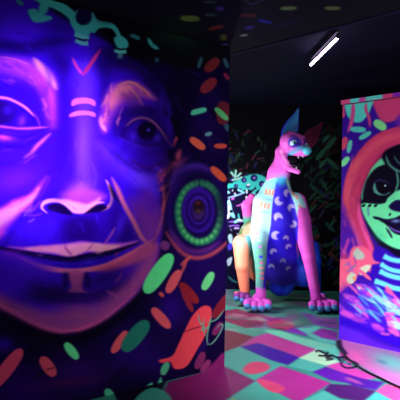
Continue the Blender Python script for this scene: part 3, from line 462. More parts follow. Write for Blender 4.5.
('s',(60,185,175),1,0.0069,[1272,2535,1260,2647,1214,2604,1138,2608,1075,2595,1033,2534,1057,2514,1106,2567,1198,2552,1242,2508]),
('s',(14,4,58),1,0.0081,[1263,2612,1270,2583,1291,2558,1320,2544,1349,2545,1370,2559,1378,2584,1371,2613,1351,2637,1323,2652,1293,2652,1271,2638]),
('s',(85,200,185),1,0.006,[1386,2456,1363,2450,1332,2446,1301,2451,1278,2456,1279,2486,1301,2481,1326,2477,1352,2480,1373,2485]),
('s',(85,200,185),1,0.006,[1379,2418,1359,2411,1332,2406,1304,2409,1284,2414,1286,2444,1304,2439,1325,2436,1346,2441,1364,2446]),
('s',(6,3,30),1,0.0047,[1379,2446,1359,2438,1329,2436,1300,2443,1278,2455,1278,2457,1301,2453,1328,2447,1355,2449,1379,2448]),
('s',(60,185,175),1,0.0071,[1089,2507,1025,2535,976,2503,983,2459,1055,2444]),
('s',(85,200,185),1,0.0064,[1086,2411,1067,2407,1040,2405,1009,2413,987,2423,995,2449,1015,2440,1038,2433,1056,2435,1072,2439]),
('g',(75,180,165),0.9,[1038,2391,-24,5,0,-21]),
('s',(6,3,30),1,0.0049,[1087,2436,1068,2431,1039,2432,1007,2441,983,2454,983,2456,1009,2451,1039,2442,1065,2441,1087,2438]),
('s',(40,130,130),0.9,0.0072,[961,2554,943,2541,916,2539,898,2535,878,2544,875,2549,883,2564,905,2568,933,2571,960,2560]),
('s',(55,160,150),0.9,0.0074,[811,2567,809,2537,785,2512,748,2499,711,2505,709,2510,731,2528,760,2538,779,2558,806,2570]),
('g',(40,110,125),0.9,[726,2422,-21,4,0,-18]),
('g',(2,2,8),0.9,[1154,2660,-78,19,-1,-62]),
('g',(2,2,8),0.8,[896,2651,-120,28,-1,-58]),
('s',(34,11,96),0.9,0.0239,[-31,1271,29,1087,164,964,332,932,486,995,589,1131,618,1304,567,1474,448,1600,286,1648,122,1599,3,1461]),
('s',(16,3,62),0.9,0.0159,[24,1274,75,1115,188,1008,329,980,460,1033,547,1151,571,1302,528,1450,426,1559,289,1600,152,1557,53,1437]),
('s',(75,40,160),0.7,0.0235,[580,1454,551,1501,517,1553,477,1585,425,1611,365,1627,303,1632,224,1622,154,1612,148,1620,208,1654,293,1680,375,1674,448,1653,512,1621,564,1576,588,1510,590,1456]),
('s',(26,110,80),0.9,0.0128,[317,1546,370,1529,436,1497,485,1447,520,1390,537,1332,538,1271,524,1202,493,1136,442,1082,381,1044,321,1023,257,1020,188,1033,122,1064,78,1115,50,1174,32,1238,30,1308,47,1383,82,1451,135,1501,195,1533,257,1546,302,1548,308,1492,272,1490,228,1482,186,1459,147,1423,121,1367,106,1304,108,1246,123,1191,146,1142,175,1106,219,1085,269,1076,308,1077,347,1091,394,1120,435,1161,459,1215,472,1274,471,1325,457,1372,428,1418,391,1456,340,1479,292,1494]),
('g',(70,167,95),0.8521520066774766,[73,1289,-28,0,-1,-25]),
('g',(76,181,100),0.9004915956589481,[78,1231,-28,0,-1,-25]),
('g',(82,193,104),0.941538069244112,[96,1177,-28,0,-1,-25]),
('g',(86,202,107),0.9729059555860595,[126,1129,-28,-1,-1,-25]),
('g',(89,207,109),0.9927722671482244,[166,1091,-28,-1,-1,-24]),
('g',(89,209,109),0.9999824461137179,[212,1066,-27,-1,-1,-24]),
('g',(89,208,109),0.9941174630889997,[263,1054,-27,-1,-1,-24]),
('g',(88,206,108),0.9890785460978444,[314,1055,-26,-1,-1,-24]),
('g',(88,205,108),0.9851585386800601,[364,1071,-26,-1,-1,-24]),
('g',(85,201,106),0.9690248808893971,[409,1098,-26,-1,-1,-24]),
('g',(82,193,104),0.941615202273189,[447,1136,-25,-1,-1,-23]),
('g',(77,182,100),0.9045224537224816,[475,1182,-25,0,-1,-23]),
('g',(74,176,98),0.884230954460431,[494,1233,-25,0,-1,-23]),
('g',(75,177,99),0.8875000000000001,[501,1288,-25,0,-1,-23]),
('g',(74,176,98),0.884230954460431,[496,1342,-25,0,-1,-23]),
('g',(73,173,97),0.8746138028859862,[480,1394,-25,1,-1,-23]),
('g',(71,169,96),0.8592074591692489,[454,1440,-25,1,-1,-23]),
('g',(68,163,94),0.8389072840072551,[418,1478,-26,1,-1,-23]),
('g',(65,156,91),0.8148930497922853,[374,1506,-26,1,-1,-24]),
('g',(61,148,89),0.7885603765287239,[325,1521,-26,1,-1,-24]),
('g',(60,145,88),0.775,[274,1523,-27,1,-1,-24]),
('g',(60,145,88),0.775,[223,1512,-27,1,-1,-24]),
('g',(60,145,88),0.775,[175,1487,-28,1,-1,-24]),
('g',(60,145,88),0.775,[134,1449,-28,1,-1,-25]),
('g',(60,145,88),0.775,[102,1402,-28,1,-1,-25]),
('g',(63,152,90),0.7993286235040439,[81,1348,-28,0,-1,-25]),
('s',(48,18,140),1,0.0128,[133,1306,154,1212,216,1144,300,1121,383,1147,444,1214,468,1304,449,1393,391,1461,309,1488,224,1466,159,1399]),
('s',(26,6,92),1,0.0112,[170,1297,186,1222,235,1168,301,1149,367,1170,415,1224,434,1296,418,1368,373,1423,308,1444,241,1426,190,1372]),
('s',(56,26,150),1,0.0112,[202,1305,214,1247,251,1204,302,1189,353,1205,390,1247,405,1304,393,1361,357,1404,307,1420,256,1406,217,1364]),
('s',(22,5,66),1,0.0096,[222,1297,232,1251,262,1217,302,1205,343,1217,373,1251,385,1296,375,1342,347,1375,307,1388,266,1377,235,1343]),
('s',(64,36,110),0.8,0.0112,[238,1301,246,1263,270,1235,303,1225,336,1235,360,1263,370,1300,362,1338,339,1366,306,1376,273,1367,248,1339]),
('s',(26,12,30),1,0.0112,[254,1329,260,1303,279,1284,304,1277,329,1284,348,1302,356,1328,349,1354,332,1373,306,1380,281,1374,262,1355]),
('g',(85,60,50),0.9,[304,1297,-31,0,0,-20]),
('g',(90,40,30),0.8,[311,1360,-31,0,0,-20]),
('g',(16,4,50),0.7,[58,1348,-100,1,-5,-215]),
('g',(14,4,44),0.5,[296,1576,-210,10,-1,-56]),
('s',(190,75,80),0.8,0.0159,[617,1134,590,1090,550,1034,505,987,451,948,389,921,321,907,245,909,168,924,98,952,37,988,-16,1033,-52,1069,-45,1074,1,1046,62,1011,123,980,186,955,254,941,320,939,377,950,430,973,478,1008,525,1049,574,1098,611,1137]),
('s',(120,45,130),0.6,0.0238,[581,1148,550,1091,498,1027,436,987,367,961,291,954,210,963,128,999,70,1038,75,1045,147,1025,229,1001,295,994,357,999,412,1020,464,1053,523,1106,574,1152]),
('s',(190,75,75),0.9,0.0078,[363,943,392,938,422,920,438,893,451,864,470,827,477,793,472,790,447,817,424,854,411,882,398,904,376,921,360,939]),
('s',(190,75,75),0.8,0.0078,[402,929,434,919,459,899,473,885,469,870,465,867,448,870,437,882,413,901,398,925]),
('s',(85,225,130),1,0.0075,[555,966,533,928,553,868,613,785,686,714,745,683,791,690,811,727,793,785,736,864,664,937,604,971]),
('s',(200,80,88),1,0.0077,[476,838,459,816,465,781,494,731,532,688,565,668,594,671,610,693,604,728,577,776,540,820,506,840]),
('s',(95,205,120),1,0.0081,[142,799,125,780,128,750,152,709,185,673,215,658,243,662,260,681,256,710,233,750,201,786,171,802]),
('s',(125,28,38),1,0.0079,[292,562,323,560,365,582,420,628,465,679,483,715,474,737,444,740,402,719,348,674,301,622,282,585]),
('s',(200,80,88),1,0.0076,[560,400,589,399,628,421,678,467,720,516,736,551,727,572,700,575,662,554,611,509,568,458,551,422]),
('s',(200,80,88),1,0.0071,[937,431,927,411,936,380,966,339,1002,303,1031,289,1055,294,1065,314,1055,344,1027,384,991,420,961,436]),
('s',(28,112,92),1,0.0073,[760,480,742,444,759,397,812,339,876,293,927,278,967,293,983,328,967,373,918,429,855,477,803,494]),
('s',(70,160,115),1,0.0076,[573,143,559,129,557,108,569,81,587,59,606,50,626,55,639,69,641,89,630,116,611,138,593,147]),
('s',(110,35,80),1,0.008,[221,160,204,142,205,115,223,78,249,47,274,34,299,38,315,56,315,83,298,119,272,150,246,164]),
('s',(120,40,90),1,0.0081,[156,84,145,67,151,47,173,22,202,3,227,-3,248,4,258,21,253,41,231,66,202,85,178,92]),
('s',(195,65,100),1,0.0062,[1688,426,1679,396,1698,350,1744,288,1797,236,1836,213,1864,220,1873,250,1856,293,1812,354,1759,408,1718,432]),
('s',(190,70,90),1,0.0065,[1469,214,1493,213,1519,231,1549,268,1572,309,1577,337,1566,355,1543,356,1516,339,1486,302,1463,261,1457,232]),
('s',(90,225,140),1,0.0067,[1311,297,1330,296,1354,311,1383,343,1406,379,1413,404,1405,419,1386,421,1363,406,1333,374,1310,338,1302,312]),
('s',(60,165,120),1,0.007,[1031,-56,1051,-55,1072,-41,1093,-13,1108,18,1109,38,1096,50,1076,49,1055,35,1034,7,1019,-23,1018,-44]),
('s',(98,30,36),1,0.0081,[120,2546,109,2526,122,2497,158,2459,203,2427,238,2415,265,2422,276,2442,264,2471,228,2508,184,2540,149,2553]),  # upper confetti painted darker: the light falloff is in these colours
('s',(112,34,44),1,0.0081,[148,2377,136,2354,149,2324,188,2284,235,2252,273,2239,302,2247,314,2270,301,2299,264,2338,217,2371,179,2384]),
('s',(84,26,40),1,0.0083,[64,2010,106,2017,132,2046,142,2100,134,2155,110,2191,68,2208,26,2203,-1,2173,-11,2119,-4,2062,21,2026]),
('s',(75,170,95),1,0.0082,[10,2058,30,2051,61,2058,104,2078,141,2103,157,2123,153,2139,133,2146,103,2140,60,2120,23,2095,6,2074]),
('s',(205,90,65),1,0.0079,[250,1796,272,1785,305,1788,351,1806,390,1829,407,1850,403,1870,382,1881,349,1878,304,1861,264,1837,246,1816]),
('s',(185,72,55),1,0.0082,[15,1840,23,1827,47,1818,86,1812,125,1812,148,1817,156,1828,149,1840,126,1849,87,1855,48,1856,24,1851]),
('s',(195,80,55),1,0.0082,[19,1548,45,1540,82,1550,131,1577,173,1609,190,1635,184,1655,159,1663,123,1654,74,1628,31,1595,12,1568]),
('s',(90,150,150),1,0.0081,[180,1932,181,1922,191,1913,210,1905,231,1900,245,1901,253,1908,252,1918,242,1927,223,1935,202,1940,188,1939]),
('s',(35,80,85),1,0.008,[299,2528,290,2522,290,2505,299,2478,312,2452,324,2437,337,2433,345,2439,345,2456,337,2482,324,2508,311,2523]),
('s',(40,80,90),1,0.0083,[20,2491,34,2489,49,2498,64,2518,74,2540,75,2555,66,2565,53,2566,38,2557,23,2538,13,2516,12,2500]),
('s',(110,30,60),1,0.0083,[7,2393,20,2388,35,2392,53,2404,66,2419,70,2431,63,2441,50,2445,35,2442,17,2430,4,2415,0,2402]),
('s',(105,45,110),1,0.0076,[594,1059,577,1042,575,1025,586,1007,605,996,625,996,648,1008,664,1025,667,1042,656,1059,638,1071,617,1070]),
('s',(190,70,70),1,0.0076,[631,675,622,664,620,654,625,647,634,643,645,646,658,655,667,666,669,675,664,683,654,686,644,683]),
('s',(40,70,80),1,0.0083,[-4,1967,13,1963,28,1967,44,1981,53,1997,53,2010,42,2021,26,2025,10,2021,-6,2007,-16,1991,-15,1978]),
('s',(110,25,40),1,0.0083,[-71,616,-85,588,-66,546,-13,488,49,438,97,417,133,423,145,450,127,491,77,547,16,598,-34,620]),
('s',(120,30,45),1,0.0079,[453,681,432,675,405,647,371,597,342,545,332,511,341,496,362,503,389,531,423,582,451,633,461,666]),
('s',(105,30,80),1,0.0083,[34,377,22,360,27,338,50,309,80,286,106,277,129,283,141,300,136,322,113,351,84,374,57,383]),
('s',(75,195,150),1,0.0079,[398,2075,369,2099,258,2129,247,2098,338,2063,393,2052]),
('s',(205,62,72),1,0.0079,[656,173,536,183,481,258,416,365,340,473,240,533,156,507,153,409,213,288,293,188,390,79,506,77,554,140,628,146]),
('s',(95,25,40),0.8,0.0064,[445,345,403,349,345,358,269,365,205,374,205,376,272,375,349,368,407,358,445,346]),
('s',(70,15,35),0.8,0.0052,[1531,264,1518,261,1503,262,1484,265,1470,272,1471,274,1488,274,1506,271,1521,270,1531,266]),
('s',(62,165,125),1,0.009,[917,-82,834,-57,801,-28,732,16,705,3,722,-53,669,-4,634,41,605,-48,548,-106,490,-196,727,-200]),
('s',(110,26,84),1,0.0099,[256,-58,196,11,113,60,6,116,-42,-35]),
('s',(90,150,120),0.9,0.0048,[291,474,288,444,275,406,253,380,231,359,218,343,205,334,203,335,207,348,220,365,241,385,261,409,275,444,288,475]),
('s',(90,150,120),0.9,0.0048,[229,435,241,401,243,356,227,315,204,286,202,287,213,317,228,355,226,398,226,434]),
('s',(90,150,120),0.9,0.0049,[145,441,164,410,181,365,193,317,200,270,194,234,182,210,179,210,181,233,184,267,178,312,166,360,151,405,142,440]),
('s',(90,150,120),0.9,0.0049,[195,397,166,392,129,392,101,398,73,411,38,442,13,473,16,475,49,450,85,421,110,409,134,404,168,402,195,399]),
('s',(90,150,120),0.9,0.0049,[97,327,76,339,52,350,35,351,31,351,35,334,51,308,75,278,103,250,129,231,152,218,173,218,191,221,191,219,173,211,146,208,117,220,90,241,61,270,36,300,20,328,15,351,35,364,59,360,82,345,99,329]),
('s',(90,150,120),0.9,0.0049,[266,342,242,337,212,338,181,347,162,360,164,363,190,359,218,350,245,349,266,345])]
LAYERS_BLOCK = [
('g',(78,24,215),1,[228,232,398,70,5,-295]),  # lower block painted brighter, its stronger light put into the colour
('g',(60,10,190),1,[576,482,361,54,5,-281]),
('s',(195,62,110),1,0.0144,[313,2501,684,2503,688,2242,557,2181,440,2174,358,2280]),
('s',(100,34,150),0.9,0.0188,[557,2200,687,2280,690,2131,577,2123]),
('s',(80,215,185),1,0.01,[24,2441,314,2432,306,2325,265,2251,203,2198,128,2205,61,2263,26,2359]),
('s',(200,70,130),1,0.0101,[109,2399,97,2363,93,2312,86,2253,74,2196,61,2149,60,2112,68,2108,96,2134,117,2181,129,2242,137,2303,134,2358,117,2398]),
('s',(200,70,120),1,0.0099,[250,2382,238,2353,238,2310,255,2268,272,2227,281,2179,296,2139,302,2139,308,2179,302,2231,284,2275,269,2313,265,2350,256,2381]),
('s',(200,70,120),1,0.0103,[-13,2425,-25,2377,-18,2321,-17,2285,1,2259,10,2258,28,2280,27,2319,20,2375,-5,2424]),
('s',(80,205,180),1,0.009,[257,2113,247,2098,219,2093,171,2096,123,2106,95,2120,85,2139,96,2154,126,2159,174,2156,221,2145,249,2131]),
('s',(80,205,170),1,0.0089,[310,2089,311,2073,295,2055,262,2036,226,2022,200,2020,185,2030,184,2046,200,2064,234,2083,270,2097,295,2099]),
('s',(120,225,130),1,0.0087,[461,2105,441,2091,413,2095,376,2116,345,2144,332,2170,339,2194,359,2207,388,2203,424,2182,455,2154,467,2128]),
('s',(195,70,100),1,0.0092,[43,2061,60,2046,65,2021,58,1983,42,1949,23,1932,0,1931,-18,1945,-23,1971,-15,2009,1,2044,20,2061]),
('s',(90,200,170),1,0.0091,[98,2026,111,2015,114,1991,109,1954,98,1919,84,1900,68,1896,55,1908,52,1932,57,1969,69,2004,82,2023]),
('s',(110,225,140),1,0.0092,[80,1855,89,1838,83,1817,61,1790,34,1768,11,1761,-8,1767,-17,1784,-11,1806,11,1833,38,1855,61,1862]),
('s',(195,56,98),1,0.0137,[0,785,3,1194,20,1501,71,1724,187,1910,341,2047,520,2109,709,2110,711,1943,580,1934,465,1874,357,1753,277,1599,227,1461,219,1322,264,1184,329,1031,382,879,302,813,173,921]),
('s',(222,92,104),0.65,0.0345,[66,1196,79,1319,98,1467,121,1575,151,1668,194,1745,249,1815,315,1883,384,1938,455,1971,529,1995,620,2016,692,2032,690,2044,613,2052,513,2051,426,2035,342,1997,262,1935,191,1861,130,1785,80,1696,46,1592,32,1473,38,1320,52,1196]),
('s',(130,32,80),0.7,0.0242,[234,1371,244,1434,262,1515,289,1593,329,1674,383,1758,443,1829,505,1870,569,1893,638,1911,694,1922,693,1930,634,1939,554,1938,480,1912,408,1866,341,1788,284,1699,240,1612,211,1525,212,1436,224,1371]),
('s',(235,90,170),0.8,0.0197,[182,1370,182,1293,201,1197,233,1116,268,1040,307,955,348,894,355,898,340,969,306,1056,272,1132,242,1208,217,1300,190,1371]),
('s',(66,16,160),0.9,0.0404,[-36,1460,34,1317,125,1158,215,984,238,847,132,797,42,911,-23,782]),
('g',(60,12,160),0.8,[107,966,76,5,2,-121]),
('s',(200,70,160),0.8,0.0142,[35,858,67,909,90,970,103,1008,98,1035,92,1037,71,1016,58,978,36,917,29,860]),
('s',(225,90,150),0.6,0.0249,[98,1267,110,1189,150,1092,199,985,255,906,262,910,238,1002,190,1109,150,1204,105,1270]),
('s',(8,2,30),1,0.0144,[218,1371,237,1520,317,1696,446,1846,581,1924,712,1925,729,854,579,878,441,961,317,1108]),
('s',(105,240,160),1,0.0115,[218,1361,270,1392,414,1384,531,1433,606,1518,718,1555,727,965,616,961,500,994,379,1083,273,1224]),
('s',(95,215,145),1,0.0117,[276,1638,326,1735,426,1828,467,1768,388,1733,307,1657,246,1560]),
('s',(90,200,150),0.9,0.0099,[230,1421,243,1454,249,1497,264,1540,269,1578,265,1580,241,1549,225,1503,218,1457,225,1421]),
('s',(7,2,24),1,0.0155,[237,1471,267,1599,327,1696,407,1751,506,1757,575,1669,587,1556,550,1462,473,1404,353,1393,270,1402]),
('s',(6,1,22),1,0.0142,[426,1847,503,1920,711,1943,716,1629,622,1687,564,1764,506,1748,467,1759]),
('s',(70,150,120),0.85,0.0095,[463,1845,467,1807,487,1761,522,1725,560,1698,595,1684,622,1685,623,1689,601,1703,571,1717,536,1742,506,1773,486,1813,468,1846]),
('s',(80,180,130),0.8,0.0094,[563,1707,568,1657,577,1595,560,1524,548,1462,552,1461,579,1518,596,1593,587,1660,567,1708]),
('s',(60,120,110),0.8,0.0094,[542,1840,553,1810,577,1777,610,1752,640,1741,641,1744,619,1766,589,1788,567,1819,545,1842]),
('s',(105,235,160),0.95,0.0095,[476,1392,516,1411,553,1447,598,1479,627,1515,623,1521,576,1510,528,1476,487,1438,470,1397]),
('s',(80,165,140),0.9,0.0077,[340,1549,360,1588,381,1519,432,1481,511,1500,472,1471,402,1471,351,1500]),
('s',(4,1,14),1,0.0096,[505,1528,498,1502,479,1483,452,1476,425,1483,404,1502,396,1529,403,1556,423,1575,450,1582,478,1574,498,1555]),
('s',(190,230,230),1,0.0048,[471,1560,470,1556,467,1553,463,1552,458,1553,455,1556,454,1560,455,1565,458,1568,462,1569,467,1568,470,1565]),
('s',(50,60,110),0.6,0.0097,[340,1577,373,1593,410,1608,461,1591,509,1575,510,1577,467,1605,410,1624,364,1607,338,1579]),
('s',(16,4,60),1,0.0113,[503,1366,551,1414,608,1424,720,1389,722,1305,610,1312,533,1329]),
('s',(16,20,30),1,0.0059,[263,1376,265,1369,261,1362,252,1356,242,1351,234,1351,228,1355,226,1362,230,1369,239,1376,250,1380,258,1380]),
('s',(16,20,30),1,0.0059,[326,1377,327,1370,324,1363,315,1357,304,1352,296,1352,291,1357,289,1363,293,1370,302,1377,312,1381,320,1381]),
('s',(16,20,30),1,0.0058,[387,1378,388,1371,385,1365,376,1358,366,1353,358,1353,353,1358,351,1364,355,1371,363,1378,374,1382,381,1382]),
('s',(16,20,30),1,0.0057,[520,1300,524,1296,524,1291,521,1282,517,1275,512,1271,507,1271,503,1275,503,1280,505,1289,510,1297,515,1300]),
('s',(14,4,44),1,0.0095,[345,1261,396,1258,476,1241,554,1254,629,1284,722,1278,725,1094,632,1093,556,1112,497,1166,437,1221,366,1237]),
('s',(22,8,50),0.9,0.0095,[476,1154,488,1124,509,1095,521,1074,536,1063,539,1064,538,1083,526,1106,504,1136,479,1156]),
('g',(110,150,200),0.9,[573,1226,47,5,2,-19]),
('s',(120,100,190),0.8,0.0094,[496,1174,524,1147,572,1124,635,1114,688,1118,688,1121,638,1131,577,1140,533,1162,498,1177]),
('s',(8,2,30),0.8,0.0095,[395,1237,439,1208,514,1186,628,1183,723,1193,723,1197,629,1202,517,1205,447,1226,397,1240]),
('g',(60,200,140),0.5,[419,1075,66,-40,-28,-41]),
('s',(44,6,165),1,0.019,[361,936,461,963,598,889,728,891,735,505,566,518,387,599,304,677]),
('s',(100,220,215),1,0.0113,[450,864,475,853,514,840,562,832,617,830,682,839,732,850,726,895,677,885,618,876,571,879,529,886,496,897,474,908]),
('s',(100,220,215),1,0.0113,[421,788,456,768,505,747,560,736,618,734,683,742,732,751,728,792,680,783,620,776,569,779,522,788,478,807,446,826]),
('s',(100,220,215),1,0.0113,[413,716,447,702,496,686,555,675,618,671,684,677,732,684,730,730,683,723,622,718,566,722,513,732,468,747,437,761]),
('s',(100,220,215),1,0.0113,[369,612,408,605,458,595,502,582,559,570,652,566,730,565,736,611,659,613,570,617,519,628,475,642,423,653,384,660]),
('s',(230,95,130),1,0.0139,[-12,783,88,833,129,938,236,965,331,914,363,839,424,815,343,788,324,718,240,729,157,600,71,528,-6,487]),
('s',(165,205,175),0.9,0.0119,[141,878,183,942,259,888,249,838,175,831]),
('s',(200,220,180),1,0.0098,[208,735,281,782,333,777,283,704,220,677]),
('s',(190,215,175),1,0.01,[80,641,134,697,178,662,147,588,92,582]),
('s',(220,130,90),0.8,0.01,[135,637,167,661,179,612]),
('s',(90,110,160),0.8,0.01,[81,690,111,705,140,730,164,750,177,770,175,773,151,765,126,744,97,719,78,692]),
('s',(100,120,170),0.7,0.0121,[46,747,85,762,112,793,109,797,70,781,44,750]),
('s',(235,100,140),1,0.0098,[174,739,204,705,251,677,293,649,333,639,338,644,315,677,273,706,225,734,178,744]),
('s',(235,95,150),0.9,0.0132,[482,599,486,546,524,494,579,447,640,432,647,440,619,493,569,536,535,582,492,605]),
('s',(110,225,225),0.9,0.0155,[198,561,222,521,267,479,318,429,372,377,433,333,489,313,495,321,463,367,409,415,357,466,305,517,253,555,204,569]),
('s',(140,235,220),0.9,0.0154,[282,552,320,496,392,451,471,408,546,397,552,407,504,460,427,502,358,546,289,561]),
('s',(100,210,230),0.9,0.0153,[365,584,401,543,459,509,516,483,565,478,568,483,532,513,478,538,422,572,369,589]),
('s',(40,60,160),0.9,0.0155,[242,530,283,479,342,421,400,365,451,328,453,331,415,380,357,436,298,493,245,533]),
('s',(235,95,180),0.9,0.0157,[166,578,198,533,253,497,304,478,347,483,350,491,322,515,277,532,226,566,171,584]),
('s',(225,90,205),0.9,0.0158,[135,453,156,401,205,353,253,296,307,263,315,270,295,330,247,388,197,439,142,461]),
('s',(215,85,210),0.9,0.0161,[8,270,35,243,75,238,115,225,161,236,167,246,146,283,100,298,52,304,11,281]),
('s',(205,90,200),0.9,0.0161,[37,459,62,425,104,410,132,401,159,416,163,425,155,449,130,458,89,473,42,468]),
('s',(240,100,180),0.9,0.015,[468,462,503,436,562,429,635,424,698,440,700,449,644,471,572,476,517,483,471,471]),
('s',(240,95,190),0.9,0.015,[489,290,518,245,579,235,645,234,701,271,703,287,658,319,600,320,549,330,495,306]),
('s',(160,235,225),0.9,0.0149,[547,265,555,226,599,210,664,210,720,239,721,252,673,276,619,276,591,287,555,276]),
('s',(150,235,225),0.9,0.015,[491,350,532,334,586,343,656,345,718,369,719,379,663,402,589,399,531,391,491,360]),
('s',(200,80,210),0.9,0.0153,[349,210,371,164,416,141,445,132,472,155,477,168,475,197,454,204,412,226,357,221]),
('s',(60,30,200),0.9,0.0155,[221,507,306,420,403,333,444,281,471,255,475,258,464,297,421,351,324,439,225,510]),
('s',(44,0,200),0.85,0.0385,[-12,210,143,217,292,185,455,158,629,135,740,158,741,84,612,48,396,88,209,130,57,121]),
('s',(98,38,235),0.8,0.0289,[1,131,188,116,377,55,631,24,743,11,744,-62,-7,-64]),
('g',(70,20,180),0.6,[61,507,66,9,1,-61]),
('s',(110,225,225),0.6417692161870582,0.0085,[533,330,538,314,552,307,566,292,587,287,592,291,588,313,571,330,554,340,535,335]),
('s',(70,140,225),0.6691276751938712,0.0089,[165,293,180,276,205,266,230,262,250,268,251,271,235,279,213,282,190,292,168,296]),
('s',(235,100,180),0.5614902646224748,0.0088,[222,568,245,538,283,509,321,486,355,478,358,481,335,505,298,528,261,556,225,572]),
('s',(110,225,225),0.8073549744876666,0.0086,[401,581,418,544,450,507,483,472,515,452,518,455,501,489,470,523,438,561,404,584]),
('s',(200,80,210),0.8287266957330265,0.0085,[495,526,505,506,527,490,549,471,574,462,578,466,568,490,545,511,522,527,498,530]),
('s',(235,100,180),0.5679388660189494,0.0085,[514,400,531,396,551,397,571,391,590,391,591,394,577,405,555,410,532,410,514,403]),
('s',(150,240,225),0.7907893986184763,0.0089,[198,560,203,537,222,516,240,501,261,499,264,503,257,520,240,533,223,553,202,563]),
('s',(60,30,200),0.6901949134715636,0.0087,[311,614,322,590,347,571,372,559,396,561,399,565,386,582,364,594,341,611,314,618]),
('s',(70,140,225),0.7778927971345693,0.0088,[199,480,217,444,253,411,289,384,325,375,329,380,310,409,276,435,241,467,204,484]),
('s',(70,140,225),0.4561846453087058,0.0085,[488,535,491,513,506,493,520,471,540,461,544,463,541,486,527,508,512,528,492,537]),
('s',(235,100,180),0.762578119174444,0.009,[105,562,121,534,153,511,184,486,218,476,222,481,207,511,175,536,143,559,109,566]),
('s',(60,30,200),0.7770474635757924,0.0086,[441,410,453,392,474,382,495,369,520,367,523,372,514,393,491,408,468,418,444,415]),
('s',(200,80,210),0.6620615120418097,0.0087,[317,552,335,531,363,513,391,503,415,502,416,505,398,516,371,526,344,544,319,555]),
('s',(70,140,225),0.7477742959739647,0.0087,[303,357,335,335,382,320,427,306,466,304,468,308,437,328,392,342,346,357,305,361]),
('s',(150,240,225),0.4465377853874725,0.0089,[94,385,128,362,177,340,225,312,267,296,270,299,237,329,189,357,139,380,96,389]),
('s',(70,140,225),0.44020614835186234,0.0088,[254,594,257,574,271,558,286,536,307,523,311,526,309,551,294,575,278,593,258,597]),
('s',(150,240,225),0.6685560732284732,0.0086,[444,515,453,485,474,456,495,431,518,421,521,423,513,447,492,470,472,499,448,518]),
('s',(70,140,225),0.596395402186529,0.0086,[375,472,388,444,411,413,433,387,454,371,455,372,442,395,421,421,399,452,377,473]),
('s',(200,80,210),0.7415293246667529,0.009,[106,433,122,404,149,371,176,333,201,307,203,308,188,342,161,379,134,413,108,435]),
('s',(150,240,225),0.7219015833994308,0.0088,[215,488,249,460,300,438,350,422,392,420,394,424,360,444,312,461,262,482,217,492]),
('s',(70,140,225),0.5926616866356723,0.0088,[205,339,242,321,294,308,345,289,389,282,392,286,357,311,304,331,251,344,206,343]),
('s',(235,100,180),0.4879696951742918,0.0086,[468,555,471,535,484,517,497,498,514,489,517,491,513,510,500,528,487,547,471,557]),
('s',(150,240,225),0.4938135923515216,0.0089,[153,382,163,355,187,331,211,303,240,288,244,292,235,323,211,351,186,376,157,386]),
('s',(200,80,210),0.6601203327128952,0.0088,[187,583,224,570,274,564,323,552,365,550,366,554,332,574,281,586,230,593,188,588]),
('s',(70,140,225),0.7989910739093833,0.0085,[428,421,457,389,505,363,552,345,593,344,595,350,565,372,520,389,475,414,431,426]),
('s',(150,240,225),0.5594899439619136,0.0085,[494,463,519,447,554,435,588,416,620,407,622,410,599,433,563,452,527,465,496,467]),
('s',(60,30,200),0.6301685998195555,0.0087,[336,589,359,567,394,545,428,517,459,499,462,501,440,530,405,558,370,581,338,592]),
('s',(110,225,225),0.4868694262227648,0.0087,[294,350,321,321,364,296,407,266,447,251,451,256,425,288,382,318,338,344,297,354]),
('s',(200,80,210),0.7904536063322938,0.0084,[536,529,561,505,597,480,633,453,666,437,668,440,645,467,608,494,571,519,538,532]),
('s',(70,140,225),0.8492660192536281,0.0089,[185,407,209,387,245,367,281,341,313,325,315,327,292,354,256,380,219,400,187,409]),
('s',(60,30,200),0.7421273421278987,0.0085,[458,539,476,515,509,500,541,490,570,495,572,500,553,519,523,528,493,543,461,544]),
('s',(110,225,225),0.6367824657094608,0.0087,[313,347,334,318,368,288,401,260,430,244,433,247,412,272,379,300,346,330,315,349]),
('s',(60,30,200),0.5750115123340289,0.0084,[518,485,542,456,577,425,612,401,642,388,644,390,621,413,587,437,552,467,520,487]),
('s',(110,225,225),0.6525200108812852,0.0084,[590,488,596,466,614,450,633,440,652,445,654,449,646,464,631,472,615,486,593,492]),
('s',(205,80,200),0.5450463564724938,0.0089,[144,237,174,219,218,218,262,225,294,247,294,254,262,264,223,258,183,259,146,244]),
('s',(110,30,220),0.5365152410750371,0.009,[100,423,122,416,146,419,171,417,195,424,197,430,179,445,150,448,120,444,100,428]),
('s',(205,80,200),0.3906056950604009,0.0089,[166,366,184,349,213,343,241,334,270,338,273,344,256,363,226,373,196,380,168,371]),
('s',(110,30,220),0.44777198242111055,0.0088,[214,499,232,471,269,459,305,455,336,471,338,480,317,501,286,505,254,515,218,507]),
('s',(205,80,200),0.43963899939239903,0.0089,[134,262,160,253,195,258,230,266,255,285,255,290,227,296,194,289,161,284,134,268]),
('s',(110,30,220),0.30163687105158876,0.0087,[263,366,292,353,330,353,367,346,404,353,407,360,382,384,339,392,297,392,263,373]),
('s',(205,80,200),0.4784168211381904,0.0091,[-46,360,-32,332,0,314,31,288,70,278,76,284,64,320,30,348,-4,368,-41,367]),
('s',(205,80,200),0.420677205408874,0.0089,[138,221,174,207,224,203,273,207,311,220,311,224,275,229,228,226,181,230,140,226]),
('s',(110,30,220),0.45715109322447806,0.0089,[213,528,221,504,245,491,270,485,291,497,293,503,282,520,263,524,244,535,218,534]),
('s',(110,30,220),0.5283336892048917,0.0089,[194,503,219,485,253,489,287,499,307,526,305,534,277,545,249,537,220,533,195,512]),
('s',(110,30,220),0.41557268182535606,0.0087,[277,360,301,353,333,353,364,350,391,355,393,359,370,371,337,374,304,374,277,364]),
('s',(110,30,220),0.3409615167322471,0.009,[33,409,59,390,98,383,137,377,170,385,172,390,146,407,108,413,70,420,35,414]),
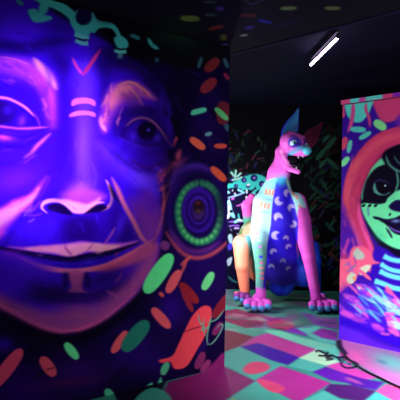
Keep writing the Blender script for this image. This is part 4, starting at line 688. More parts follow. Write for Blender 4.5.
('s',(160,235,225),0.7898301519007118,0.0085,[505,257,523,233,556,225,588,216,621,226,625,235,608,261,575,272,541,279,508,266]),
('s',(240,110,180),0.6256050227107836,0.0085,[440,139,460,129,486,131,513,134,534,147,535,151,515,160,489,157,463,156,441,144]),
('s',(240,110,180),0.6878614297195472,0.0085,[506,268,514,249,535,239,556,234,575,243,577,249,566,263,549,267,532,276,510,273]),
('s',(230,80,190),0.5925958673763869,0.0084,[503,196,526,177,561,171,596,165,629,176,631,183,610,204,574,210,538,216,505,204]),
('s',(240,110,180),0.6246997795566426,0.0085,[501,231,518,216,544,211,571,199,599,198,603,203,588,227,559,241,528,247,502,237]),
('s',(160,235,225),0.5100156500141632,0.0084,[549,384,577,372,608,377,640,374,671,388,673,396,651,418,614,421,576,416,549,392]),
('s',(160,235,225),0.5405262298214616,0.0085,[488,399,497,376,520,361,543,350,566,355,569,360,559,379,538,389,517,403,492,404]),
('s',(230,80,190),0.7476280676598545,0.0085,[464,328,488,315,521,320,554,328,577,349,576,356,550,364,520,357,489,353,464,335]),
('s',(240,110,180),0.7071064590224728,0.0084,[521,179,540,160,567,156,595,144,627,149,632,156,617,183,585,196,552,202,523,187]),
('s',(160,235,225),0.7156081315941697,0.0085,[475,428,497,406,533,402,567,399,598,414,600,422,578,443,544,447,509,451,477,437]),
('s',(90,25,170),0.24124451152689466,0.009,[166,1442,167,1430,176,1418,186,1399,200,1384,203,1386,202,1405,192,1425,182,1439,168,1444]),
('s',(150,40,130),0.37973024603593003,0.0089,[249,1172,245,1155,251,1137,257,1117,271,1104,276,1105,280,1124,274,1145,268,1163,254,1174]),
('s',(235,100,140),0.3388969172373588,0.0092,[29,1217,26,1204,31,1188,37,1166,50,1149,54,1150,57,1171,51,1194,45,1210,33,1218]),
('s',(90,25,170),0.42647638889728673,0.0088,[286,1353,282,1337,285,1316,288,1288,298,1265,302,1265,306,1290,303,1319,299,1340,290,1353]),
('s',(235,100,140),0.2884567332004476,0.009,[126,1444,125,1416,135,1386,145,1363,161,1349,165,1351,167,1371,157,1394,148,1423,130,1445]),
('s',(90,25,170),0.41996457219285427,0.0091,[29,1365,24,1342,34,1318,44,1296,63,1283,69,1285,73,1306,64,1329,54,1352,34,1367]),
('s',(235,100,140),0.2892459786655712,0.009,[175,1067,170,1035,179,996,189,951,208,918,214,920,219,959,209,1003,200,1043,180,1068]),
('s',(235,100,140),0.3060014231958623,0.009,[112,904,108,891,112,875,116,850,127,830,131,831,135,854,130,879,126,897,115,905]),
('s',(90,25,170),0.4261586869505568,0.009,[153,861,152,837,159,811,166,789,178,775,181,776,182,794,176,816,169,842,157,862]),
('s',(90,25,170),0.36563982961581915,0.009,[106,1077,106,1044,116,1006,126,975,142,957,146,958,147,982,137,1012,127,1049,110,1078]),
('s',(150,40,130),0.35152981592915233,0.0091,[42,1219,38,1200,47,1180,55,1159,73,1145,78,1147,81,1168,73,1190,64,1210,47,1221]),
('s',(235,100,140),0.407624292975451,0.009,[126,1048,122,1016,133,978,143,941,163,916,168,918,172,950,161,986,151,1024,131,1050]),
('s',(150,40,90),0.3711628483331955,0.009,[160,1312,178,1337,184,1373,191,1416,184,1453,178,1453,161,1420,155,1378,148,1342,155,1313]),
('s',(150,40,90),0.3733619829324803,0.009,[139,1536,165,1561,186,1597,206,1629,213,1658,209,1661,183,1642,162,1610,141,1573,134,1539]),
('s',(230,110,110),0.2545983591455072,0.0091,[57,1409,74,1431,86,1465,98,1503,100,1536,97,1537,80,1508,68,1470,56,1437,54,1410]),
('s',(230,110,110),0.3801688063911276,0.0091,[104,1739,116,1769,122,1807,127,1844,123,1874,120,1875,107,1848,102,1811,96,1772,100,1740]),
('s',(150,40,90),0.22903572777675443,0.0091,[78,1288,95,1295,109,1308,122,1315,130,1326,129,1328,114,1330,97,1321,82,1307,76,1290]),
('s',(150,40,90),0.22343410583427753,0.0091,[101,1461,124,1485,138,1520,152,1552,153,1581,148,1583,126,1563,111,1531,96,1495,96,1463]),
('s',(230,110,110),0.31924712961870444,0.009,[155,1747,174,1769,185,1802,196,1831,195,1857,191,1859,172,1840,161,1811,150,1778,151,1748]),
('s',(150,40,90),0.23107958066635093,0.0091,[104,1625,118,1632,125,1647,132,1665,129,1683,124,1684,110,1673,103,1656,97,1642,100,1627]),
('s',(225,80,130),0.5512411391510306,0.009,[76,795,85,769,105,744,126,726,146,721,148,724,138,740,119,755,100,780,79,797]),
('s',(225,80,130),0.3362171162465394,0.0091,[81,829,79,804,91,779,103,753,124,739,129,741,131,767,119,792,107,817,86,832]),
('s',(235,120,120),0.47330216722815543,0.0092,[-24,737,-10,702,15,663,40,627,64,604,67,605,53,636,29,672,4,710,-21,738]),
('s',(235,120,120),0.47974180009353784,0.0092,[-30,606,-25,585,-7,565,10,536,34,516,39,518,34,549,16,580,-3,602,-26,610]),
('s',(150,90,200),0.47410880034207864,0.009,[86,794,92,762,111,728,130,695,154,674,158,677,153,708,134,741,115,775,91,797]),
('s',(235,120,120),0.39989995613549817,0.0092,[-10,946,1,926,21,904,40,879,60,862,62,864,51,887,31,912,11,934,-8,947]),
('s',(235,120,120),0.5087163135144832,0.0091,[6,831,12,804,28,773,43,745,61,728,63,729,57,753,42,780,26,810,8,832]),
('s',(150,90,200),0.34545188227535595,0.0091,[52,918,54,901,63,880,71,858,82,843,84,843,81,862,73,884,65,905,54,919])]
LAYERS_CAP = [
('p',(215,80,130),1,0.0123,[-57,2555,111,2530,82,2311,-75,2329]),
('p',(85,215,190),1,0.0121,[100,2532,208,2516,180,2300,82,2311]),
('p',(190,70,150),1,0.012,[197,2518,271,2507,244,2293,180,2300]),
('p',(90,210,185),1,0.0118,[261,2509,445,2482,418,2273,244,2293]),
('p',(200,65,110),1,0.0115,[435,2484,543,2468,517,2262,418,2273]),
('p',(120,40,160),1,0.0112,[533,2469,785,2433,761,2234,517,2262])]
LAYERS_FLOOR = [
('g',(95,140,110),0.9,[1167,7180,880,87,-108,-680]),
('g',(60,120,90),0.8,[1369,7509,768,79,-70,-390]),
('g',(105,60,95),0.7,[623,6011,412,34,-39,-394]),
('g',(150,150,170),0.9,[427,7745,124,13,-33,-642]),
('p',(118,36,66),1,0.0405,[26,6177,492,6510,855,6137,714,5582,458,5431,26,5762]),
('p',(70,150,125),1,0.0348,[26,5860,304,5833,531,5524,714,5582,746,5327,579,5157,328,5422,26,5234]),
('p',(120,38,62),1,0.0283,[26,5275,328,5422,579,5157,409,4821,266,4649,26,4483]),
('p',(130,45,110),1,0.0394,[781,6131,1220,6009,1070,5477,787,5633]),
('p',(178,56,92),1,0.038,[790,5823,1098,5999,1125,5706,975,5428,797,5544]),
('p',(120,50,160),1,0.035,[920,5424,1151,5662,1314,5496,1128,5235]),
('p',(110,205,165),1,0.0306,[714,5582,819,5546,1057,5191,1364,4885,1309,4716,1136,4737,972,4963,740,5286]),
('p',(85,190,165),1,0.0338,[1087,5566,1236,5859,1513,5425,1374,4920,1221,5015]),
('p',(130,50,150),1,0.0337,[1219,5362,1380,5589,1513,5425,1414,5065,1278,5168]),
('p',(115,70,150),1,0.0425,[1298,6401,1477,6190,1698,6101,1537,5512,1309,5768]),
('p',(75,120,110),1,0.043,[963,6552,1298,6401,1309,5768,1087,5566,1108,6052]),
('p',(180,62,140),1,0.0281,[579,5157,746,5327,972,4963,1136,4737,915,4479,630,4904,409,4821]),
('p',(62,16,150),1,0.0244,[406,4787,595,4937,918,4494,773,4278,638,4406]),
('p',(70,175,150),1,0.0219,[221,4272,265,4618,406,4787,638,4406,756,4277,676,4195,452,3899]),
('p',(170,46,138),1,0.0162,[459,3899,709,4248,1031,3864,756,3536,710,3446,538,3438]),
('p',(125,30,98),1,0.0153,[-286,3149,-216,3819,26,4035,219,4219,449,3877,206,3492,-37,3160]),
('p',(75,185,160),1,0.0216,[769,4251,915,4479,1094,4270,956,4111]),
('p',(175,240,185),1,0.0234,[906,4479,1134,4770,1245,4387,1149,4222,1055,4321]),
('p',(70,180,150),1,0.0141,[59,3285,206,3492,456,3866,578,3658,657,3531,710,3446,531,3185]),
('p',(150,190,110),1,0.0138,[204,3439,257,3530,302,3479,266,3358]),
('p',(205,70,165),1,0.0209,[1094,4270,1245,4387,1318,4284,1438,3997,1294,3944,1172,4123]),
('p',(92,24,165),1,0.0194,[940,4110,1087,4244,1198,4101,1366,3926,1188,3851,1040,3930]),
('p',(70,20,150),1,0.0185,[1199,4077,1301,3967,1453,3908,1330,3735,1175,3809]),
('p',(70,24,100),1,0.0164,[1017,3842,1166,3829,1323,3715,1180,3503,1017,3567,940,3715]),
('p',(75,190,165),1,0.0144,[752,3518,935,3695,1002,3566,1070,3463,1030,3329,683,3313]),
('p',(75,200,180),1,0.015,[1152,3502,1316,3695,1378,3548,1366,3377,1094,3364]),
('p',(225,80,150),1,0.0165,[1323,3715,1453,3865,1544,3787,1686,3637,1556,3353,1392,3513]),
('p',(90,205,170),1,0.0257,[1158,4675,1355,4850,1330,4624,1235,4414]),
('p',(200,75,160),1,0.0246,[1293,4591,1366,4752,1423,4397,1317,4337]),
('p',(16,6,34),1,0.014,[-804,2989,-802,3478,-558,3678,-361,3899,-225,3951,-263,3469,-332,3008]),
('s',(68,190,150),1,0.0142,[-422,3326,-418,3497,-389,3609,-340,3689,-265,3673,-185,3544,-161,3371,-233,3271]),
('s',(60,170,130),1,0.0141,[-624,3417,-630,3559,-602,3598,-543,3455,-527,3321]),
('s',(205,70,105),1,0.0203,[381,4152,456,4326,561,4346,616,4242,565,4113,459,4035,396,4056]),
('s',(210,72,110),1,0.0167,[466,3888,523,3913,618,3821,654,3721,582,3639,512,3713]),
('s',(140,60,120),0.5337598334797244,0.0493,[1677,5708,1656,5667,1627,5650,1590,5655,1557,5678,1544,5713,1549,5761,1570,5803,1600,5821,1638,5816,1671,5792,1684,5756]),
('s',(110,150,120),0.5727280568785482,0.0647,[748,6675,725,6612,676,6577,600,6567,525,6584,483,6623,472,6688,493,6753,542,6790,621,6800,698,6782,740,6741]),
('s',(90,60,110),0.45353916688298257,0.0447,[762,5503,751,5488,727,5489,689,5505,652,5530,632,5554,627,5579,637,5594,662,5593,700,5576,737,5551,757,5526]),
('s',(40,60,60),0.30489453120148985,0.0474,[712,5724,697,5677,665,5646,615,5630,567,5632,541,5655,535,5698,549,5746,581,5778,632,5795,681,5792,707,5769]),
('s',(60,110,95),0.5955692477422576,0.0514,[628,5916,619,5900,600,5898,571,5912,542,5935,526,5958,522,5982,531,5999,550,6000,580,5986,609,5963,624,5940]),
('s',(60,110,95),0.5750491684066681,0.0773,[2106,7189,2077,7144,2024,7118,1946,7111,1873,7122,1834,7150,1830,7196,1858,7242,1911,7268,1991,7276,2065,7264,2103,7235]),
('s',(60,110,95),0.5950480365945925,0.0669,[1303,6732,1286,6685,1261,6663,1227,6665,1197,6688,1183,6725,1186,6779,1203,6827,1228,6850,1263,6848,1294,6824,1306,6786]),
('s',(60,110,95),0.3820723971465847,0.0659,[538,6697,524,6677,491,6678,437,6702,384,6736,353,6769,343,6802,357,6823,391,6822,446,6798,499,6763,530,6729]),
('s',(140,60,120),0.257492233371489,0.0534,[601,6040,581,5999,537,5983,466,5991,396,6018,356,6055,344,6104,363,6146,408,6163,481,6155,552,6127,591,6089]),
('s',(150,170,150),0.5197771197844736,0.0774,[1733,7212,1708,7167,1661,7148,1592,7153,1528,7179,1494,7217,1491,7269,1516,7316,1563,7336,1633,7330,1699,7304,1732,7265]),
('s',(150,170,150),0.2728613401330969,0.0581,[705,6261,692,6243,664,6249,620,6281,576,6324,552,6363,546,6398,558,6418,587,6411,633,6377,676,6333,700,6295]),
('s',(150,170,150),0.49085432157294706,0.0523,[523,5978,508,5956,473,5952,415,5964,358,5988,324,6014,314,6044,328,6066,364,6071,423,6058,481,6034,514,6008]),
('s',(110,150,120),0.5116817068920858,0.0804,[1950,7316,1913,7248,1853,7218,1767,7225,1689,7263,1650,7321,1650,7401,1686,7472,1747,7504,1836,7496,1916,7456,1954,7396]),
('s',(90,60,110),0.47848285449723676,0.0653,[1925,6618,1905,6575,1874,6545,1832,6527,1794,6526,1776,6544,1778,6583,1797,6626,1828,6656,1872,6675,1911,6677,1928,6658]),
('s',(60,110,95),0.45017939196839085,0.0534,[1317,5968,1297,5932,1264,5924,1216,5943,1172,5981,1150,6023,1149,6073,1169,6111,1203,6119,1252,6098,1297,6060,1318,6017]),
('s',(150,170,150),0.5997418565446209,0.0428,[434,5432,424,5400,401,5382,365,5375,329,5382,309,5401,303,5433,313,5465,336,5485,373,5491,409,5484,429,5465]),
('s',(140,60,120),0.5531110528881964,0.055,[1231,6107,1212,6060,1182,6035,1139,6031,1101,6048,1082,6080,1082,6131,1100,6179,1130,6205,1174,6209,1214,6192,1233,6158]),
('s',(140,60,120),0.5044094666152463,0.0702,[1504,6833,1478,6785,1434,6776,1371,6804,1312,6857,1282,6916,1281,6984,1306,7035,1352,7045,1418,7014,1477,6959,1506,6899]),
('s',(60,110,95),0.42577103200841504,0.0491,[1233,5740,1219,5706,1198,5694,1171,5702,1147,5726,1137,5758,1140,5799,1155,5834,1175,5847,1203,5839,1227,5814,1237,5781]),
('s',(140,60,120),0.4993552557170374,0.0733,[1682,7080,1657,7039,1607,7005,1529,6979,1455,6968,1415,6979,1406,7012,1429,7053,1479,7087,1558,7114,1633,7126,1675,7114]),
('s',(150,170,150),0.5452735003093827,0.0509,[811,5896,800,5860,780,5844,752,5846,726,5862,713,5890,713,5930,724,5966,743,5983,772,5982,799,5964,811,5936]),
('s',(140,60,120),0.37449544285687475,0.0533,[1664,5954,1646,5933,1609,5927,1553,5935,1499,5953,1470,5975,1465,6001,1482,6022,1519,6028,1576,6020,1630,6002,1659,5980]),
('s',(110,150,120),0.44816739861902466,0.0706,[711,6965,693,6912,657,6885,600,6884,546,6906,515,6945,508,7003,524,7057,561,7085,619,7086,675,7063,705,7023]),
('s',(40,60,60),0.452657915105087,0.0727,[989,7112,969,7067,924,7030,853,6999,784,6985,745,6995,734,7030,752,7075,797,7112,869,7144,939,7158,979,7148]),
('s',(140,60,120),0.5523005010645562,0.0459,[855,5609,839,5585,801,5573,739,5571,679,5579,645,5594,635,5619,651,5642,689,5655,751,5657,812,5649,846,5633]),
('s',(40,60,60),0.31977447757105293,0.0441,[949,5473,932,5442,896,5429,841,5432,788,5449,759,5474,753,5509,769,5541,805,5554,861,5551,915,5534,944,5508]),
('s',(40,60,60),0.5346446948531891,0.0509,[1595,5824,1578,5804,1543,5797,1489,5803,1438,5818,1410,5837,1404,5862,1421,5882,1456,5889,1511,5883,1563,5868,1591,5848]),
('s',(110,150,120),0.4504427827241426,0.0556,[1633,6100,1606,6049,1560,6024,1495,6023,1434,6042,1404,6079,1403,6134,1429,6186,1476,6213,1544,6214,1605,6193,1635,6155]),
('s',(60,110,95),0.29791814411187034,0.0518,[497,5903,484,5876,455,5879,410,5914,367,5965,342,6013,337,6060,350,6089,380,6085,426,6048,470,5996,493,5948]),
('s',(150,170,150),0.534350902757523,0.073,[1566,6988,1548,6958,1517,6952,1471,6971,1428,7005,1407,7043,1406,7085,1423,7117,1455,7123,1502,7103,1544,7068,1565,7030]),
('s',(90,60,110),0.5137346946189563,0.0614,[1841,6437,1818,6401,1772,6372,1702,6350,1636,6342,1601,6352,1595,6381,1617,6417,1662,6446,1732,6468,1800,6477,1836,6467]),
('s',(40,60,60),0.4543549495012662,0.0852,[1988,7603,1960,7544,1912,7502,1843,7476,1780,7474,1748,7498,1747,7551,1774,7610,1821,7653,1892,7680,1957,7683,1988,7658]),
('s',(40,60,60),0.5809185304013158,0.0488,[1319,5720,1307,5704,1284,5702,1249,5712,1216,5730,1198,5750,1195,5772,1207,5788,1230,5791,1266,5781,1299,5762,1317,5742]),
('s',(90,60,110),0.4263376533476365,0.0625,[1163,6550,1142,6520,1094,6500,1018,6490,943,6492,900,6506,889,6534,908,6565,956,6585,1034,6595,1110,6593,1152,6578]),
('s',(40,60,60),0.5004265261467401,0.0889,[1896,7770,1867,7729,1807,7702,1714,7688,1624,7691,1575,7711,1564,7749,1591,7790,1651,7818,1746,7832,1837,7829,1886,7808]),
('s',(40,60,60),0.29691313405736564,0.0447,[975,5511,956,5478,916,5463,853,5466,793,5483,760,5510,752,5547,770,5580,811,5596,874,5593,935,5575,968,5548]),
('s',(140,60,120),0.5687202585810427,0.0844,[1508,7576,1482,7539,1428,7521,1344,7521,1262,7538,1216,7566,1205,7607,1229,7645,1284,7664,1370,7663,1453,7646,1498,7617]),
('s',(140,60,120),0.45764466465232573,0.0679,[507,6821,492,6776,458,6757,404,6764,352,6791,322,6830,314,6883,328,6929,362,6949,417,6942,470,6914,500,6874]),
('s',(90,60,110),0.36646197928565305,0.0568,[1306,6208,1288,6181,1251,6168,1192,6166,1135,6177,1104,6196,1097,6225,1114,6252,1152,6265,1212,6267,1269,6256,1300,6237]),
('s',(150,170,150),0.4715755558862453,0.0515,[1196,5897,1176,5861,1136,5846,1076,5852,1019,5874,988,5905,983,5947,1002,5984,1043,5999,1104,5993,1162,5971,1193,5939]),
('s',(110,150,120),0.513592767050056,0.0779,[732,7335,715,7303,674,7284,608,7277,542,7284,504,7302,493,7334,509,7366,550,7385,617,7392,683,7386,721,7367]),
('s',(60,110,95),0.436158253908494,0.0506,[1308,5828,1289,5788,1259,5772,1215,5779,1175,5804,1156,5839,1157,5886,1176,5928,1207,5945,1252,5938,1292,5912,1311,5876]),
('s',(90,60,110),0.597088167606048,0.0516,[1177,5935,1160,5899,1127,5877,1077,5867,1030,5870,1004,5889,1000,5923,1016,5958,1049,5981,1100,5992,1148,5988,1173,5969]),
('s',(150,170,150),0.4661993977062461,0.0489,[1120,5758,1104,5716,1078,5695,1043,5694,1010,5710,995,5740,995,5784,1011,5826,1036,5848,1073,5850,1106,5833,1121,5802]),
('s',(90,60,110),0.40532341758305623,0.0819,[1630,7373,1600,7325,1547,7320,1467,7358,1391,7419,1351,7484,1347,7555,1375,7605,1431,7610,1514,7571,1590,7507,1628,7441]),
('s',(60,110,95),0.47441793194444803,0.0589,[1244,6296,1228,6254,1204,6238,1172,6248,1145,6277,1132,6316,1136,6367,1152,6410,1176,6427,1209,6416,1237,6386,1248,6346]),
('s',(90,60,110),0.25453572627271526,0.0565,[1379,6212,1366,6176,1344,6148,1313,6127,1284,6119,1269,6130,1269,6160,1281,6196,1303,6224,1335,6246,1365,6254,1379,6242]),
('s',(60,110,95),0.42759521766472974,0.0475,[1050,5677,1030,5639,991,5621,930,5622,873,5639,841,5669,835,5711,854,5750,894,5769,956,5768,1015,5750,1046,5720]),
('s',(150,170,150),0.4418887593888968,0.0542,[947,6066,934,6042,909,6035,870,6047,833,6070,813,6097,809,6130,822,6155,847,6161,887,6149,925,6126,944,6098]),
('s',(150,170,150),0.3666878683962619,0.0547,[598,6116,581,6076,542,6061,481,6069,421,6094,386,6131,377,6178,393,6220,433,6236,496,6228,557,6201,591,6164]),
('s',(140,60,120),0.285999615524307,0.0655,[700,6740,680,6703,629,6678,548,6663,467,6663,421,6680,406,6714,425,6751,475,6777,558,6792,640,6792,687,6775]),
('s',(90,60,110),0.5009600192382231,0.0573,[803,6233,785,6192,750,6181,697,6197,646,6233,618,6278,613,6331,630,6374,665,6387,720,6369,772,6331,799,6286]),
('s',(150,170,150),0.3519596113985529,0.0536,[784,6063,771,6010,750,5981,721,5973,694,5987,681,6019,681,6073,694,6127,715,6158,745,6166,772,6152,785,6117]),
('s',(140,60,120),0.3925896161484077,0.077,[1139,7198,1122,7161,1094,7157,1054,7185,1016,7232,997,7282,997,7336,1013,7375,1042,7380,1083,7350,1121,7301,1139,7251]),
('s',(40,60,60),0.5376677363153726,0.0517,[517,5953,508,5931,486,5924,452,5931,418,5948,400,5969,395,5997,404,6020,426,6027,460,6020,494,6003,513,5981]),
('s',(60,110,95),0.25166229706058196,0.0698,[458,6936,445,6888,414,6864,364,6861,315,6880,288,6914,280,6965,292,7014,324,7040,375,7042,424,7023,452,6987]),
('s',(110,150,120),0.36249452415530814,0.0859,[854,7650,833,7607,786,7595,711,7613,638,7653,596,7700,585,7757,605,7802,653,7815,730,7795,804,7754,845,7707]),
('s',(90,60,110),0.40208413454974246,0.0838,[768,7533,746,7465,702,7444,635,7469,571,7526,536,7596,529,7685,550,7756,595,7779,665,7752,730,7692,764,7620]),
('s',(140,60,120),0.334388123612451,0.0726,[568,7091,548,7049,500,7024,422,7014,345,7021,300,7045,285,7086,303,7129,351,7155,431,7165,509,7157,555,7133]),
('s',(110,150,120),0.5425194318335227,0.0789,[808,7305,793,7268,764,7265,720,7295,677,7344,654,7395,651,7449,665,7488,695,7491,741,7459,783,7409,806,7358]),
('s',(110,150,120),0.365108882227439,0.0497,[1264,5757,1251,5742,1225,5747,1187,5771,1150,5803,1130,5833,1126,5861,1139,5876,1165,5871,1205,5847,1242,5813,1261,5784]),
('s',(40,60,60),0.5891696566288067,0.0762,[1836,7177,1810,7106,1776,7061,1733,7041,1697,7049,1682,7085,1690,7153,1715,7225,1749,7271,1794,7293,1831,7285,1845,7246]),
('s',(140,60,120),0.2925412795536061,0.0688,[1644,6755,1615,6705,1569,6693,1503,6718,1442,6767,1412,6825,1412,6893,1440,6947,1488,6960,1556,6933,1618,6881,1646,6822]),
('s',(90,60,110),0.25374964800443783,0.0465,[712,5673,696,5650,656,5632,590,5618,525,5612,488,5619,476,5638,491,5661,531,5680,598,5694,663,5700,701,5693]),
('s',(140,60,120),0.25582188970181197,0.0608,[1277,6435,1261,6383,1237,6351,1206,6339,1179,6349,1168,6379,1171,6431,1187,6484,1210,6517,1242,6529,1270,6519,1281,6488]),
('s',(110,150,120),0.39824910413832637,0.0639,[1280,6565,1261,6534,1223,6525,1166,6538,1111,6566,1081,6599,1075,6640,1094,6672,1132,6682,1191,6668,1246,6640,1276,6606]),
('s',(90,60,110),0.5758720902512849,0.0468,[1285,5651,1268,5624,1233,5602,1178,5587,1125,5582,1095,5591,1089,5615,1105,5642,1140,5664,1196,5680,1250,5685,1279,5675]),
('s',(150,170,150),0.25177967156748865,0.0593,[1847,6246,1821,6197,1786,6179,1740,6192,1701,6227,1685,6274,1692,6335,1717,6386,1753,6404,1801,6391,1841,6354,1856,6306]),
('s',(150,170,150),0.42028882435164927,0.0627,[691,6554,678,6520,649,6505,604,6510,560,6530,535,6559,529,6598,542,6633,571,6648,618,6643,662,6623,686,6593]),
('s',(150,170,150),0.4599120777528394,0.0519,[794,5972,776,5926,738,5901,681,5895,625,5907,594,5936,587,5982,603,6028,641,6054,700,6061,757,6048,788,6019]),
('s',(215,110,160),0.7,0.035,[1178,3976,1181,3934,1201,3908,1228,3864,1263,3850,1268,3861,1256,3926,1228,3972,1208,4000,1183,3989]),
('s',(190,110,165),1,0.034,[1456,5142,1914,4755,2169,4499,1689,3493,1537,3807,1447,4067,1387,4341,1367,4627]),
('g',(105,195,170),0.95,[1708,4415,104,-249,-126,-250]),
('g',(225,95,160),0.8,[1442,4571,51,-143,-72,-161]),
('g',(215,110,200),0.7,[1551,4003,80,-160,-44,-85]),
('g',(60,130,140),0.7,[1619,4409,29,-54,-25,-53]),
('s',(14,6,22),1,0.0248,[1404,5064,1455,5105,1404,4887,1386,4658,1348,4625,1346,4816]),
('s',(14,6,22),1,0.016,[1104,4654,1115,4678,1126,4694,1137,4680,1149,4650,1167,4613,1176,4592,1170,4598,1145,4584,1126,4584,1112,4590,1097,4539,1112,4533,1133,4532,1162,4549,1195,4607,1186,4661,1168,4700,1154,4732,1138,4749,1115,4721,1100,4689]),
('s',(14,6,22),1,0.0154,[1212,4693,1183,4626,1155,4535,1183,4529,1202,4552,1175,4510,1135,4424,1169,4429,1206,4460,1214,4507,1177,4476,1154,4449,1177,4476,1220,4561,1196,4581,1175,4572,1191,4604,1218,4664]),
('s',(14,6,22),1,0.0154,[1150,4474,1181,4522,1213,4561,1225,4540,1240,4505,1273,4495,1301,4493,1316,4544,1288,4546,1257,4554,1244,4589,1225,4613,1184,4565,1151,4514]),
('s',(14,6,22),1,0.0145,[1249,4482,1252,4433,1265,4392,1302,4447,1324,4525,1286,4458,1240,4364,1227,4284,1233,4233,1252,4210,1279,4208,1313,4224,1346,4252,1374,4293,1393,4354,1388,4396,1374,4430,1360,4456,1347,4484,1338,4537,1332,4584,1311,4542,1317,4495,1327,4441,1341,4410,1355,4386,1368,4354,1373,4327,1368,4316,1352,4292,1322,4267,1292,4252,1267,4254,1251,4273,1246,4313,1252,4355,1289,4428,1321,4484,1302,4481,1277,4440,1272,4472,1269,4519]),
('s',(14,6,22),1,0.0114,[1322,4337,1317,4326,1312,4318,1306,4315,1303,4317,1302,4325,1304,4336,1309,4347,1314,4355,1319,4358,1323,4356,1324,4348])]
LAYERS_CEILING = [
('g',(10,30,18),0.9,[-171,3673,219,-12,-12,315]),
('g',(10,6,40),0.7,[329,3546,280,-15,43,433]),
('s',(90,110,40),1,0.0155,[-24,3545,-33,3577,-57,3594,-97,3598,-136,3588,-159,3566,-165,3533,-155,3502,-131,3486,-93,3482,-54,3492,-32,3513]),
('s',(80,28,36),1,0.0149,[369,3459,364,3480,346,3493,314,3499,281,3496,260,3485,252,3465,257,3444,275,3431,307,3425,339,3428,360,3439]),
('s',(100,122,66),1,0.0138,[616,3314,614,3333,598,3347,568,3355,536,3355,516,3346,506,3327,509,3308,526,3295,555,3287,586,3287,606,3296]),
('s',(92,110,62),1,0.014,[905,3308,904,3327,888,3337,858,3340,825,3336,803,3324,793,3305,795,3287,811,3276,841,3273,873,3278,894,3289]),
('s',(95,30,25),1,0.0171,[152,3676,148,3703,131,3730,99,3758,66,3776,45,3776,36,3757,40,3729,58,3702,90,3675,122,3658,142,3658]),
('s',(80,80,35),1,0.0191,[187,3918,187,3959,181,3987,167,4003,151,4003,140,3983,133,3945,133,3905,139,3878,153,3863,169,3863,180,3881]),
('s',(50,72,66),1,0.013,[79,3240,75,3249,62,3255,41,3258,19,3257,6,3252,2,3244,6,3234,19,3229,40,3226,61,3227,74,3231]),
('s',(50,72,66),1,0.0148,[86,3464,82,3477,70,3485,49,3488,28,3487,15,3480,10,3468,15,3455,27,3448,48,3444,69,3445,81,3452]),
('s',(140,130,125),1,0.0186,[345,3863,344,3879,335,3891,318,3899,301,3900,290,3894,285,3880,287,3864,296,3852,312,3844,329,3842,340,3848]),
('s',(80,60,130),1,0.0209,[205,4105,203,4117,195,4124,181,4128,168,4126,159,4120,156,4108,158,4097,166,4089,179,4086,193,4088,201,4094]),
('s',(60,30,110),1,0.0138,[136,3354,133,3373,124,3382,109,3382,94,3373,85,3360,82,3340,86,3322,95,3313,109,3313,124,3321,133,3334]),
('s',(60,40,140),1,0.017,[372,3685,371,3705,362,3720,345,3731,327,3734,315,3727,308,3710,310,3690,319,3675,336,3664,354,3661,366,3668]),
('s',(40,30,150),1,0.0159,[492,3597,487,3611,470,3612,440,3601,410,3582,392,3563,385,3543,391,3530,408,3528,437,3539,466,3558,485,3576]),
('s',(60,90,100),1,0.0106,[-672,2952,-691,2973,-722,2969,-764,2940,-802,2900,-818,2864,-814,2831,-796,2811,-766,2815,-725,2842,-688,2880,-670,2916]),
('s',(120,40,60),1,0.0117,[-389,3049,-398,3075,-420,3095,-456,3110,-492,3115,-511,3106,-516,3084,-506,3058,-483,3038,-448,3024,-414,3019,-394,3028]),
('s',(80,66,110),0.8,0.0097,[250,3202,269,3229,292,3256,307,3270,322,3272,337,3258,352,3238,370,3216,384,3196,383,3192,366,3201,346,3217,331,3237,318,3250,307,3247,294,3236,270,3215,250,3198]),
('s',(45,35,120),0.6,0.0203,[507,3702,546,3677,592,3625,632,3557,658,3493,657,3489,624,3533,584,3599,539,3649,506,3696])]
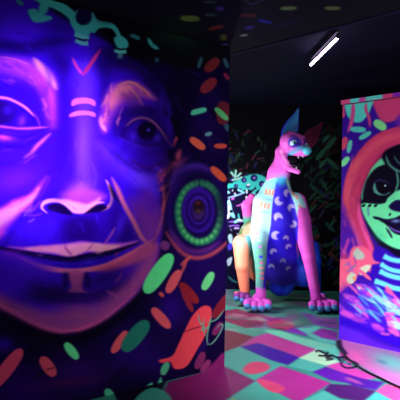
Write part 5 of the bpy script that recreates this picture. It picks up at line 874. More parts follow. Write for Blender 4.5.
LAYERS_BACK = [
('s',(26,59,52),1,0.0159,[2003,392,1987,383,1958,388,1914,407,1872,431,1851,452,1849,470,1864,478,1894,473,1938,454,1979,430,2001,409]),
('s',(26,57,44),1,0.0159,[2250,1909,2243,1895,2215,1873,2163,1844,2110,1818,2077,1806,2061,1809,2068,1823,2096,1844,2148,1874,2201,1900,2235,1911]),
('s',(17,38,34),1,0.0159,[2541,1983,2540,1966,2520,1939,2480,1903,2437,1870,2407,1856,2390,1859,2390,1876,2410,1903,2450,1939,2494,1972,2523,1986]),
('s',(19,47,32),1,0.0159,[1989,1915,1991,1898,1980,1879,1953,1859,1924,1845,1902,1843,1887,1854,1885,1871,1896,1890,1923,1910,1953,1924,1974,1926]),
('s',(50,26,23),1,0.0159,[2628,2170,2620,2158,2589,2142,2535,2121,2481,2104,2447,2097,2433,2100,2442,2112,2472,2128,2526,2149,2580,2166,2614,2173]),
('s',(12,31,21),1,0.0159,[2283,2682,2284,2661,2260,2625,2213,2574,2161,2526,2125,2503,2104,2504,2104,2525,2127,2560,2175,2612,2227,2659,2263,2682]),
('s',(39,85,66),1,0.0159,[2604,352,2595,333,2558,311,2493,287,2426,268,2384,263,2365,273,2374,292,2411,313,2476,338,2543,357,2585,362]),
('s',(29,72,49),1,0.0159,[2240,721,2242,709,2233,692,2213,670,2189,651,2172,643,2160,646,2158,658,2167,674,2187,697,2211,716,2228,724]),
('s',(79,43,36),1,0.0159,[2602,1120,2610,1103,2603,1070,2578,1021,2549,975,2524,951,2505,950,2496,967,2504,1000,2528,1049,2558,1095,2582,1118]),
('s',(26,59,52),1,0.0159,[2563,575,2564,559,2552,545,2527,531,2500,523,2481,524,2470,536,2470,552,2481,567,2506,580,2533,589,2552,587]),
('s',(23,50,38),1,0.0159,[1838,2187,1836,2168,1812,2139,1764,2100,1713,2065,1679,2049,1661,2053,1663,2071,1687,2100,1735,2139,1786,2174,1820,2190]),
('s',(76,41,35),1,0.0159,[2171,1096,2158,1097,2144,1111,2129,1138,2117,1168,2115,1187,2122,1198,2135,1197,2149,1183,2164,1155,2176,1126,2178,1106]),
('s',(21,53,36),1,0.0159,[1858,1585,1841,1579,1816,1590,1782,1616,1752,1648,1740,1672,1744,1689,1761,1695,1786,1684,1820,1658,1849,1626,1862,1602]),
('s',(69,37,32),1,0.0159,[1853,1475,1855,1463,1847,1436,1827,1395,1803,1355,1786,1333,1775,1328,1772,1340,1781,1367,1801,1408,1824,1448,1841,1470]),
('s',(22,55,37),1,0.0159,[2227,1527,2214,1528,2201,1541,2187,1567,2178,1594,2178,1613,2187,1623,2200,1622,2213,1609,2227,1584,2236,1556,2236,1538]),
('s',(27,59,45),1,0.0159,[2417,1704,2396,1699,2357,1714,2299,1751,2245,1792,2217,1823,2214,1845,2235,1849,2274,1834,2332,1798,2386,1756,2414,1725]),
('s',(26,23,36),1,0.0159,[2068,2472,2069,2452,2048,2418,2004,2369,1955,2324,1921,2302,1901,2303,1900,2323,1922,2357,1966,2406,2014,2451,2048,2473]),
('s',(39,85,65),1,0.0159,[2456,739,2441,745,2411,774,2368,828,2327,884,2305,920,2304,936,2319,930,2348,901,2392,847,2433,791,2454,755]),
('s',(24,52,40),1,0.0159,[1956,2011,1942,2002,1923,2005,1897,2019,1875,2038,1866,2055,1870,2071,1883,2080,1903,2078,1928,2064,1951,2044,1960,2027]),
('s',(14,35,23),1,0.0159,[2023,2492,2017,2477,1988,2453,1936,2419,1882,2389,1847,2375,1831,2377,1837,2392,1866,2416,1918,2449,1973,2479,2007,2493]),
('s',(52,46,72),1,0.0159,[2468,552,2454,547,2437,555,2415,574,2397,597,2391,615,2396,628,2409,633,2427,625,2449,606,2467,583,2473,565]),
('s',(26,59,52),1,0.0159,[2029,500,2016,498,1998,507,1976,530,1958,555,1952,574,1957,587,1970,589,1988,580,2010,557,2028,532,2034,513]),
('s',(20,20,57),1,0.0159,[2340,2023,2336,2009,2315,1994,2276,1977,2235,1965,2208,1963,2196,1971,2200,1985,2222,2001,2261,2018,2302,2030,2328,2032]),
('s',(36,80,61),1,0.0159,[2165,948,2149,949,2118,970,2072,1010,2029,1054,2007,1083,2004,1099,2020,1097,2051,1077,2096,1036,2140,993,2162,963]),
('s',(39,85,66),1,0.0159,[2286,686,2272,686,2254,699,2231,727,2213,758,2206,780,2211,793,2225,793,2243,780,2266,752,2284,721,2291,699]),
('s',(21,52,35),1,0.0159,[2037,1732,2039,1719,2026,1699,2000,1671,1970,1647,1949,1636,1936,1638,1935,1652,1947,1672,1974,1699,2003,1724,2024,1735]),
('s',(18,40,36),1,0.0159,[1904,1903,1906,1883,1887,1845,1847,1787,1803,1732,1771,1703,1752,1699,1751,1718,1770,1756,1810,1814,1854,1869,1885,1898]),
('s',(39,85,66),1,0.0159,[2342,868,2346,850,2333,820,2301,777,2264,738,2237,720,2219,721,2215,739,2228,769,2260,811,2297,850,2324,869]),
('s',(20,49,33),1,0.0159,[2295,1868,2292,1855,2274,1838,2239,1815,2202,1795,2178,1787,2165,1790,2168,1803,2187,1821,2221,1844,2258,1864,2283,1872]),
('s',(17,38,34),1,0.0159,[1850,1962,1845,1947,1819,1921,1771,1884,1721,1850,1689,1833,1673,1833,1678,1848,1703,1874,1751,1911,1801,1945,1834,1962]),
('s',(29,72,49),1,0.0159,[2560,850,2562,833,2547,807,2513,771,2476,739,2449,725,2433,728,2431,744,2446,770,2479,806,2517,838,2543,853]),
('s',(33,33,92),1,0.0159,[2687,748,2681,729,2650,703,2591,669,2530,640,2490,629,2471,635,2477,655,2509,681,2567,715,2628,744,2668,755]),
('s',(21,46,36),1,0.0159,[2387,2297,2390,2287,2385,2267,2369,2238,2351,2210,2337,2195,2327,2193,2324,2203,2329,2222,2345,2252,2363,2280,2377,2295]),
('s',(14,33,29),1,0.0159,[2491,2292,2498,2272,2486,2237,2455,2184,2419,2136,2391,2111,2370,2110,2364,2130,2375,2165,2406,2217,2443,2266,2471,2290]),
('s',(70,38,32),1,0.0159,[2103,1401,2102,1390,2086,1372,2054,1347,2021,1325,1999,1316,1987,1318,1989,1330,2005,1348,2036,1372,2069,1394,2092,1404]),
('s',(30,66,51),1,0.0159,[2023,1551,2015,1537,1983,1516,1926,1487,1868,1462,1831,1452,1815,1455,1823,1470,1854,1491,1911,1519,1970,1544,2007,1555]),
('s',(26,64,43),1,0.0159,[2518,1094,2504,1098,2477,1121,2438,1163,2401,1208,2382,1237,2380,1251,2394,1248,2420,1225,2460,1182,2497,1138,2516,1109]),
('s',(32,32,91),1,0.0159,[2249,925,2252,910,2241,879,2216,831,2186,785,2165,760,2150,756,2147,770,2158,802,2184,850,2213,896,2235,921]),
('s',(25,25,71),1,0.0159,[2033,1468,2016,1466,1988,1482,1949,1518,1915,1557,1899,1585,1901,1603,1918,1605,1946,1588,1985,1553,2019,1513,2035,1485]),
('s',(20,49,33),1,0.0159,[2168,1801,2156,1797,2136,1804,2107,1822,2080,1843,2066,1859,2066,1871,2077,1875,2097,1868,2127,1851,2154,1830,2168,1814]),
('s',(28,62,47),1,0.0159,[2336,1702,2337,1686,2326,1669,2301,1652,2273,1640,2253,1640,2241,1650,2239,1666,2250,1683,2275,1700,2303,1712,2323,1712]),
('s',(23,57,38),1,0.0159,[2150,1502,2150,1485,2136,1471,2109,1458,2080,1451,2060,1453,2049,1466,2050,1483,2063,1497,2090,1510,2119,1517,2139,1515]),
('s',(39,85,66),1,0.0159,[2456,590,2450,569,2418,544,2359,512,2297,487,2257,479,2238,487,2243,508,2275,533,2334,565,2396,590,2436,598]),
('s',(17,37,29),1,0.0159,[2581,2636,2582,2622,2567,2601,2537,2572,2503,2546,2480,2535,2466,2538,2466,2552,2480,2573,2511,2602,2544,2627,2567,2639]),
('s',(15,15,42),1,0.0159,[1927,2485,1913,2483,1897,2492,1878,2513,1864,2537,1860,2555,1867,2568,1881,2570,1897,2561,1916,2540,1930,2516,1934,2498]),
('s',(14,35,24),1,0.0159,[1767,2468,1773,2450,1764,2426,1738,2396,1708,2370,1684,2360,1667,2366,1661,2383,1670,2407,1696,2438,1726,2463,1750,2473]),
('s',(19,47,32),1,0.0159,[2158,1792,2139,1796,2115,1823,2087,1874,2065,1928,2059,1964,2068,1982,2088,1977,2111,1950,2139,1899,2161,1845,2167,1810]),
('s',(85,46,39),1,0.0159,[2172,733,2175,716,2160,683,2128,632,2092,583,2066,558,2049,554,2046,571,2060,605,2093,656,2129,704,2155,730]),
('s',(40,15,20),1,0.0159,[2171,2316,2156,2308,2134,2313,2102,2331,2075,2355,2062,2374,2065,2391,2080,2399,2102,2394,2134,2376,2161,2352,2174,2332]),
('s',(79,29,39),1,0.0159,[1950,633,1932,630,1909,644,1878,675,1853,711,1843,737,1849,753,1867,756,1890,742,1921,711,1946,676,1956,650]),
('s',(20,20,56),1,0.0159,[2087,2079,2087,2066,2073,2047,2044,2023,2013,2002,1991,1993,1978,1997,1978,2010,1992,2028,2021,2053,2053,2074,2074,2083]),
('s',(18,40,36),1,0.0159,[2432,1745,2417,1743,2391,1757,2354,1788,2320,1822,2304,1846,2304,1860,2318,1862,2344,1848,2381,1817,2415,1783,2432,1759]),
('s',(14,35,23),1,0.0159,[2153,2493,2155,2480,2143,2458,2117,2429,2087,2402,2066,2390,2052,2392,2050,2405,2062,2427,2089,2456,2118,2483,2140,2495]),
('s',(28,61,47),1,0.0159,[2030,1590,2010,1593,1980,1622,1942,1677,1909,1735,1896,1774,1902,1794,1923,1791,1952,1762,1991,1707,2023,1649,2036,1610]),
('s',(26,59,52),1,0.0159,[2332,89,2316,79,2284,83,2234,101,2187,123,2162,143,2157,161,2173,170,2205,166,2255,149,2302,126,2327,106]),
('s',(29,72,49),1,0.0159,[2526,595,2526,576,2506,550,2465,517,2420,488,2390,477,2372,483,2372,502,2392,527,2433,561,2477,589,2508,600]),
('s',(62,23,31),1,0.0159,[2293,1411,2277,1415,2249,1439,2207,1484,2168,1532,2148,1564,2147,1580,2163,1577,2191,1553,2233,1507,2272,1459,2292,1428]),
('s',(24,24,68),1,0.0159,[2592,1734,2595,1719,2585,1687,2563,1635,2537,1585,2518,1557,2506,1550,2503,1564,2513,1597,2535,1648,2560,1699,2579,1727]),
('s',(17,41,28),1,0.0159,[2071,2193,2061,2180,2026,2161,1964,2136,1901,2114,1862,2105,1845,2108,1855,2121,1891,2141,1953,2166,2016,2188,2055,2197]),
('s',(24,59,40),1,0.0159,[2611,1454,2608,1438,2584,1409,2539,1365,2492,1324,2461,1303,2445,1302,2448,1318,2471,1347,2516,1391,2563,1432,2595,1453]),
('s',(39,85,66),1,0.0159,[2140,585,2150,568,2145,533,2124,480,2098,429,2076,402,2057,398,2047,415,2053,449,2073,503,2099,553,2121,580]),
('s',(19,46,32),1,0.0159,[2021,1903,2012,1895,1991,1896,1958,1904,1926,1916,1909,1927,1905,1939,1915,1947,1936,1947,1968,1939,2000,1926,2018,1915]),
('s',(13,29,26),1,0.0159,[2543,2435,2544,2422,2532,2404,2505,2383,2477,2365,2456,2359,2444,2364,2443,2378,2455,2395,2481,2417,2510,2435,2530,2441]),
('s',(78,42,36),1,0.0159,[1836,1156,1832,1138,1802,1108,1748,1065,1690,1026,1653,1007,1634,1008,1639,1026,1668,1056,1722,1099,1780,1138,1818,1157]),
('s',(11,26,23),1,0.0159,[2024,2631,2030,2614,2021,2585,1996,2543,1966,2504,1942,2485,1924,2484,1918,2501,1927,2530,1952,2572,1982,2611,2006,2631]),
('s',(15,36,25),1,0.0159,[1879,2431,1883,2418,1874,2393,1852,2354,1827,2317,1808,2298,1795,2295,1791,2308,1800,2334,1822,2372,1847,2409,1866,2429]),
('s',(39,85,66),1,0.0159,[1949,585,1950,571,1937,542,1910,498,1879,455,1858,432,1845,428,1843,442,1856,471,1883,515,1914,558,1935,581]),
('s',(29,72,49),1,0.0159,[2106,762,2104,745,2085,727,2048,706,2009,691,1982,689,1968,698,1970,715,1989,734,2026,754,2066,769,2092,772]),
('s',(37,80,61),1,0.0159,[2137,940,2123,941,2095,960,2053,997,2014,1036,1994,1063,1992,1077,2006,1076,2034,1057,2076,1020,2115,981,2135,955]),
('s',(37,20,17),1,0.0159,[2145,2551,2131,2541,2100,2543,2053,2557,2008,2577,1983,2595,1978,2612,1993,2622,2024,2620,2071,2606,2116,2586,2141,2568]),
('s',(33,33,92),1,0.0159,[2211,730,2197,732,2181,749,2162,782,2149,817,2146,840,2153,852,2168,851,2184,833,2202,800,2216,765,2219,742]),
('s',(19,44,39),1,0.0159,[1977,1486,1956,1486,1923,1508,1875,1554,1831,1604,1810,1638,1812,1659,1832,1659,1866,1637,1914,1591,1957,1541,1978,1506]),
('s',(40,15,20),1,0.0159,[2238,2430,2234,2416,2210,2389,2165,2349,2119,2311,2089,2291,2074,2289,2079,2304,2102,2330,2147,2371,2193,2409,2223,2428]),
('s',(79,29,39),1,0.0159,[2381,198,2382,181,2369,162,2340,142,2307,128,2284,126,2270,137,2269,154,2282,173,2311,193,2344,207,2367,209]),
('s',(79,29,39),1,0.0159,[1955,507,1945,501,1928,505,1903,518,1880,534,1869,548,1869,559,1880,565,1897,561,1922,548,1944,532,1955,518]),
('s',(22,47,36),1,0.0159,[2058,2267,2062,2255,2055,2230,2035,2192,2012,2157,1995,2138,1981,2136,1977,2149,1984,2173,2003,2211,2026,2246,2044,2265]),
('s',(26,59,52),1,0.0159,[1964,693,1953,692,1935,702,1911,725,1889,750,1879,768,1880,779,1891,780,1909,769,1933,747,1955,721,1965,704]),
('s',(23,56,38),1,0.0159,[1862,1586,1863,1571,1848,1543,1816,1503,1780,1466,1755,1447,1739,1446,1738,1462,1753,1489,1785,1530,1821,1567,1846,1586]),
('s',(29,72,49),1,0.0159,[2424,352,2430,333,2420,294,2394,231,2363,171,2338,138,2320,131,2314,149,2324,189,2350,252,2381,312,2406,345]),
('s',(12,31,21),1,0.0159,[2413,2621,2411,2606,2394,2591,2362,2574,2327,2563,2305,2562,2293,2571,2295,2586,2312,2601,2344,2617,2378,2628,2401,2630]),
('s',(24,59,40),1,0.0159,[2313,1456,2315,1443,2305,1419,2282,1383,2256,1350,2236,1333,2223,1331,2220,1344,2230,1368,2253,1404,2280,1437,2299,1455]),
('s',(85,46,39),1,0.0159,[2244,465,2224,463,2187,483,2134,525,2084,571,2059,604,2058,624,2079,626,2115,607,2169,565,2218,519,2243,486]),
('s',(29,71,48),1,0.0159,[1818,843,1804,831,1775,830,1731,840,1689,857,1667,875,1663,893,1677,906,1705,906,1749,896,1791,879,1814,861]),
('s',(39,85,66),1,0.0159,[1952,127,1934,128,1909,151,1877,194,1850,241,1839,272,1845,289,1863,288,1887,265,1919,222,1947,175,1957,144]),
('s',(39,85,66),1,0.0159,[2148,828,2153,818,2150,798,2138,766,2124,736,2111,719,2101,716,2096,725,2100,746,2111,777,2126,808,2138,825]),
('s',(22,55,38),1,0.0159,[2112,1587,2108,1570,2083,1547,2036,1520,1986,1497,1954,1490,1937,1497,1941,1515,1966,1538,2013,1565,2063,1587,2095,1595]),
('s',(33,33,92),1,0.0159,[2153,405,2152,392,2136,374,2105,351,2071,331,2048,323,2036,327,2037,340,2053,358,2084,382,2118,402,2140,409]),
('s',(18,42,37),1,0.0159,[2359,1806,2361,1789,2345,1756,2311,1706,2273,1658,2246,1634,2229,1631,2226,1648,2242,1681,2276,1731,2314,1778,2342,1803]),
('s',(44,16,22),1,0.0159,[2202,2257,2196,2236,2163,2211,2103,2180,2040,2155,2000,2147,1980,2156,1987,2176,2019,2202,2079,2233,2142,2257,2183,2265]),
('s',(51,27,23),1,0.0159,[2353,2109,2342,2097,2305,2078,2240,2054,2173,2033,2133,2025,2116,2028,2127,2041,2165,2059,2230,2083,2296,2104,2337,2113]),
('s',(14,32,28),1,0.0159,[2078,2301,2077,2288,2059,2270,2026,2246,1990,2226,1966,2218,1953,2223,1955,2236,1972,2254,2006,2278,2042,2298,2065,2306]),
('s',(21,53,36),1,0.0159,[2150,1751,2147,1734,2122,1699,2077,1646,2029,1594,1997,1566,1981,1561,1985,1578,2009,1612,2054,1666,2102,1717,2134,1745]),
('s',(57,21,28),1,0.0159,[2601,1731,2593,1714,2561,1695,2503,1672,2443,1655,2405,1651,2389,1660,2397,1677,2429,1696,2487,1719,2547,1736,2585,1740]),
('s',(69,37,31),1,0.0159,[2463,1506,2471,1492,2465,1463,2448,1417,2425,1374,2407,1351,2391,1347,2383,1362,2388,1391,2406,1436,2428,1479,2447,1502]),
('s',(18,41,36),1,0.0159,[1953,1830,1957,1818,1950,1793,1933,1755,1912,1719,1895,1699,1883,1696,1879,1708,1886,1732,1903,1770,1924,1807,1940,1826]),
('s',(21,52,35),1,0.0159,[2432,1778,2434,1757,2413,1724,2370,1676,2322,1633,2288,1612,2268,1614,2266,1634,2287,1668,2330,1716,2378,1759,2412,1779]),
('s',(19,19,53),1,0.0159,[2348,2184,2346,2166,2326,2146,2286,2123,2243,2105,2215,2101,2199,2110,2201,2128,2222,2148,2262,2171,2305,2189,2333,2193]),
('s',(21,48,42),1,0.0159,[2065,1378,2049,1369,2014,1373,1958,1388,1904,1409,1873,1427,1866,1444,1882,1453,1917,1449,1973,1434,2027,1413,2057,1395]),
('s',(33,72,55),1,0.0159,[1862,1378,1861,1361,1840,1327,1798,1276,1753,1227,1723,1201,1706,1198,1708,1215,1729,1248,1770,1300,1815,1348,1845,1374]),
('s',(36,78,60),1,0.0159,[2142,1141,2150,1125,2144,1095,2123,1050,2098,1008,2076,986,2059,984,2051,1000,2057,1030,2077,1075,2103,1117,2124,1139]),
('s',(40,35,55),1,0.0159,[2095,1561,2091,1550,2072,1538,2039,1525,2005,1515,1983,1513,1974,1519,1978,1529,1996,1541,2029,1555,2063,1565,2085,1567]),
('s',(25,61,41),1,0.0159,[1777,1359,1782,1350,1779,1330,1769,1299,1756,1270,1745,1253,1735,1250,1730,1259,1732,1279,1742,1309,1755,1339,1767,1355]),
('s',(21,51,35),1,0.0159,[2287,1800,2291,1785,2282,1756,2259,1711,2232,1668,2211,1645,2197,1641,2192,1655,2202,1685,2225,1730,2252,1773,2272,1796]),
('s',(27,66,45),1,0.0159,[2561,1056,2546,1052,2523,1063,2489,1088,2459,1117,2444,1138,2445,1153,2459,1156,2483,1146,2517,1121,2547,1092,2562,1070]),
('s',(26,59,52),1,0.0159,[2332,685,2328,668,2300,640,2249,598,2196,560,2161,542,2144,542,2148,558,2176,587,2227,628,2280,666,2315,685]),
('s',(26,64,43),1,0.0159,[2574,1101,2556,1104,2532,1129,2501,1176,2475,1225,2465,1258,2471,1275,2488,1272,2512,1248,2543,1201,2569,1151,2579,1118]),
('s',(28,69,47),1,0.0159,[1884,986,1886,970,1872,946,1841,911,1807,881,1783,866,1767,868,1765,883,1780,908,1810,942,1844,973,1869,987]),
('s',(24,59,40),1,0.0159,[2194,1411,2185,1397,2151,1378,2091,1354,2030,1335,1992,1328,1976,1333,1985,1348,2019,1367,2078,1390,2139,1410,2177,1417]),
('s',(19,43,38),1,0.0159,[2376,1695,2376,1680,2359,1657,2325,1626,2288,1599,2262,1588,2248,1591,2248,1606,2264,1629,2298,1659,2335,1686,2361,1698]),
('s',(16,41,28),1,0.0159,[2088,2207,2087,2195,2073,2176,2043,2151,2011,2128,1990,2118,1977,2120,1978,2133,1993,2152,2022,2177,2054,2200,2076,2210]),
('s',(29,72,49),1,0.0159,[1862,354,1864,337,1847,308,1811,268,1772,232,1744,215,1726,216,1724,234,1741,262,1776,302,1816,339,1844,356]),
('s',(22,54,36),1,0.0159,[2209,1724,2213,1706,2202,1666,2175,1604,2144,1543,2121,1509,2105,1501,2100,1518,2111,1558,2138,1621,2170,1682,2193,1716]),
('s',(36,79,61),1,0.0159,[2396,1113,2389,1100,2360,1076,2307,1041,2253,1008,2219,992,2204,992,2210,1006,2240,1030,2292,1065,2346,1097,2380,1113]),
('s',(22,22,64),1,0.0159,[2345,1834,2351,1820,2345,1797,2326,1764,2303,1734,2284,1720,2268,1721,2262,1734,2268,1758,2287,1791,2310,1820,2329,1835]),
('s',(33,33,92),1,0.0159,[2124,523,2133,507,2126,483,2106,450,2080,422,2059,409,2041,413,2033,429,2039,453,2059,485,2085,514,2107,526]),
('s',(67,25,33),1,0.0159,[2375,1389,2378,1372,2366,1333,2340,1270,2309,1210,2287,1175,2272,1167,2269,1184,2281,1223,2307,1285,2338,1346,2360,1380]),
('s',(22,50,45),1,0.0159,[2529,1314,2528,1302,2512,1285,2482,1261,2450,1240,2428,1231,2417,1233,2419,1244,2434,1261,2464,1285,2497,1307,2518,1316]),
('s',(20,20,58),1,0.0159,[2091,1990,2088,1975,2068,1958,2030,1939,1991,1924,1965,1921,1952,1929,1955,1944,1975,1961,2013,1980,2052,1995,2078,1998]),
('s',(13,29,26),1,0.0159,[1882,2340,1865,2336,1840,2349,1807,2378,1778,2412,1765,2438,1770,2455,1787,2459,1812,2446,1845,2416,1874,2382,1887,2357]),
('s',(30,30,84),1,0.0159,[2310,1146,2320,1133,2320,1111,2308,1079,2290,1049,2273,1035,2257,1035,2246,1048,2247,1070,2259,1102,2276,1132,2293,1146]),
('s',(33,72,56),1,0.0159,[2635,1238,2619,1236,2590,1250,2546,1281,2505,1316,2484,1341,2483,1358,2499,1360,2528,1346,2572,1315,2613,1279,2634,1254]),
('s',(15,15,44),1,0.0159,[2203,2491,2199,2474,2172,2452,2122,2424,2069,2401,2036,2393,2019,2400,2024,2417,2051,2439,2101,2466,2153,2489,2187,2497]),
('s',(29,70,48),1,0.0159,[1911,909,1911,892,1896,874,1866,856,1833,843,1810,842,1797,852,1796,870,1811,887,1841,906,1874,919,1897,920]),
('s',(52,46,72),1,0.0159,[2277,775,2275,758,2255,738,2217,716,2177,700,2149,696,2135,705,2137,722,2156,741,2194,763,2235,780,2262,784]),
('s',(76,28,38),1,0.0159,[2533,876,2517,869,2482,875,2426,892,2372,914,2342,932,2334,947,2350,954,2385,949,2441,932,2495,910,2525,892]),
('s',(65,24,32),1,0.0159,[2038,1434,2034,1418,2009,1391,1963,1352,1915,1315,1884,1296,1868,1296,1872,1311,1897,1338,1942,1377,1990,1414,2022,1433]),
('s',(26,59,52),1,0.0159,[2352,330,2351,311,2327,277,2280,226,2230,178,2196,154,2178,152,2179,171,2203,205,2249,256,2299,304,2333,328]),
('s',(23,57,38),1,0.0159,[2632,1550,2629,1531,2601,1505,2549,1472,2493,1445,2457,1435,2439,1442,2443,1461,2470,1487,2522,1520,2578,1547,2614,1557]),
('s',(30,30,86),1,0.0159,[1841,1033,1840,1019,1827,1006,1803,994,1776,988,1758,990,1749,1000,1750,1015,1762,1027,1787,1039,1813,1045,1831,1043]),
('s',(79,29,39),1,0.0159,[2499,398,2501,378,2481,342,2438,290,2391,242,2357,218,2337,218,2335,238,2355,274,2398,326,2445,374,2479,398]),
('s',(85,46,39),1,0.0159,[2210,167,2212,157,2205,141,2187,119,2166,99,2151,90,2141,92,2138,102,2146,118,2164,140,2184,160,2199,168]),
('s',(24,60,40),1,0.0159,[2253,1411,2258,1400,2252,1380,2237,1350,2219,1322,2204,1307,2193,1305,2188,1316,2194,1336,2209,1366,2227,1394,2242,1409]),
('s',(38,14,19),1,0.0159,[2192,2457,2196,2441,2187,2422,2164,2398,2137,2380,2116,2374,2101,2381,2097,2397,2106,2416,2129,2440,2156,2458,2177,2464]),
('s',(19,44,39),1,0.0159,[2424,1686,2422,1671,2402,1645,2363,1606,2321,1570,2293,1553,2278,1552,2280,1567,2300,1594,2339,1633,2380,1668,2409,1686]),
('s',(45,40,63),1,0.0159,[1985,1305,1989,1290,1979,1260,1954,1215,1926,1172,1904,1150,1889,1146,1885,1161,1896,1191,1920,1236,1949,1279,1970,1301]),
('s',(23,53,47),1,0.0159,[2446,1179,2451,1163,2442,1145,2421,1124,2396,1109,2377,1105,2362,1113,2358,1129,2366,1147,2387,1168,2412,1183,2432,1187]),
('s',(24,56,49),1,0.0159,[1876,1017,1869,1004,1840,988,1791,966,1739,949,1707,943,1693,948,1700,961,1728,978,1778,999,1830,1016,1862,1022]),
('s',(41,15,20),1,0.0159,[2071,2411,2076,2390,2059,2351,2021,2293,1978,2240,1946,2212,1925,2210,1920,2231,1937,2270,1975,2328,2018,2381,2050,2409]),
('s',(23,53,47),1,0.0159,[2455,1199,2458,1186,2449,1167,2427,1141,2401,1118,2382,1108,2369,1110,2366,1123,2375,1143,2397,1169,2423,1192,2442,1202]),
('s',(29,72,49),1,0.0159,[1878,615,1879,604,1868,588,1845,567,1819,550,1800,543,1789,547,1788,559,1800,575,1823,595,1849,613,1867,619]),
('s',(21,49,43),1,0.0159,[2270,1388,2267,1372,2246,1352,2205,1328,2162,1307,2134,1300,2120,1306,2122,1322,2144,1341,2184,1366,2227,1387,2255,1394]),
('s',(26,59,52),1,0.0159,[2211,383,2220,368,2215,341,2196,301,2172,264,2152,245,2136,244,2127,259,2132,286,2151,326,2174,363,2194,382]),
('s',(40,21,18),1,0.0159,[2121,2421,2105,2419,2083,2432,2055,2461,2032,2494,2023,2518,2029,2533,2045,2536,2067,2523,2095,2494,2118,2461,2127,2437]),
('s',(13,33,22),1,0.0159,[2337,2547,2333,2528,2308,2509,2262,2489,2213,2476,2182,2476,2167,2488,2171,2507,2196,2526,2242,2545,2291,2559,2322,2559]),
('s',(52,46,72),1,0.0159,[2021,774,2017,759,1991,731,1944,690,1895,651,1863,631,1848,629,1852,644,1878,672,1925,713,1974,752,2006,772]),
('s',(28,68,46),1,0.0159,[2423,1047,2428,1029,2414,1001,2383,964,2347,932,2320,918,2301,922,2297,940,2310,968,2341,1005,2377,1037,2404,1051]),
('s',(14,32,29),1,0.0159,[1876,2290,1881,2273,1869,2241,1840,2195,1806,2152,1780,2130,1762,2129,1757,2147,1769,2178,1798,2225,1832,2268,1858,2289]),
('s',(84,45,39),1,0.0159,[1912,888,1914,871,1899,849,1866,822,1830,801,1805,794,1789,801,1787,819,1802,841,1834,867,1870,889,1896,896]),
('s',(19,46,31),1,0.0159,[2302,1974,2305,1959,2294,1940,2270,1916,2241,1896,2220,1889,2206,1895,2203,1910,2214,1929,2239,1953,2267,1973,2288,1980]),
('s',(14,35,24),1,0.0159,[2145,2497,2147,2482,2134,2454,2105,2414,2071,2377,2047,2359,2031,2359,2028,2374,2042,2402,2071,2442,2104,2479,2129,2497]),
('s',(38,84,64),1,0.0127,[2145,2453,2153,2426,2136,2383,2092,2321,2040,2266,2002,2240,1974,2242,1966,2269,1984,2312,2028,2374,2079,2429,2118,2455]),
('s',(38,84,64),1,0.0127,[1989,2274,1997,2250,1981,2210,1941,2153,1895,2102,1859,2078,1834,2080,1826,2105,1842,2145,1882,2201,1928,2252,1964,2276]),
('s',(38,84,64),1,0.0127,[2202,1928,2176,1923,2133,1944,2072,1993,2016,2048,1990,2089,1992,2115,2018,2120,2061,2099,2123,2050,2178,1995,2204,1955]),
('s',(38,84,64),1,0.0127,[1993,2083,2000,2064,1990,2036,1962,1998,1929,1965,1903,1950,1883,1954,1876,1973,1886,2001,1914,2039,1947,2073,1973,2087]),
('s',(38,84,64),1,0.0127,[2049,2483,2052,2466,2037,2441,2004,2407,1967,2377,1941,2365,1924,2369,1922,2386,1937,2411,1970,2444,2006,2474,2033,2486]),
('s',(82,35,53),1,0.0143,[765,2545,766,2533,754,2512,728,2482,699,2455,678,2442,665,2443,664,2456,676,2477,703,2506,732,2533,753,2546]),
('s',(79,34,51),1,0.0143,[491,2251,491,2240,480,2227,458,2214,435,2204,419,2202,409,2208,410,2219,420,2232,442,2245,466,2255,482,2257]),
('s',(37,15,23),1,0.0143,[568,1873,578,1878,593,1874,613,1860,630,1844,638,1831,636,1820,626,1816,611,1820,591,1833,574,1849,566,1862]),
('s',(15,37,24),1,0.0143,[543,2133,554,2137,575,2131,607,2113,637,2093,652,2077,654,2064,642,2060,621,2066,589,2084,559,2104,544,2120]),
('s',(38,16,24),1,0.0143,[633,1871,645,1875,666,1868,698,1850,727,1829,742,1813,743,1801,731,1796,710,1803,679,1821,649,1842,634,1859]),
('s',(16,19,40),1,0.0143,[803,2458,803,2447,790,2432,765,2413,737,2398,718,2393,707,2398,708,2410,721,2425,746,2443,774,2458,792,2463]),
('s',(22,53,35),1,0.0143,[736,2484,738,2474,732,2464,718,2453,701,2445,689,2444,681,2451,679,2461,685,2471,699,2482,716,2490,728,2491]),
('s',(72,30,46),1,0.0143,[756,2014,763,2005,762,1987,754,1959,742,1933,731,1919,719,1916,712,1926,713,1944,721,1972,733,1998,745,2012]),
('s',(67,28,43),1,0.0143,[735,2520,740,2530,751,2534,769,2535,787,2531,797,2524,800,2514,795,2505,784,2500,766,2500,748,2503,738,2510]),
('s',(78,33,50),1,0.0143,[1017,2095,1011,2084,991,2075,955,2068,919,2064,897,2066,888,2075,894,2086,914,2095,950,2102,986,2106,1008,2103]),
('s',(32,38,82),1,0.0143,[584,2092,585,2080,574,2064,551,2042,525,2023,506,2016,495,2019,494,2031,505,2047,528,2069,554,2088,572,2095]),
('s',(19,22,48),1,0.0143,[414,2112,426,2116,447,2109,478,2091,507,2070,522,2053,523,2041,511,2037,490,2044,459,2062,430,2083,415,2100]),
('s',(23,27,59),1,0.0143,[1066,1879,1063,1867,1046,1853,1015,1838,982,1826,960,1823,950,1829,953,1841,970,1854,1001,1870,1034,1882,1055,1885]),
('s',(51,21,32),1,0.0143,[763,1802,773,1797,778,1785,778,1766,775,1747,768,1736,758,1733,749,1738,744,1749,743,1769,747,1788,753,1798]),
('s',(29,34,73),1,0.0143,[614,2148,619,2157,632,2163,654,2164,676,2161,689,2155,693,2145,688,2135,675,2130,653,2129,631,2132,618,2138]),
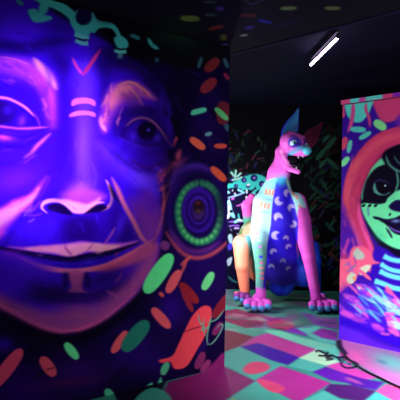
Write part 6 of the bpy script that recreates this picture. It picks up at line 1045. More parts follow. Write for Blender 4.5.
('s',(27,41,31),1,0.0143,[1025,2334,1034,2326,1038,2303,1036,2266,1030,2230,1023,2208,1012,2202,1003,2210,1000,2233,1001,2270,1007,2306,1015,2328]),
('s',(14,34,23),1,0.0143,[710,1855,717,1863,734,1864,761,1859,787,1851,801,1841,804,1830,796,1822,779,1821,752,1826,727,1834,713,1844]),
('s',(22,52,35),1,0.0143,[663,2390,672,2383,677,2364,678,2332,675,2300,669,2282,659,2275,649,2282,644,2301,643,2333,647,2365,653,2384]),
('s',(40,17,25),1,0.0143,[580,2180,577,2170,564,2160,541,2152,517,2147,501,2149,493,2157,496,2168,508,2177,532,2186,556,2190,572,2188]),
('s',(34,51,38),1,0.0143,[573,2159,582,2150,586,2127,585,2088,580,2049,572,2027,562,2020,553,2028,549,2052,550,2091,555,2129,563,2152]),
('s',(28,33,71),1,0.0143,[468,1909,478,1905,485,1893,490,1872,490,1850,486,1836,477,1830,467,1834,459,1846,455,1868,454,1889,459,1903]),
('s',(36,54,40),1,0.0143,[495,1902,503,1896,506,1883,504,1864,497,1845,489,1835,479,1833,470,1839,467,1852,470,1871,476,1890,484,1900]),
('s',(33,49,37),1,0.0143,[905,2402,915,2406,929,2401,948,2386,964,2368,971,2354,968,2343,957,2339,943,2345,924,2360,908,2378,902,2392]),
('s',(46,19,29),1,0.0143,[909,1873,918,1864,921,1840,919,1800,913,1761,905,1738,894,1731,886,1740,882,1764,884,1804,891,1843,899,1866]),
('s',(29,71,47),1,0.0143,[522,1921,534,1917,548,1899,563,1865,574,1831,577,1808,571,1797,559,1801,546,1819,530,1853,519,1888,516,1910]),
('s',(47,70,52),1,0.0143,[616,1778,626,1772,630,1755,631,1726,627,1698,620,1682,610,1677,601,1683,596,1700,596,1728,599,1756,606,1773]),
('s',(20,23,51),1,0.0143,[621,1837,628,1828,627,1809,618,1781,606,1755,594,1741,583,1739,576,1748,577,1766,585,1794,598,1821,609,1835]),
('s',(15,36,24),1,0.0143,[488,2350,486,2339,473,2327,447,2316,420,2308,403,2308,394,2315,396,2326,410,2337,435,2349,462,2357,480,2357]),
('s',(36,54,40),1,0.0143,[458,2103,469,2098,480,2079,490,2045,497,2010,496,1989,488,1979,477,1984,466,2003,456,2037,450,2072,450,2094]),
('s',(21,32,24),1,0.0143,[546,2224,551,2234,565,2238,587,2239,610,2235,623,2229,627,2219,621,2209,608,2204,585,2204,563,2208,550,2214]),
('s',(28,67,45),1,0.0143,[950,2223,950,2212,938,2196,912,2175,885,2158,865,2152,854,2156,854,2167,867,2183,892,2204,920,2221,939,2228]),
('s',(59,25,38),1,0.0143,[673,1925,673,1915,665,1905,648,1895,630,1890,617,1891,610,1898,610,1909,618,1918,635,1928,653,1933,666,1932]),
('s',(67,28,43),1,0.0143,[645,1792,655,1799,677,1798,711,1788,744,1775,763,1763,767,1751,757,1744,735,1746,700,1755,667,1768,649,1781]),
('s',(27,41,31),1,0.0143,[978,2371,986,2363,987,2345,982,2318,972,2291,962,2277,951,2274,944,2282,942,2299,948,2327,957,2354,967,2368]),
('s',(26,31,67),1,0.0143,[770,1845,769,1834,758,1822,735,1808,710,1798,693,1796,684,1803,685,1814,696,1826,719,1840,744,1850,761,1851]),
('s',(20,31,23),1,0.0143,[481,2542,492,2548,513,2543,544,2529,574,2511,590,2497,592,2485,581,2479,560,2484,528,2498,498,2516,483,2530]),
('s',(31,37,79),1,0.0143,[455,2169,467,2169,483,2155,503,2129,520,2100,527,2080,522,2069,511,2069,495,2083,474,2109,457,2138,451,2158]),
('s',(30,35,76),1,0.0143,[893,2038,899,2029,898,2010,888,1981,874,1954,862,1940,850,1938,844,1948,846,1967,855,1995,869,2022,881,2036]),
('s',(23,34,26),1,0.0143,[938,2086,948,2091,966,2088,992,2075,1016,2059,1028,2045,1028,2034,1018,2028,1000,2032,974,2045,950,2061,938,2074]),
('s',(82,35,52),1,0.0143,[879,2153,882,2142,874,2122,855,2094,832,2068,815,2055,803,2055,800,2067,808,2087,827,2115,850,2141,867,2154]),
('s',(26,31,66),1,0.0143,[532,2490,544,2489,559,2474,578,2445,593,2414,599,2393,594,2382,582,2384,566,2399,548,2428,532,2459,527,2479]),
('s',(26,39,29),1,0.0143,[653,2343,664,2345,677,2338,692,2321,705,2301,708,2287,704,2277,693,2275,680,2282,664,2300,652,2319,648,2334]),
('s',(25,30,64),1,0.0143,[443,1978,454,1974,465,1956,475,1924,482,1892,481,1871,474,1862,462,1866,452,1884,441,1915,435,1948,436,1969]),
('s',(46,69,52),1,0.0143,[900,2439,911,2436,919,2423,925,2401,926,2378,923,2363,914,2357,904,2360,896,2373,890,2395,888,2418,892,2433]),
('s',(46,69,52),1,0.0143,[615,2190,623,2183,627,2169,625,2146,620,2123,612,2111,602,2108,593,2114,589,2128,591,2151,596,2174,604,2186]),
('s',(31,47,35),1,0.0143,[463,2041,468,2031,463,2014,448,1990,430,1969,416,1959,405,1961,400,1971,405,1988,420,2011,438,2032,452,2042]),
('s',(22,44,36),1,0.0143,[1586,2015,1586,2003,1574,1988,1550,1970,1523,1956,1505,1951,1494,1957,1493,1969,1505,1984,1530,2002,1556,2017,1575,2021]),
('s',(22,44,36),1,0.0143,[1530,2221,1542,2226,1561,2220,1587,2203,1610,2182,1621,2166,1620,2153,1609,2149,1590,2155,1564,2172,1540,2193,1529,2209]),
('s',(22,44,36),1,0.0143,[1071,1905,1083,1902,1096,1884,1110,1850,1119,1816,1120,1794,1112,1783,1100,1787,1087,1805,1073,1838,1064,1873,1063,1895]),
('s',(22,44,36),1,0.0143,[1118,2095,1129,2102,1152,2102,1190,2093,1226,2080,1246,2067,1250,2055,1240,2047,1216,2047,1179,2056,1143,2070,1123,2082]),
('s',(22,44,36),1,0.0143,[1762,2295,1771,2285,1772,2261,1765,2223,1754,2185,1743,2164,1731,2159,1722,2169,1721,2193,1728,2231,1739,2269,1750,2290]),
('s',(22,44,36),1,0.0143,[1568,2033,1567,2021,1555,2007,1530,1993,1503,1982,1485,1980,1475,1986,1476,1998,1488,2012,1513,2027,1540,2038,1558,2040]),
('s',(22,44,36),1,0.0143,[1630,2025,1638,2014,1636,1990,1626,1951,1612,1914,1598,1894,1586,1889,1578,1900,1580,1924,1590,1963,1604,2000,1617,2021]),
('s',(22,44,36),1,0.0143,[1173,1834,1175,1823,1167,1810,1148,1795,1127,1784,1112,1782,1102,1789,1100,1800,1109,1813,1127,1827,1148,1838,1164,1840]),
('s',(22,44,36),1,0.0143,[1715,2121,1718,2110,1711,2096,1695,2080,1675,2068,1661,2064,1651,2070,1648,2081,1654,2094,1671,2110,1690,2123,1705,2126]),
('s',(22,44,36),1,0.0143,[1712,1828,1724,1830,1740,1821,1762,1800,1780,1776,1787,1759,1783,1747,1771,1745,1754,1754,1733,1775,1715,1798,1708,1816]),
('s',(22,44,36),1,0.0143,[1765,1992,1776,1984,1781,1962,1781,1925,1777,1888,1769,1867,1758,1860,1748,1868,1743,1890,1743,1927,1747,1963,1754,1985]),
('s',(22,44,36),1,0.0143,[1465,2025,1476,2025,1488,2016,1501,1996,1510,1975,1511,1959,1504,1950,1492,1950,1480,1959,1467,1979,1458,2000,1457,2015]),
('s',(22,44,36),1,0.0143,[1100,1934,1110,1929,1118,1913,1122,1886,1121,1858,1116,1841,1106,1835,1095,1840,1087,1856,1084,1883,1084,1911,1089,1928]),
('s',(22,44,36),1,0.0143,[1703,1875,1708,1864,1703,1847,1689,1823,1670,1803,1655,1794,1643,1796,1638,1807,1643,1823,1658,1847,1677,1867,1692,1876]),
('s',(22,44,36),1,0.0143,[1523,1994,1533,1998,1546,1994,1560,1981,1571,1965,1574,1953,1569,1943,1558,1938,1546,1943,1532,1955,1521,1971,1518,1984]),
('s',(22,44,36),1,0.0143,[1618,2129,1617,2117,1606,2105,1584,2093,1560,2085,1543,2085,1534,2092,1535,2104,1546,2116,1568,2128,1592,2136,1609,2137]),
('s',(22,44,36),1,0.0143,[1563,1974,1558,1964,1543,1956,1518,1952,1492,1952,1476,1957,1470,1968,1475,1979,1489,1986,1515,1990,1541,1990,1557,1985]),
('s',(22,44,36),1,0.0143,[1187,1954,1191,1943,1186,1929,1171,1911,1153,1896,1139,1891,1128,1895,1124,1906,1129,1921,1144,1938,1162,1953,1176,1958]),
('s',(22,44,36),1,0.0143,[1478,2096,1490,2097,1504,2088,1521,2067,1535,2044,1539,2027,1534,2016,1522,2015,1508,2024,1490,2045,1476,2068,1472,2085]),
('s',(22,44,36),1,0.0143,[1342,2122,1353,2114,1362,2092,1367,2053,1368,2013,1363,1990,1354,1981,1342,1988,1334,2011,1329,2050,1328,2089,1332,2113]),
('s',(22,44,36),1,0.0143,[1351,2228,1352,2216,1342,2203,1321,2188,1297,2176,1280,2174,1270,2180,1270,2192,1280,2205,1301,2220,1325,2232,1341,2235]),
('s',(22,44,36),1,0.0143,[1635,2071,1645,2078,1660,2075,1681,2065,1700,2050,1708,2037,1707,2026,1697,2019,1682,2022,1661,2032,1642,2047,1634,2060]),
('s',(22,44,36),1,0.0143,[1517,2178,1528,2185,1547,2181,1577,2168,1604,2151,1617,2137,1618,2124,1607,2118,1588,2121,1559,2134,1531,2151,1518,2166]),
('s',(22,44,36),1,0.0143,[1386,1820,1400,1818,1416,1800,1436,1766,1452,1730,1457,1707,1452,1695,1439,1697,1422,1715,1402,1749,1386,1785,1381,1808]),
('s',(60,200,185),1,0.0159,[409,1639,567,1722,724,1805,883,1839,1043,1779,1110,1589,1017,1492,888,1553,729,1582,571,1499,413,1417]),
('s',(20,26,80),1,0.0127,[600,1643,596,1627,585,1615,569,1611,553,1615,541,1626,537,1642,541,1658,552,1670,568,1674,584,1670,596,1659]),
('s',(150,110,210),1,0.0095,[586,1643,584,1636,580,1632,573,1630,567,1631,562,1636,560,1642,562,1649,567,1653,573,1655,579,1654,584,1649]),
('s',(20,26,80),1,0.0127,[735,1741,730,1720,715,1705,695,1699,674,1704,658,1719,652,1739,658,1760,672,1776,693,1782,714,1776,729,1762]),
('s',(150,110,210),1,0.0095,[715,1741,713,1732,707,1726,699,1724,691,1726,684,1732,682,1740,684,1748,690,1755,698,1757,707,1755,713,1749]),
('s',(20,26,80),1,0.0127,[906,1776,900,1749,880,1729,853,1721,826,1728,806,1747,798,1774,805,1801,824,1821,851,1829,878,1822,899,1803]),
('s',(150,110,210),1,0.0095,[879,1776,876,1765,868,1757,857,1754,847,1756,839,1764,835,1775,838,1786,846,1794,857,1797,868,1794,876,1786]),
('s',(20,26,80),1,0.0127,[1029,1683,1023,1659,1006,1641,982,1634,958,1640,940,1657,934,1681,940,1705,957,1723,980,1730,1004,1724,1022,1707]),
('s',(150,110,210),1,0.0095,[1005,1683,1003,1673,996,1666,986,1663,977,1665,970,1672,967,1682,969,1691,976,1698,986,1701,995,1699,1002,1692]),
('s',(20,26,80),1,0.0127,[522,1578,518,1562,506,1550,491,1545,475,1549,463,1561,458,1577,462,1593,474,1605,489,1609,505,1605,517,1594]),
('s',(150,110,210),1,0.0095,[508,1578,506,1571,501,1566,495,1565,489,1566,484,1571,482,1577,484,1584,488,1588,495,1590,501,1588,506,1584]),
('s',(20,26,80),1,0.0127,[791,1647,787,1631,776,1619,760,1614,744,1618,732,1630,727,1645,731,1661,743,1673,759,1678,775,1674,786,1662]),
('s',(150,110,210),1,0.0095,[777,1646,775,1640,771,1635,764,1633,758,1635,753,1640,751,1646,753,1652,757,1657,764,1659,770,1657,775,1653]),
('s',(20,26,80),1,0.0127,[659,1580,655,1568,646,1558,634,1555,621,1558,611,1567,608,1579,611,1592,620,1602,633,1605,645,1602,655,1593]),
('s',(150,110,210),1,0.0095,[648,1580,647,1575,643,1571,638,1570,633,1571,629,1575,628,1580,629,1585,633,1589,638,1590,643,1589,647,1585]),
('s',(150,215,190),1,0.0111,[566,1768,573,1831,579,1895,548,1899,541,1835,534,1771]),
('s',(150,215,190),1,0.0111,[546,1811,522,1842,497,1873,472,1854,497,1822,521,1791]),
('s',(150,215,190),1,0.0111,[593,1775,624,1807,656,1840,633,1862,601,1829,570,1797]),
('s',(150,215,190),1,0.0111,[505,1721,549,1728,603,1739,643,1758,669,1774,653,1801,628,1786,593,1770,544,1759,501,1752]),
('s',(14,8,50),1,0.0238,[412,1480,729,1550,985,1459,1012,-2,440,-13]),
('s',(150,205,235),1,0.0111,[429,1447,509,1458,607,1488,698,1525,762,1564,760,1569,688,1548,599,1512,502,1482,428,1451]),
('s',(140,220,225),1,0.0127,[455,1417,441,1356,448,1284,464,1229,485,1180,518,1142,557,1129,566,1137,561,1175,541,1211,524,1250,511,1297,495,1364,467,1418]),
('s',(215,235,240),1,0.0111,[457,1449,444,1327,445,1197,431,1146,432,1117,438,1113,470,1132,486,1193,486,1328,464,1450]),
('s',(150,90,220),1,0.0111,[452,1065,510,1060,579,1065,634,1063,674,1069,675,1074,635,1088,579,1091,508,1086,452,1070]),
('s',(150,90,220),1,0.0111,[453,1002,512,997,580,1002,635,999,675,1006,676,1011,637,1025,580,1027,509,1022,453,1006]),
('s',(210,180,235),1,0.0111,[482,1004,485,965,513,926,555,941,584,959,614,956,644,957,646,963,620,983,578,990,540,969,523,957,509,977,488,1006]),
('s',(200,90,190),1,0.0095,[575,1322,608,1317,644,1329,667,1349,671,1372,667,1375,647,1369,631,1354,600,1345,574,1327]),
('s',(190,225,240),1,0.0127,[456,845,503,878,568,784,538,688,474,750]),
('s',(80,60,220),1,0.0127,[458,718,522,719,523,640,460,623]),
('s',(220,225,240),1,0.0079,[629,872,626,861,618,853,607,850,596,852,587,860,584,871,587,883,595,891,606,894,617,891,626,883]),
('s',(210,225,240),1,0.0127,[447,464,526,513,512,401,465,369]),
('s',(4,4,14),0.8,0.0238,[518,942,647,817,747,596,726,-8,599,-10,591,435]),
('s',(150,225,230),1,0.0095,[758,1000,771,1003,785,995,800,976,811,955,813,939,806,928,793,925,779,933,763,951,752,973,750,989]),
('s',(60,200,180),1,0.0095,[802,957,808,968,824,974,849,974,875,969,889,961,894,949,887,938,872,933,846,933,821,937,806,945]),
('s',(150,225,230),1,0.0095,[393,1568,402,1576,419,1575,442,1566,463,1552,473,1539,472,1527,463,1519,446,1520,423,1530,402,1543,392,1556]),
('s',(200,90,200),1,0.0095,[550,1454,552,1442,546,1431,532,1422,516,1417,504,1419,495,1429,493,1441,500,1452,514,1461,530,1466,542,1464]),
('s',(10,8,30),1,0.0095,[690,1482,702,1484,714,1479,725,1465,731,1448,729,1435,720,1426,707,1423,696,1429,685,1443,679,1460,680,1472]),
('s',(12,10,40),1,0.0095,[874,1637,881,1630,884,1609,882,1576,878,1543,871,1524,863,1517,856,1525,853,1545,855,1579,860,1612,866,1631]),
('s',(120,70,220),1,0.0095,[515,1781,519,1773,516,1760,505,1741,491,1724,480,1717,471,1718,467,1726,470,1739,481,1758,495,1774,506,1782]),
('s',(150,225,230),1,0.0095,[423,1404,435,1409,451,1403,471,1387,487,1368,493,1352,489,1340,477,1335,461,1341,441,1357,425,1376,419,1392]),
('s',(12,10,40),1,0.0095,[635,1449,642,1441,644,1425,639,1399,631,1374,621,1360,611,1357,603,1364,602,1381,607,1407,615,1432,624,1446]),
('s',(12,10,40),1,0.0095,[746,1288,755,1300,776,1304,810,1301,842,1292,860,1280,864,1265,855,1253,834,1249,800,1252,768,1261,750,1273]),
('s',(12,10,40),1,0.0095,[917,1137,915,1124,903,1114,879,1105,855,1102,839,1105,831,1116,833,1129,845,1139,869,1148,893,1151,909,1148]),
('s',(12,10,40),1,0.0095,[758,1567,762,1578,770,1584,784,1586,798,1583,806,1576,809,1565,805,1554,797,1548,783,1546,769,1549,761,1556]),
('s',(10,8,30),1,0.0095,[870,1590,875,1578,872,1567,862,1557,850,1551,839,1553,829,1562,824,1574,827,1585,837,1595,850,1600,861,1599]),
('s',(10,8,30),1,0.0095,[624,1047,637,1054,658,1049,687,1032,713,1011,724,993,723,978,710,972,689,976,660,993,634,1014,622,1032]),
('s',(200,90,200),1,0.0095,[835,1252,849,1254,863,1245,878,1225,889,1202,890,1185,882,1174,868,1172,854,1181,839,1201,828,1224,827,1241]),
('s',(225,235,245),1,0.0095,[954,1567,966,1573,979,1570,991,1559,1000,1545,1000,1532,991,1521,979,1515,966,1517,954,1528,945,1543,945,1556]),
('s',(150,225,230),1,0.0095,[885,1587,891,1575,887,1555,872,1527,852,1502,836,1491,821,1492,815,1504,819,1524,834,1552,854,1577,870,1589]),
('s',(225,235,245),1,0.0095,[508,1583,518,1582,533,1569,553,1543,571,1515,579,1497,577,1487,567,1488,552,1502,532,1528,514,1555,506,1573]),
('s',(12,10,40),1,0.0095,[485,986,496,990,515,984,542,968,567,949,579,934,579,922,568,918,549,923,522,940,497,959,485,974]),
('s',(12,10,40),1,0.0095,[473,1240,477,1253,486,1261,501,1263,515,1259,523,1250,525,1236,521,1223,512,1216,497,1214,483,1218,475,1226]),
('s',(225,235,245),1,0.0095,[791,1675,791,1665,783,1657,768,1650,753,1648,742,1651,736,1659,737,1670,744,1678,759,1684,775,1687,785,1684]),
('s',(225,235,245),1,0.0095,[739,1600,747,1596,752,1584,755,1562,755,1540,752,1527,746,1522,738,1526,733,1538,730,1560,730,1582,733,1595]),
('s',(10,8,30),1,0.0095,[590,1613,595,1600,590,1582,573,1558,552,1537,535,1528,522,1531,516,1543,522,1561,539,1586,559,1607,576,1616]),
('s',(12,10,40),1,0.0095,[817,1243,819,1235,815,1227,806,1220,795,1217,786,1218,780,1224,779,1232,783,1239,792,1246,803,1250,812,1249]),
('s',(200,90,200),1,0.0095,[921,1303,932,1313,950,1313,976,1304,999,1290,1010,1276,1009,1262,999,1252,981,1252,955,1261,932,1275,921,1289]),
('s',(225,235,245),1,0.0095,[424,1206,433,1202,439,1187,444,1161,446,1135,443,1120,436,1113,427,1118,421,1132,416,1158,414,1184,417,1200]),
('s',(12,10,40),1,0.0095,[447,1780,454,1787,466,1788,485,1783,502,1775,510,1765,510,1755,503,1747,491,1746,472,1751,455,1760,447,1769]),
('s',(150,225,230),1,0.0095,[716,1266,727,1264,734,1258,736,1247,735,1236,729,1229,719,1226,708,1228,701,1234,699,1245,700,1256,706,1263]),
('s',(120,70,220),1,0.0095,[852,1403,862,1408,879,1404,904,1391,926,1374,937,1359,936,1347,925,1342,908,1346,883,1359,861,1377,851,1391]),
('s',(150,225,230),1,0.0095,[590,1589,601,1596,621,1593,652,1581,681,1565,696,1551,698,1539,688,1532,667,1535,636,1547,607,1563,592,1577]),
('s',(225,235,245),1,0.0095,[955,1012,968,1014,981,1006,996,986,1006,965,1008,949,1000,938,987,936,973,945,959,964,948,986,947,1001]),
('s',(10,8,30),1,0.0095,[395,950,406,959,427,958,459,948,489,934,504,920,507,906,496,898,475,898,443,908,413,922,397,936]),
('s',(60,200,180),1,0.0095,[612,1210,621,1205,630,1185,638,1151,642,1116,641,1095,635,1086,625,1092,617,1111,609,1146,604,1180,605,1202]),
('s',(120,70,220),1,0.0095,[753,1285,765,1279,771,1261,772,1231,768,1202,759,1185,747,1179,735,1186,729,1204,728,1234,733,1263,741,1280]),
('s',(60,200,180),1,0.0095,[887,1522,889,1511,881,1497,862,1478,841,1462,826,1456,816,1459,814,1469,822,1483,841,1502,861,1518,877,1525]),
('s',(12,10,40),1,0.0095,[712,981,711,970,698,956,672,939,644,925,625,921,614,926,615,938,628,952,654,969,683,983,701,987]),
('s',(225,235,245),1,0.0095,[725,1480,739,1485,757,1478,780,1459,799,1436,807,1418,802,1405,789,1400,771,1407,747,1426,728,1449,721,1467]),
('s',(150,225,230),1,0.0095,[794,1308,802,1296,798,1277,784,1251,766,1228,750,1218,736,1220,729,1232,732,1251,746,1277,764,1299,780,1310]),
('s',(12,10,40),1,0.0095,[856,1257,867,1261,884,1253,907,1234,926,1212,934,1196,931,1184,919,1181,903,1188,880,1207,861,1229,853,1246]),
('s',(150,225,230),1,0.0095,[641,1119,643,1105,631,1088,607,1068,579,1052,559,1049,546,1056,545,1070,556,1087,580,1107,608,1123,628,1127]),
('s',(10,8,30),1,0.0095,[440,1751,450,1753,465,1745,486,1728,505,1707,513,1692,511,1682,501,1680,486,1688,465,1705,446,1725,438,1740]),
('s',(120,70,220),1,0.0095,[822,1413,836,1408,842,1399,843,1386,837,1374,828,1368,813,1368,800,1374,793,1383,793,1396,798,1408,808,1413]),
('s',(60,200,180),1,0.0095,[917,1597,916,1586,903,1569,876,1548,847,1530,827,1522,816,1526,816,1538,830,1554,856,1575,886,1593,905,1601]),
('s',(12,10,40),1,0.0095,[418,1598,427,1604,436,1604,446,1598,453,1589,454,1580,449,1571,441,1565,431,1565,421,1571,414,1580,413,1589]),
('s',(225,235,245),1,0.0095,[601,1113,609,1122,627,1124,654,1119,680,1110,694,1100,697,1088,689,1080,671,1078,644,1082,618,1092,604,1102]),
('s',(120,70,220),1,0.0095,[686,1416,695,1417,703,1412,712,1400,717,1387,717,1377,710,1370,702,1368,693,1374,685,1386,679,1399,680,1409]),
('s',(60,170,150),0.7,0.0127,[466,208,483,170,524,134,578,106,627,99,630,104,591,135,541,161,505,193,470,212])]
# ------------------------------------------------------------------ the room
M_black = mat('matt_black_paint', (9, 8, 14), .9, .1, .3, 3)
M_floor = mat('painted_floor', rough=.5, spec=.15, attr='paint', noise=.18, scale=5)
M_wallp = mat('painted_back_wall', rough=.8, spec=.1, attr='paint')
M_ceil = mat('painted_ceiling', rough=.8, spec=.1, attr='paint')
us = np.concatenate([[-4, -2, -1.2], np.arange(-.6, 2.9, .009), [3.2, 4.2]]); vs = np.concatenate([[-2.5, 0, 2, 2.8], np.arange(3.1, 8.0, .0125), [8.0]])
structure(sheet('floor', us, vs, lambda u, v: np.stack([u, v, 0 * u], 1), (58, 150, 130), LAYERS_FLOOR, M_floor))
us = np.concatenate([[-4, -1], np.arange(.2, 2.6, .008), [3, 4.2]]); vs = np.concatenate([np.arange(0, 2.9, .01), [2.95]])
structure(sheet('wall_back', us, vs, lambda u, v: np.stack([u, 0 * u + 8.0, v], 1), (5, 5, 9), LAYERS_BACK, M_wallp))
structure(box('wall_left', (-4.05, 2.75, 1.475), (.1, 10.6, 2.95), M_black)); structure(box('wall_right', (4.25, 2.75, 1.475), (.1, 10.6, 2.95), M_black)); structure(box('wall_front', (.1, -2.55, 1.475), (8.2, .1, 2.95), M_black))
# ceiling: high black slab, and the lower painted one that ends over the opening
structure(box('ceiling', (.1, 2.75, 3.0), (8.4, 10.7, .1), mat('black_ceiling', (4, 3, 26), .85, .1, .3, 2)))  # blue tint in the black stands in for the blacklight sheen
e0 = np.array((.2255, 3.95)); er = np.array((.7058, -.7084)); en = np.array((-.7084, -.7058))   # far edge of the low ceiling, its direction, and inward
us = np.concatenate([[-5, -3, -1.6], np.arange(-.9, 1.4, .008), [2, 3.2, 5]]); vs = np.concatenate([[-.3], np.arange(-.28, 1.4, .008), [2, 3, 4.6]])
def ceil3(a, b): return np.stack([e0[0] + er[0] * a + en[0] * b, e0[1] + er[1] * a + en[1] * b, 0 * a + 2.66], 1)
a, b = np.meshgrid(us, vs, indexing='ij'); nu, nv = a.shape; a = a.ravel(); b = b.ravel(); P3 = ceil3(a, b)
idx = np.arange(nu * nv).reshape(nu, nv); q4 = np.stack([idx[:-1, :-1], idx[1:, :-1], idx[1:, 1:], idx[:-1, 1:]], -1).reshape(-1, 4)
structure(mesh_obj('ceiling', P3, q4, M_ceil, colors=lin(paint(P3[:, 0], P3[:, 1], (9, 8, 18), LAYERS_CEILING) * 255)))
tc_ = e0 + er * 0 - en * .32
structure(box('trim_1', (tc_[0], tc_[1], 2.80), (9.0, .04, .29), mat('soffit_board', (22, 18, 48), .8, .1, .2, 4), rotz=math.atan2(er[1], er[0])))

# ------------------------------------------------------------------ left: partition with the painted portrait
LA = math.radians(51.66); LO = np.array((.2285, 4.20)); LD = np.array((-math.sin(LA), -math.cos(LA)))
mw = empty('painted_mural', (LO[0], LO[1], 0), math.atan2(LD[1], LD[0]))
tag(mw, 'tall mural panel on the left painted with a huge violet face and an ear disc', 'mural')
us = np.concatenate([np.arange(0, 2.02, .0052), [2.3, 3, 4.2]]); vs = np.concatenate([np.arange(0, 2.65, .0046), [2.652]])
sheet('portrait_painting', us, vs, lambda u, v: np.stack([u, 0 * u, v], 1), (9, 2, 34), LAYERS_LEFT, mat('mural_paint', rough=.85, spec=.03, attr='paint', noise=.12, scale=22), mw, aniso=.62)
box('partition_panel', (2.1, -.052, 1.326), (4.2, .1, 2.652), M_black, mw)
# ------------------------------------------------------------------ right: free-standing block with the painted skull-faced woman
RA = math.radians(45.43); RO = np.array((1.444, 5.148)); RDv = np.array((math.sin(RA), -math.cos(RA)))
mb = empty('painted_block', (RO[0], RO[1], 0), math.atan2(RDv[1], RDv[0]))
tag(mb, 'free-standing block on the right painted with a green skull-faced woman in a pink hood', 'mural')
us = np.concatenate([np.arange(0, .72, .0052), [.9, 1.22]]); vs = np.concatenate([[0], np.arange(.003, 2.39, .0052), [2.39]])
M_bp = mat('block_paint', rough=.6, spec=.08, attr='paint', noise=.1, scale=14)
sheet('catrina_painting', us, vs, lambda u, v: np.stack([u, 0 * u, v], 1), (52, 14, 140), LAYERS_BLOCK, M_bp, mb, aniso=.8)
box('block_body', (.61, .612, 1.195), (1.22, 1.22, 2.39), mat('block_side_paint', (30, 12, 90), .6, .2, .3, 6), mb)
us = np.concatenate([np.arange(-.012, .72, .006), [.9, 1.232]]); vs = np.linspace(2.398, 2.438, 10)
cp = sheet('cap_edge', us, vs, lambda u, v: np.stack([u, 0 * u - .016, v], 1), (120, 40, 150), LAYERS_CAP, M_bp, mb, aniso=.8)
box('cap_board', (.61, .613, 2.418), (1.244, 1.256, .04), mat('cap_paint', (190, 70, 130), .5, .3, .2, 6), mb)
# ------------------------------------------------------------------ ceiling tube lamp
ta, tb = Vector((1.135, 5.26, 2.83)), Vector((1.18, 4.40, 2.83)); td = (tb - ta); tl = td.length; tm = (ta + tb) / 2
lamp_root = tag(empty('tube_light', (tm.x, tm.y, 2.95), math.atan2(td.y, td.x)), 'glowing white blacklight tube hanging under the black ceiling', 'ceiling light')
def cyl(name, a, b, r, m, parent, n=16):
    a, b = Vector(a), Vector(b); d = (b - a).normalized(); q = d.to_track_quat('Z', 'Y'); V = []; Fc = []
    for c in (a, b):
        for k in range(n): V.append(tuple(c + q @ Vector((r * math.cos(2 * math.pi * k / n), r * math.sin(2 * math.pi * k / n), 0))))
    for k in range(n): Fc.append((k, (k + 1) % n, n + (k + 1) % n, n + k))
    Fc.append(tuple(range(n))[::-1]); Fc.append(tuple(range(n, 2 * n)))
    return mesh_obj(name, V, Fc, m, parent)
cyl('tube', (-tl / 2, 0, -.12), (tl / 2, 0, -.12), .0125, mat('lit_tube', (240, 230, 255), .4, .2, emit=((.80, .62, 1.0), 18.0)), lamp_root)
M_bat = mat('batten_black', (12, 12, 18), .6, .2)
box('batten', (0, 0, -.06), (tl + .03, .03, .02), M_bat, lamp_root, .004)
for s in (-1, 1):
    box('end_cap', (s * (tl / 2 + .012), 0, -.105), (.02, .03, .05), M_bat, lamp_root, .004)
    cyl('hanger', (s * tl * .35, 0, 0), (s * tl * .35, 0, -.047), .006, M_bat, lamp_root, 8)
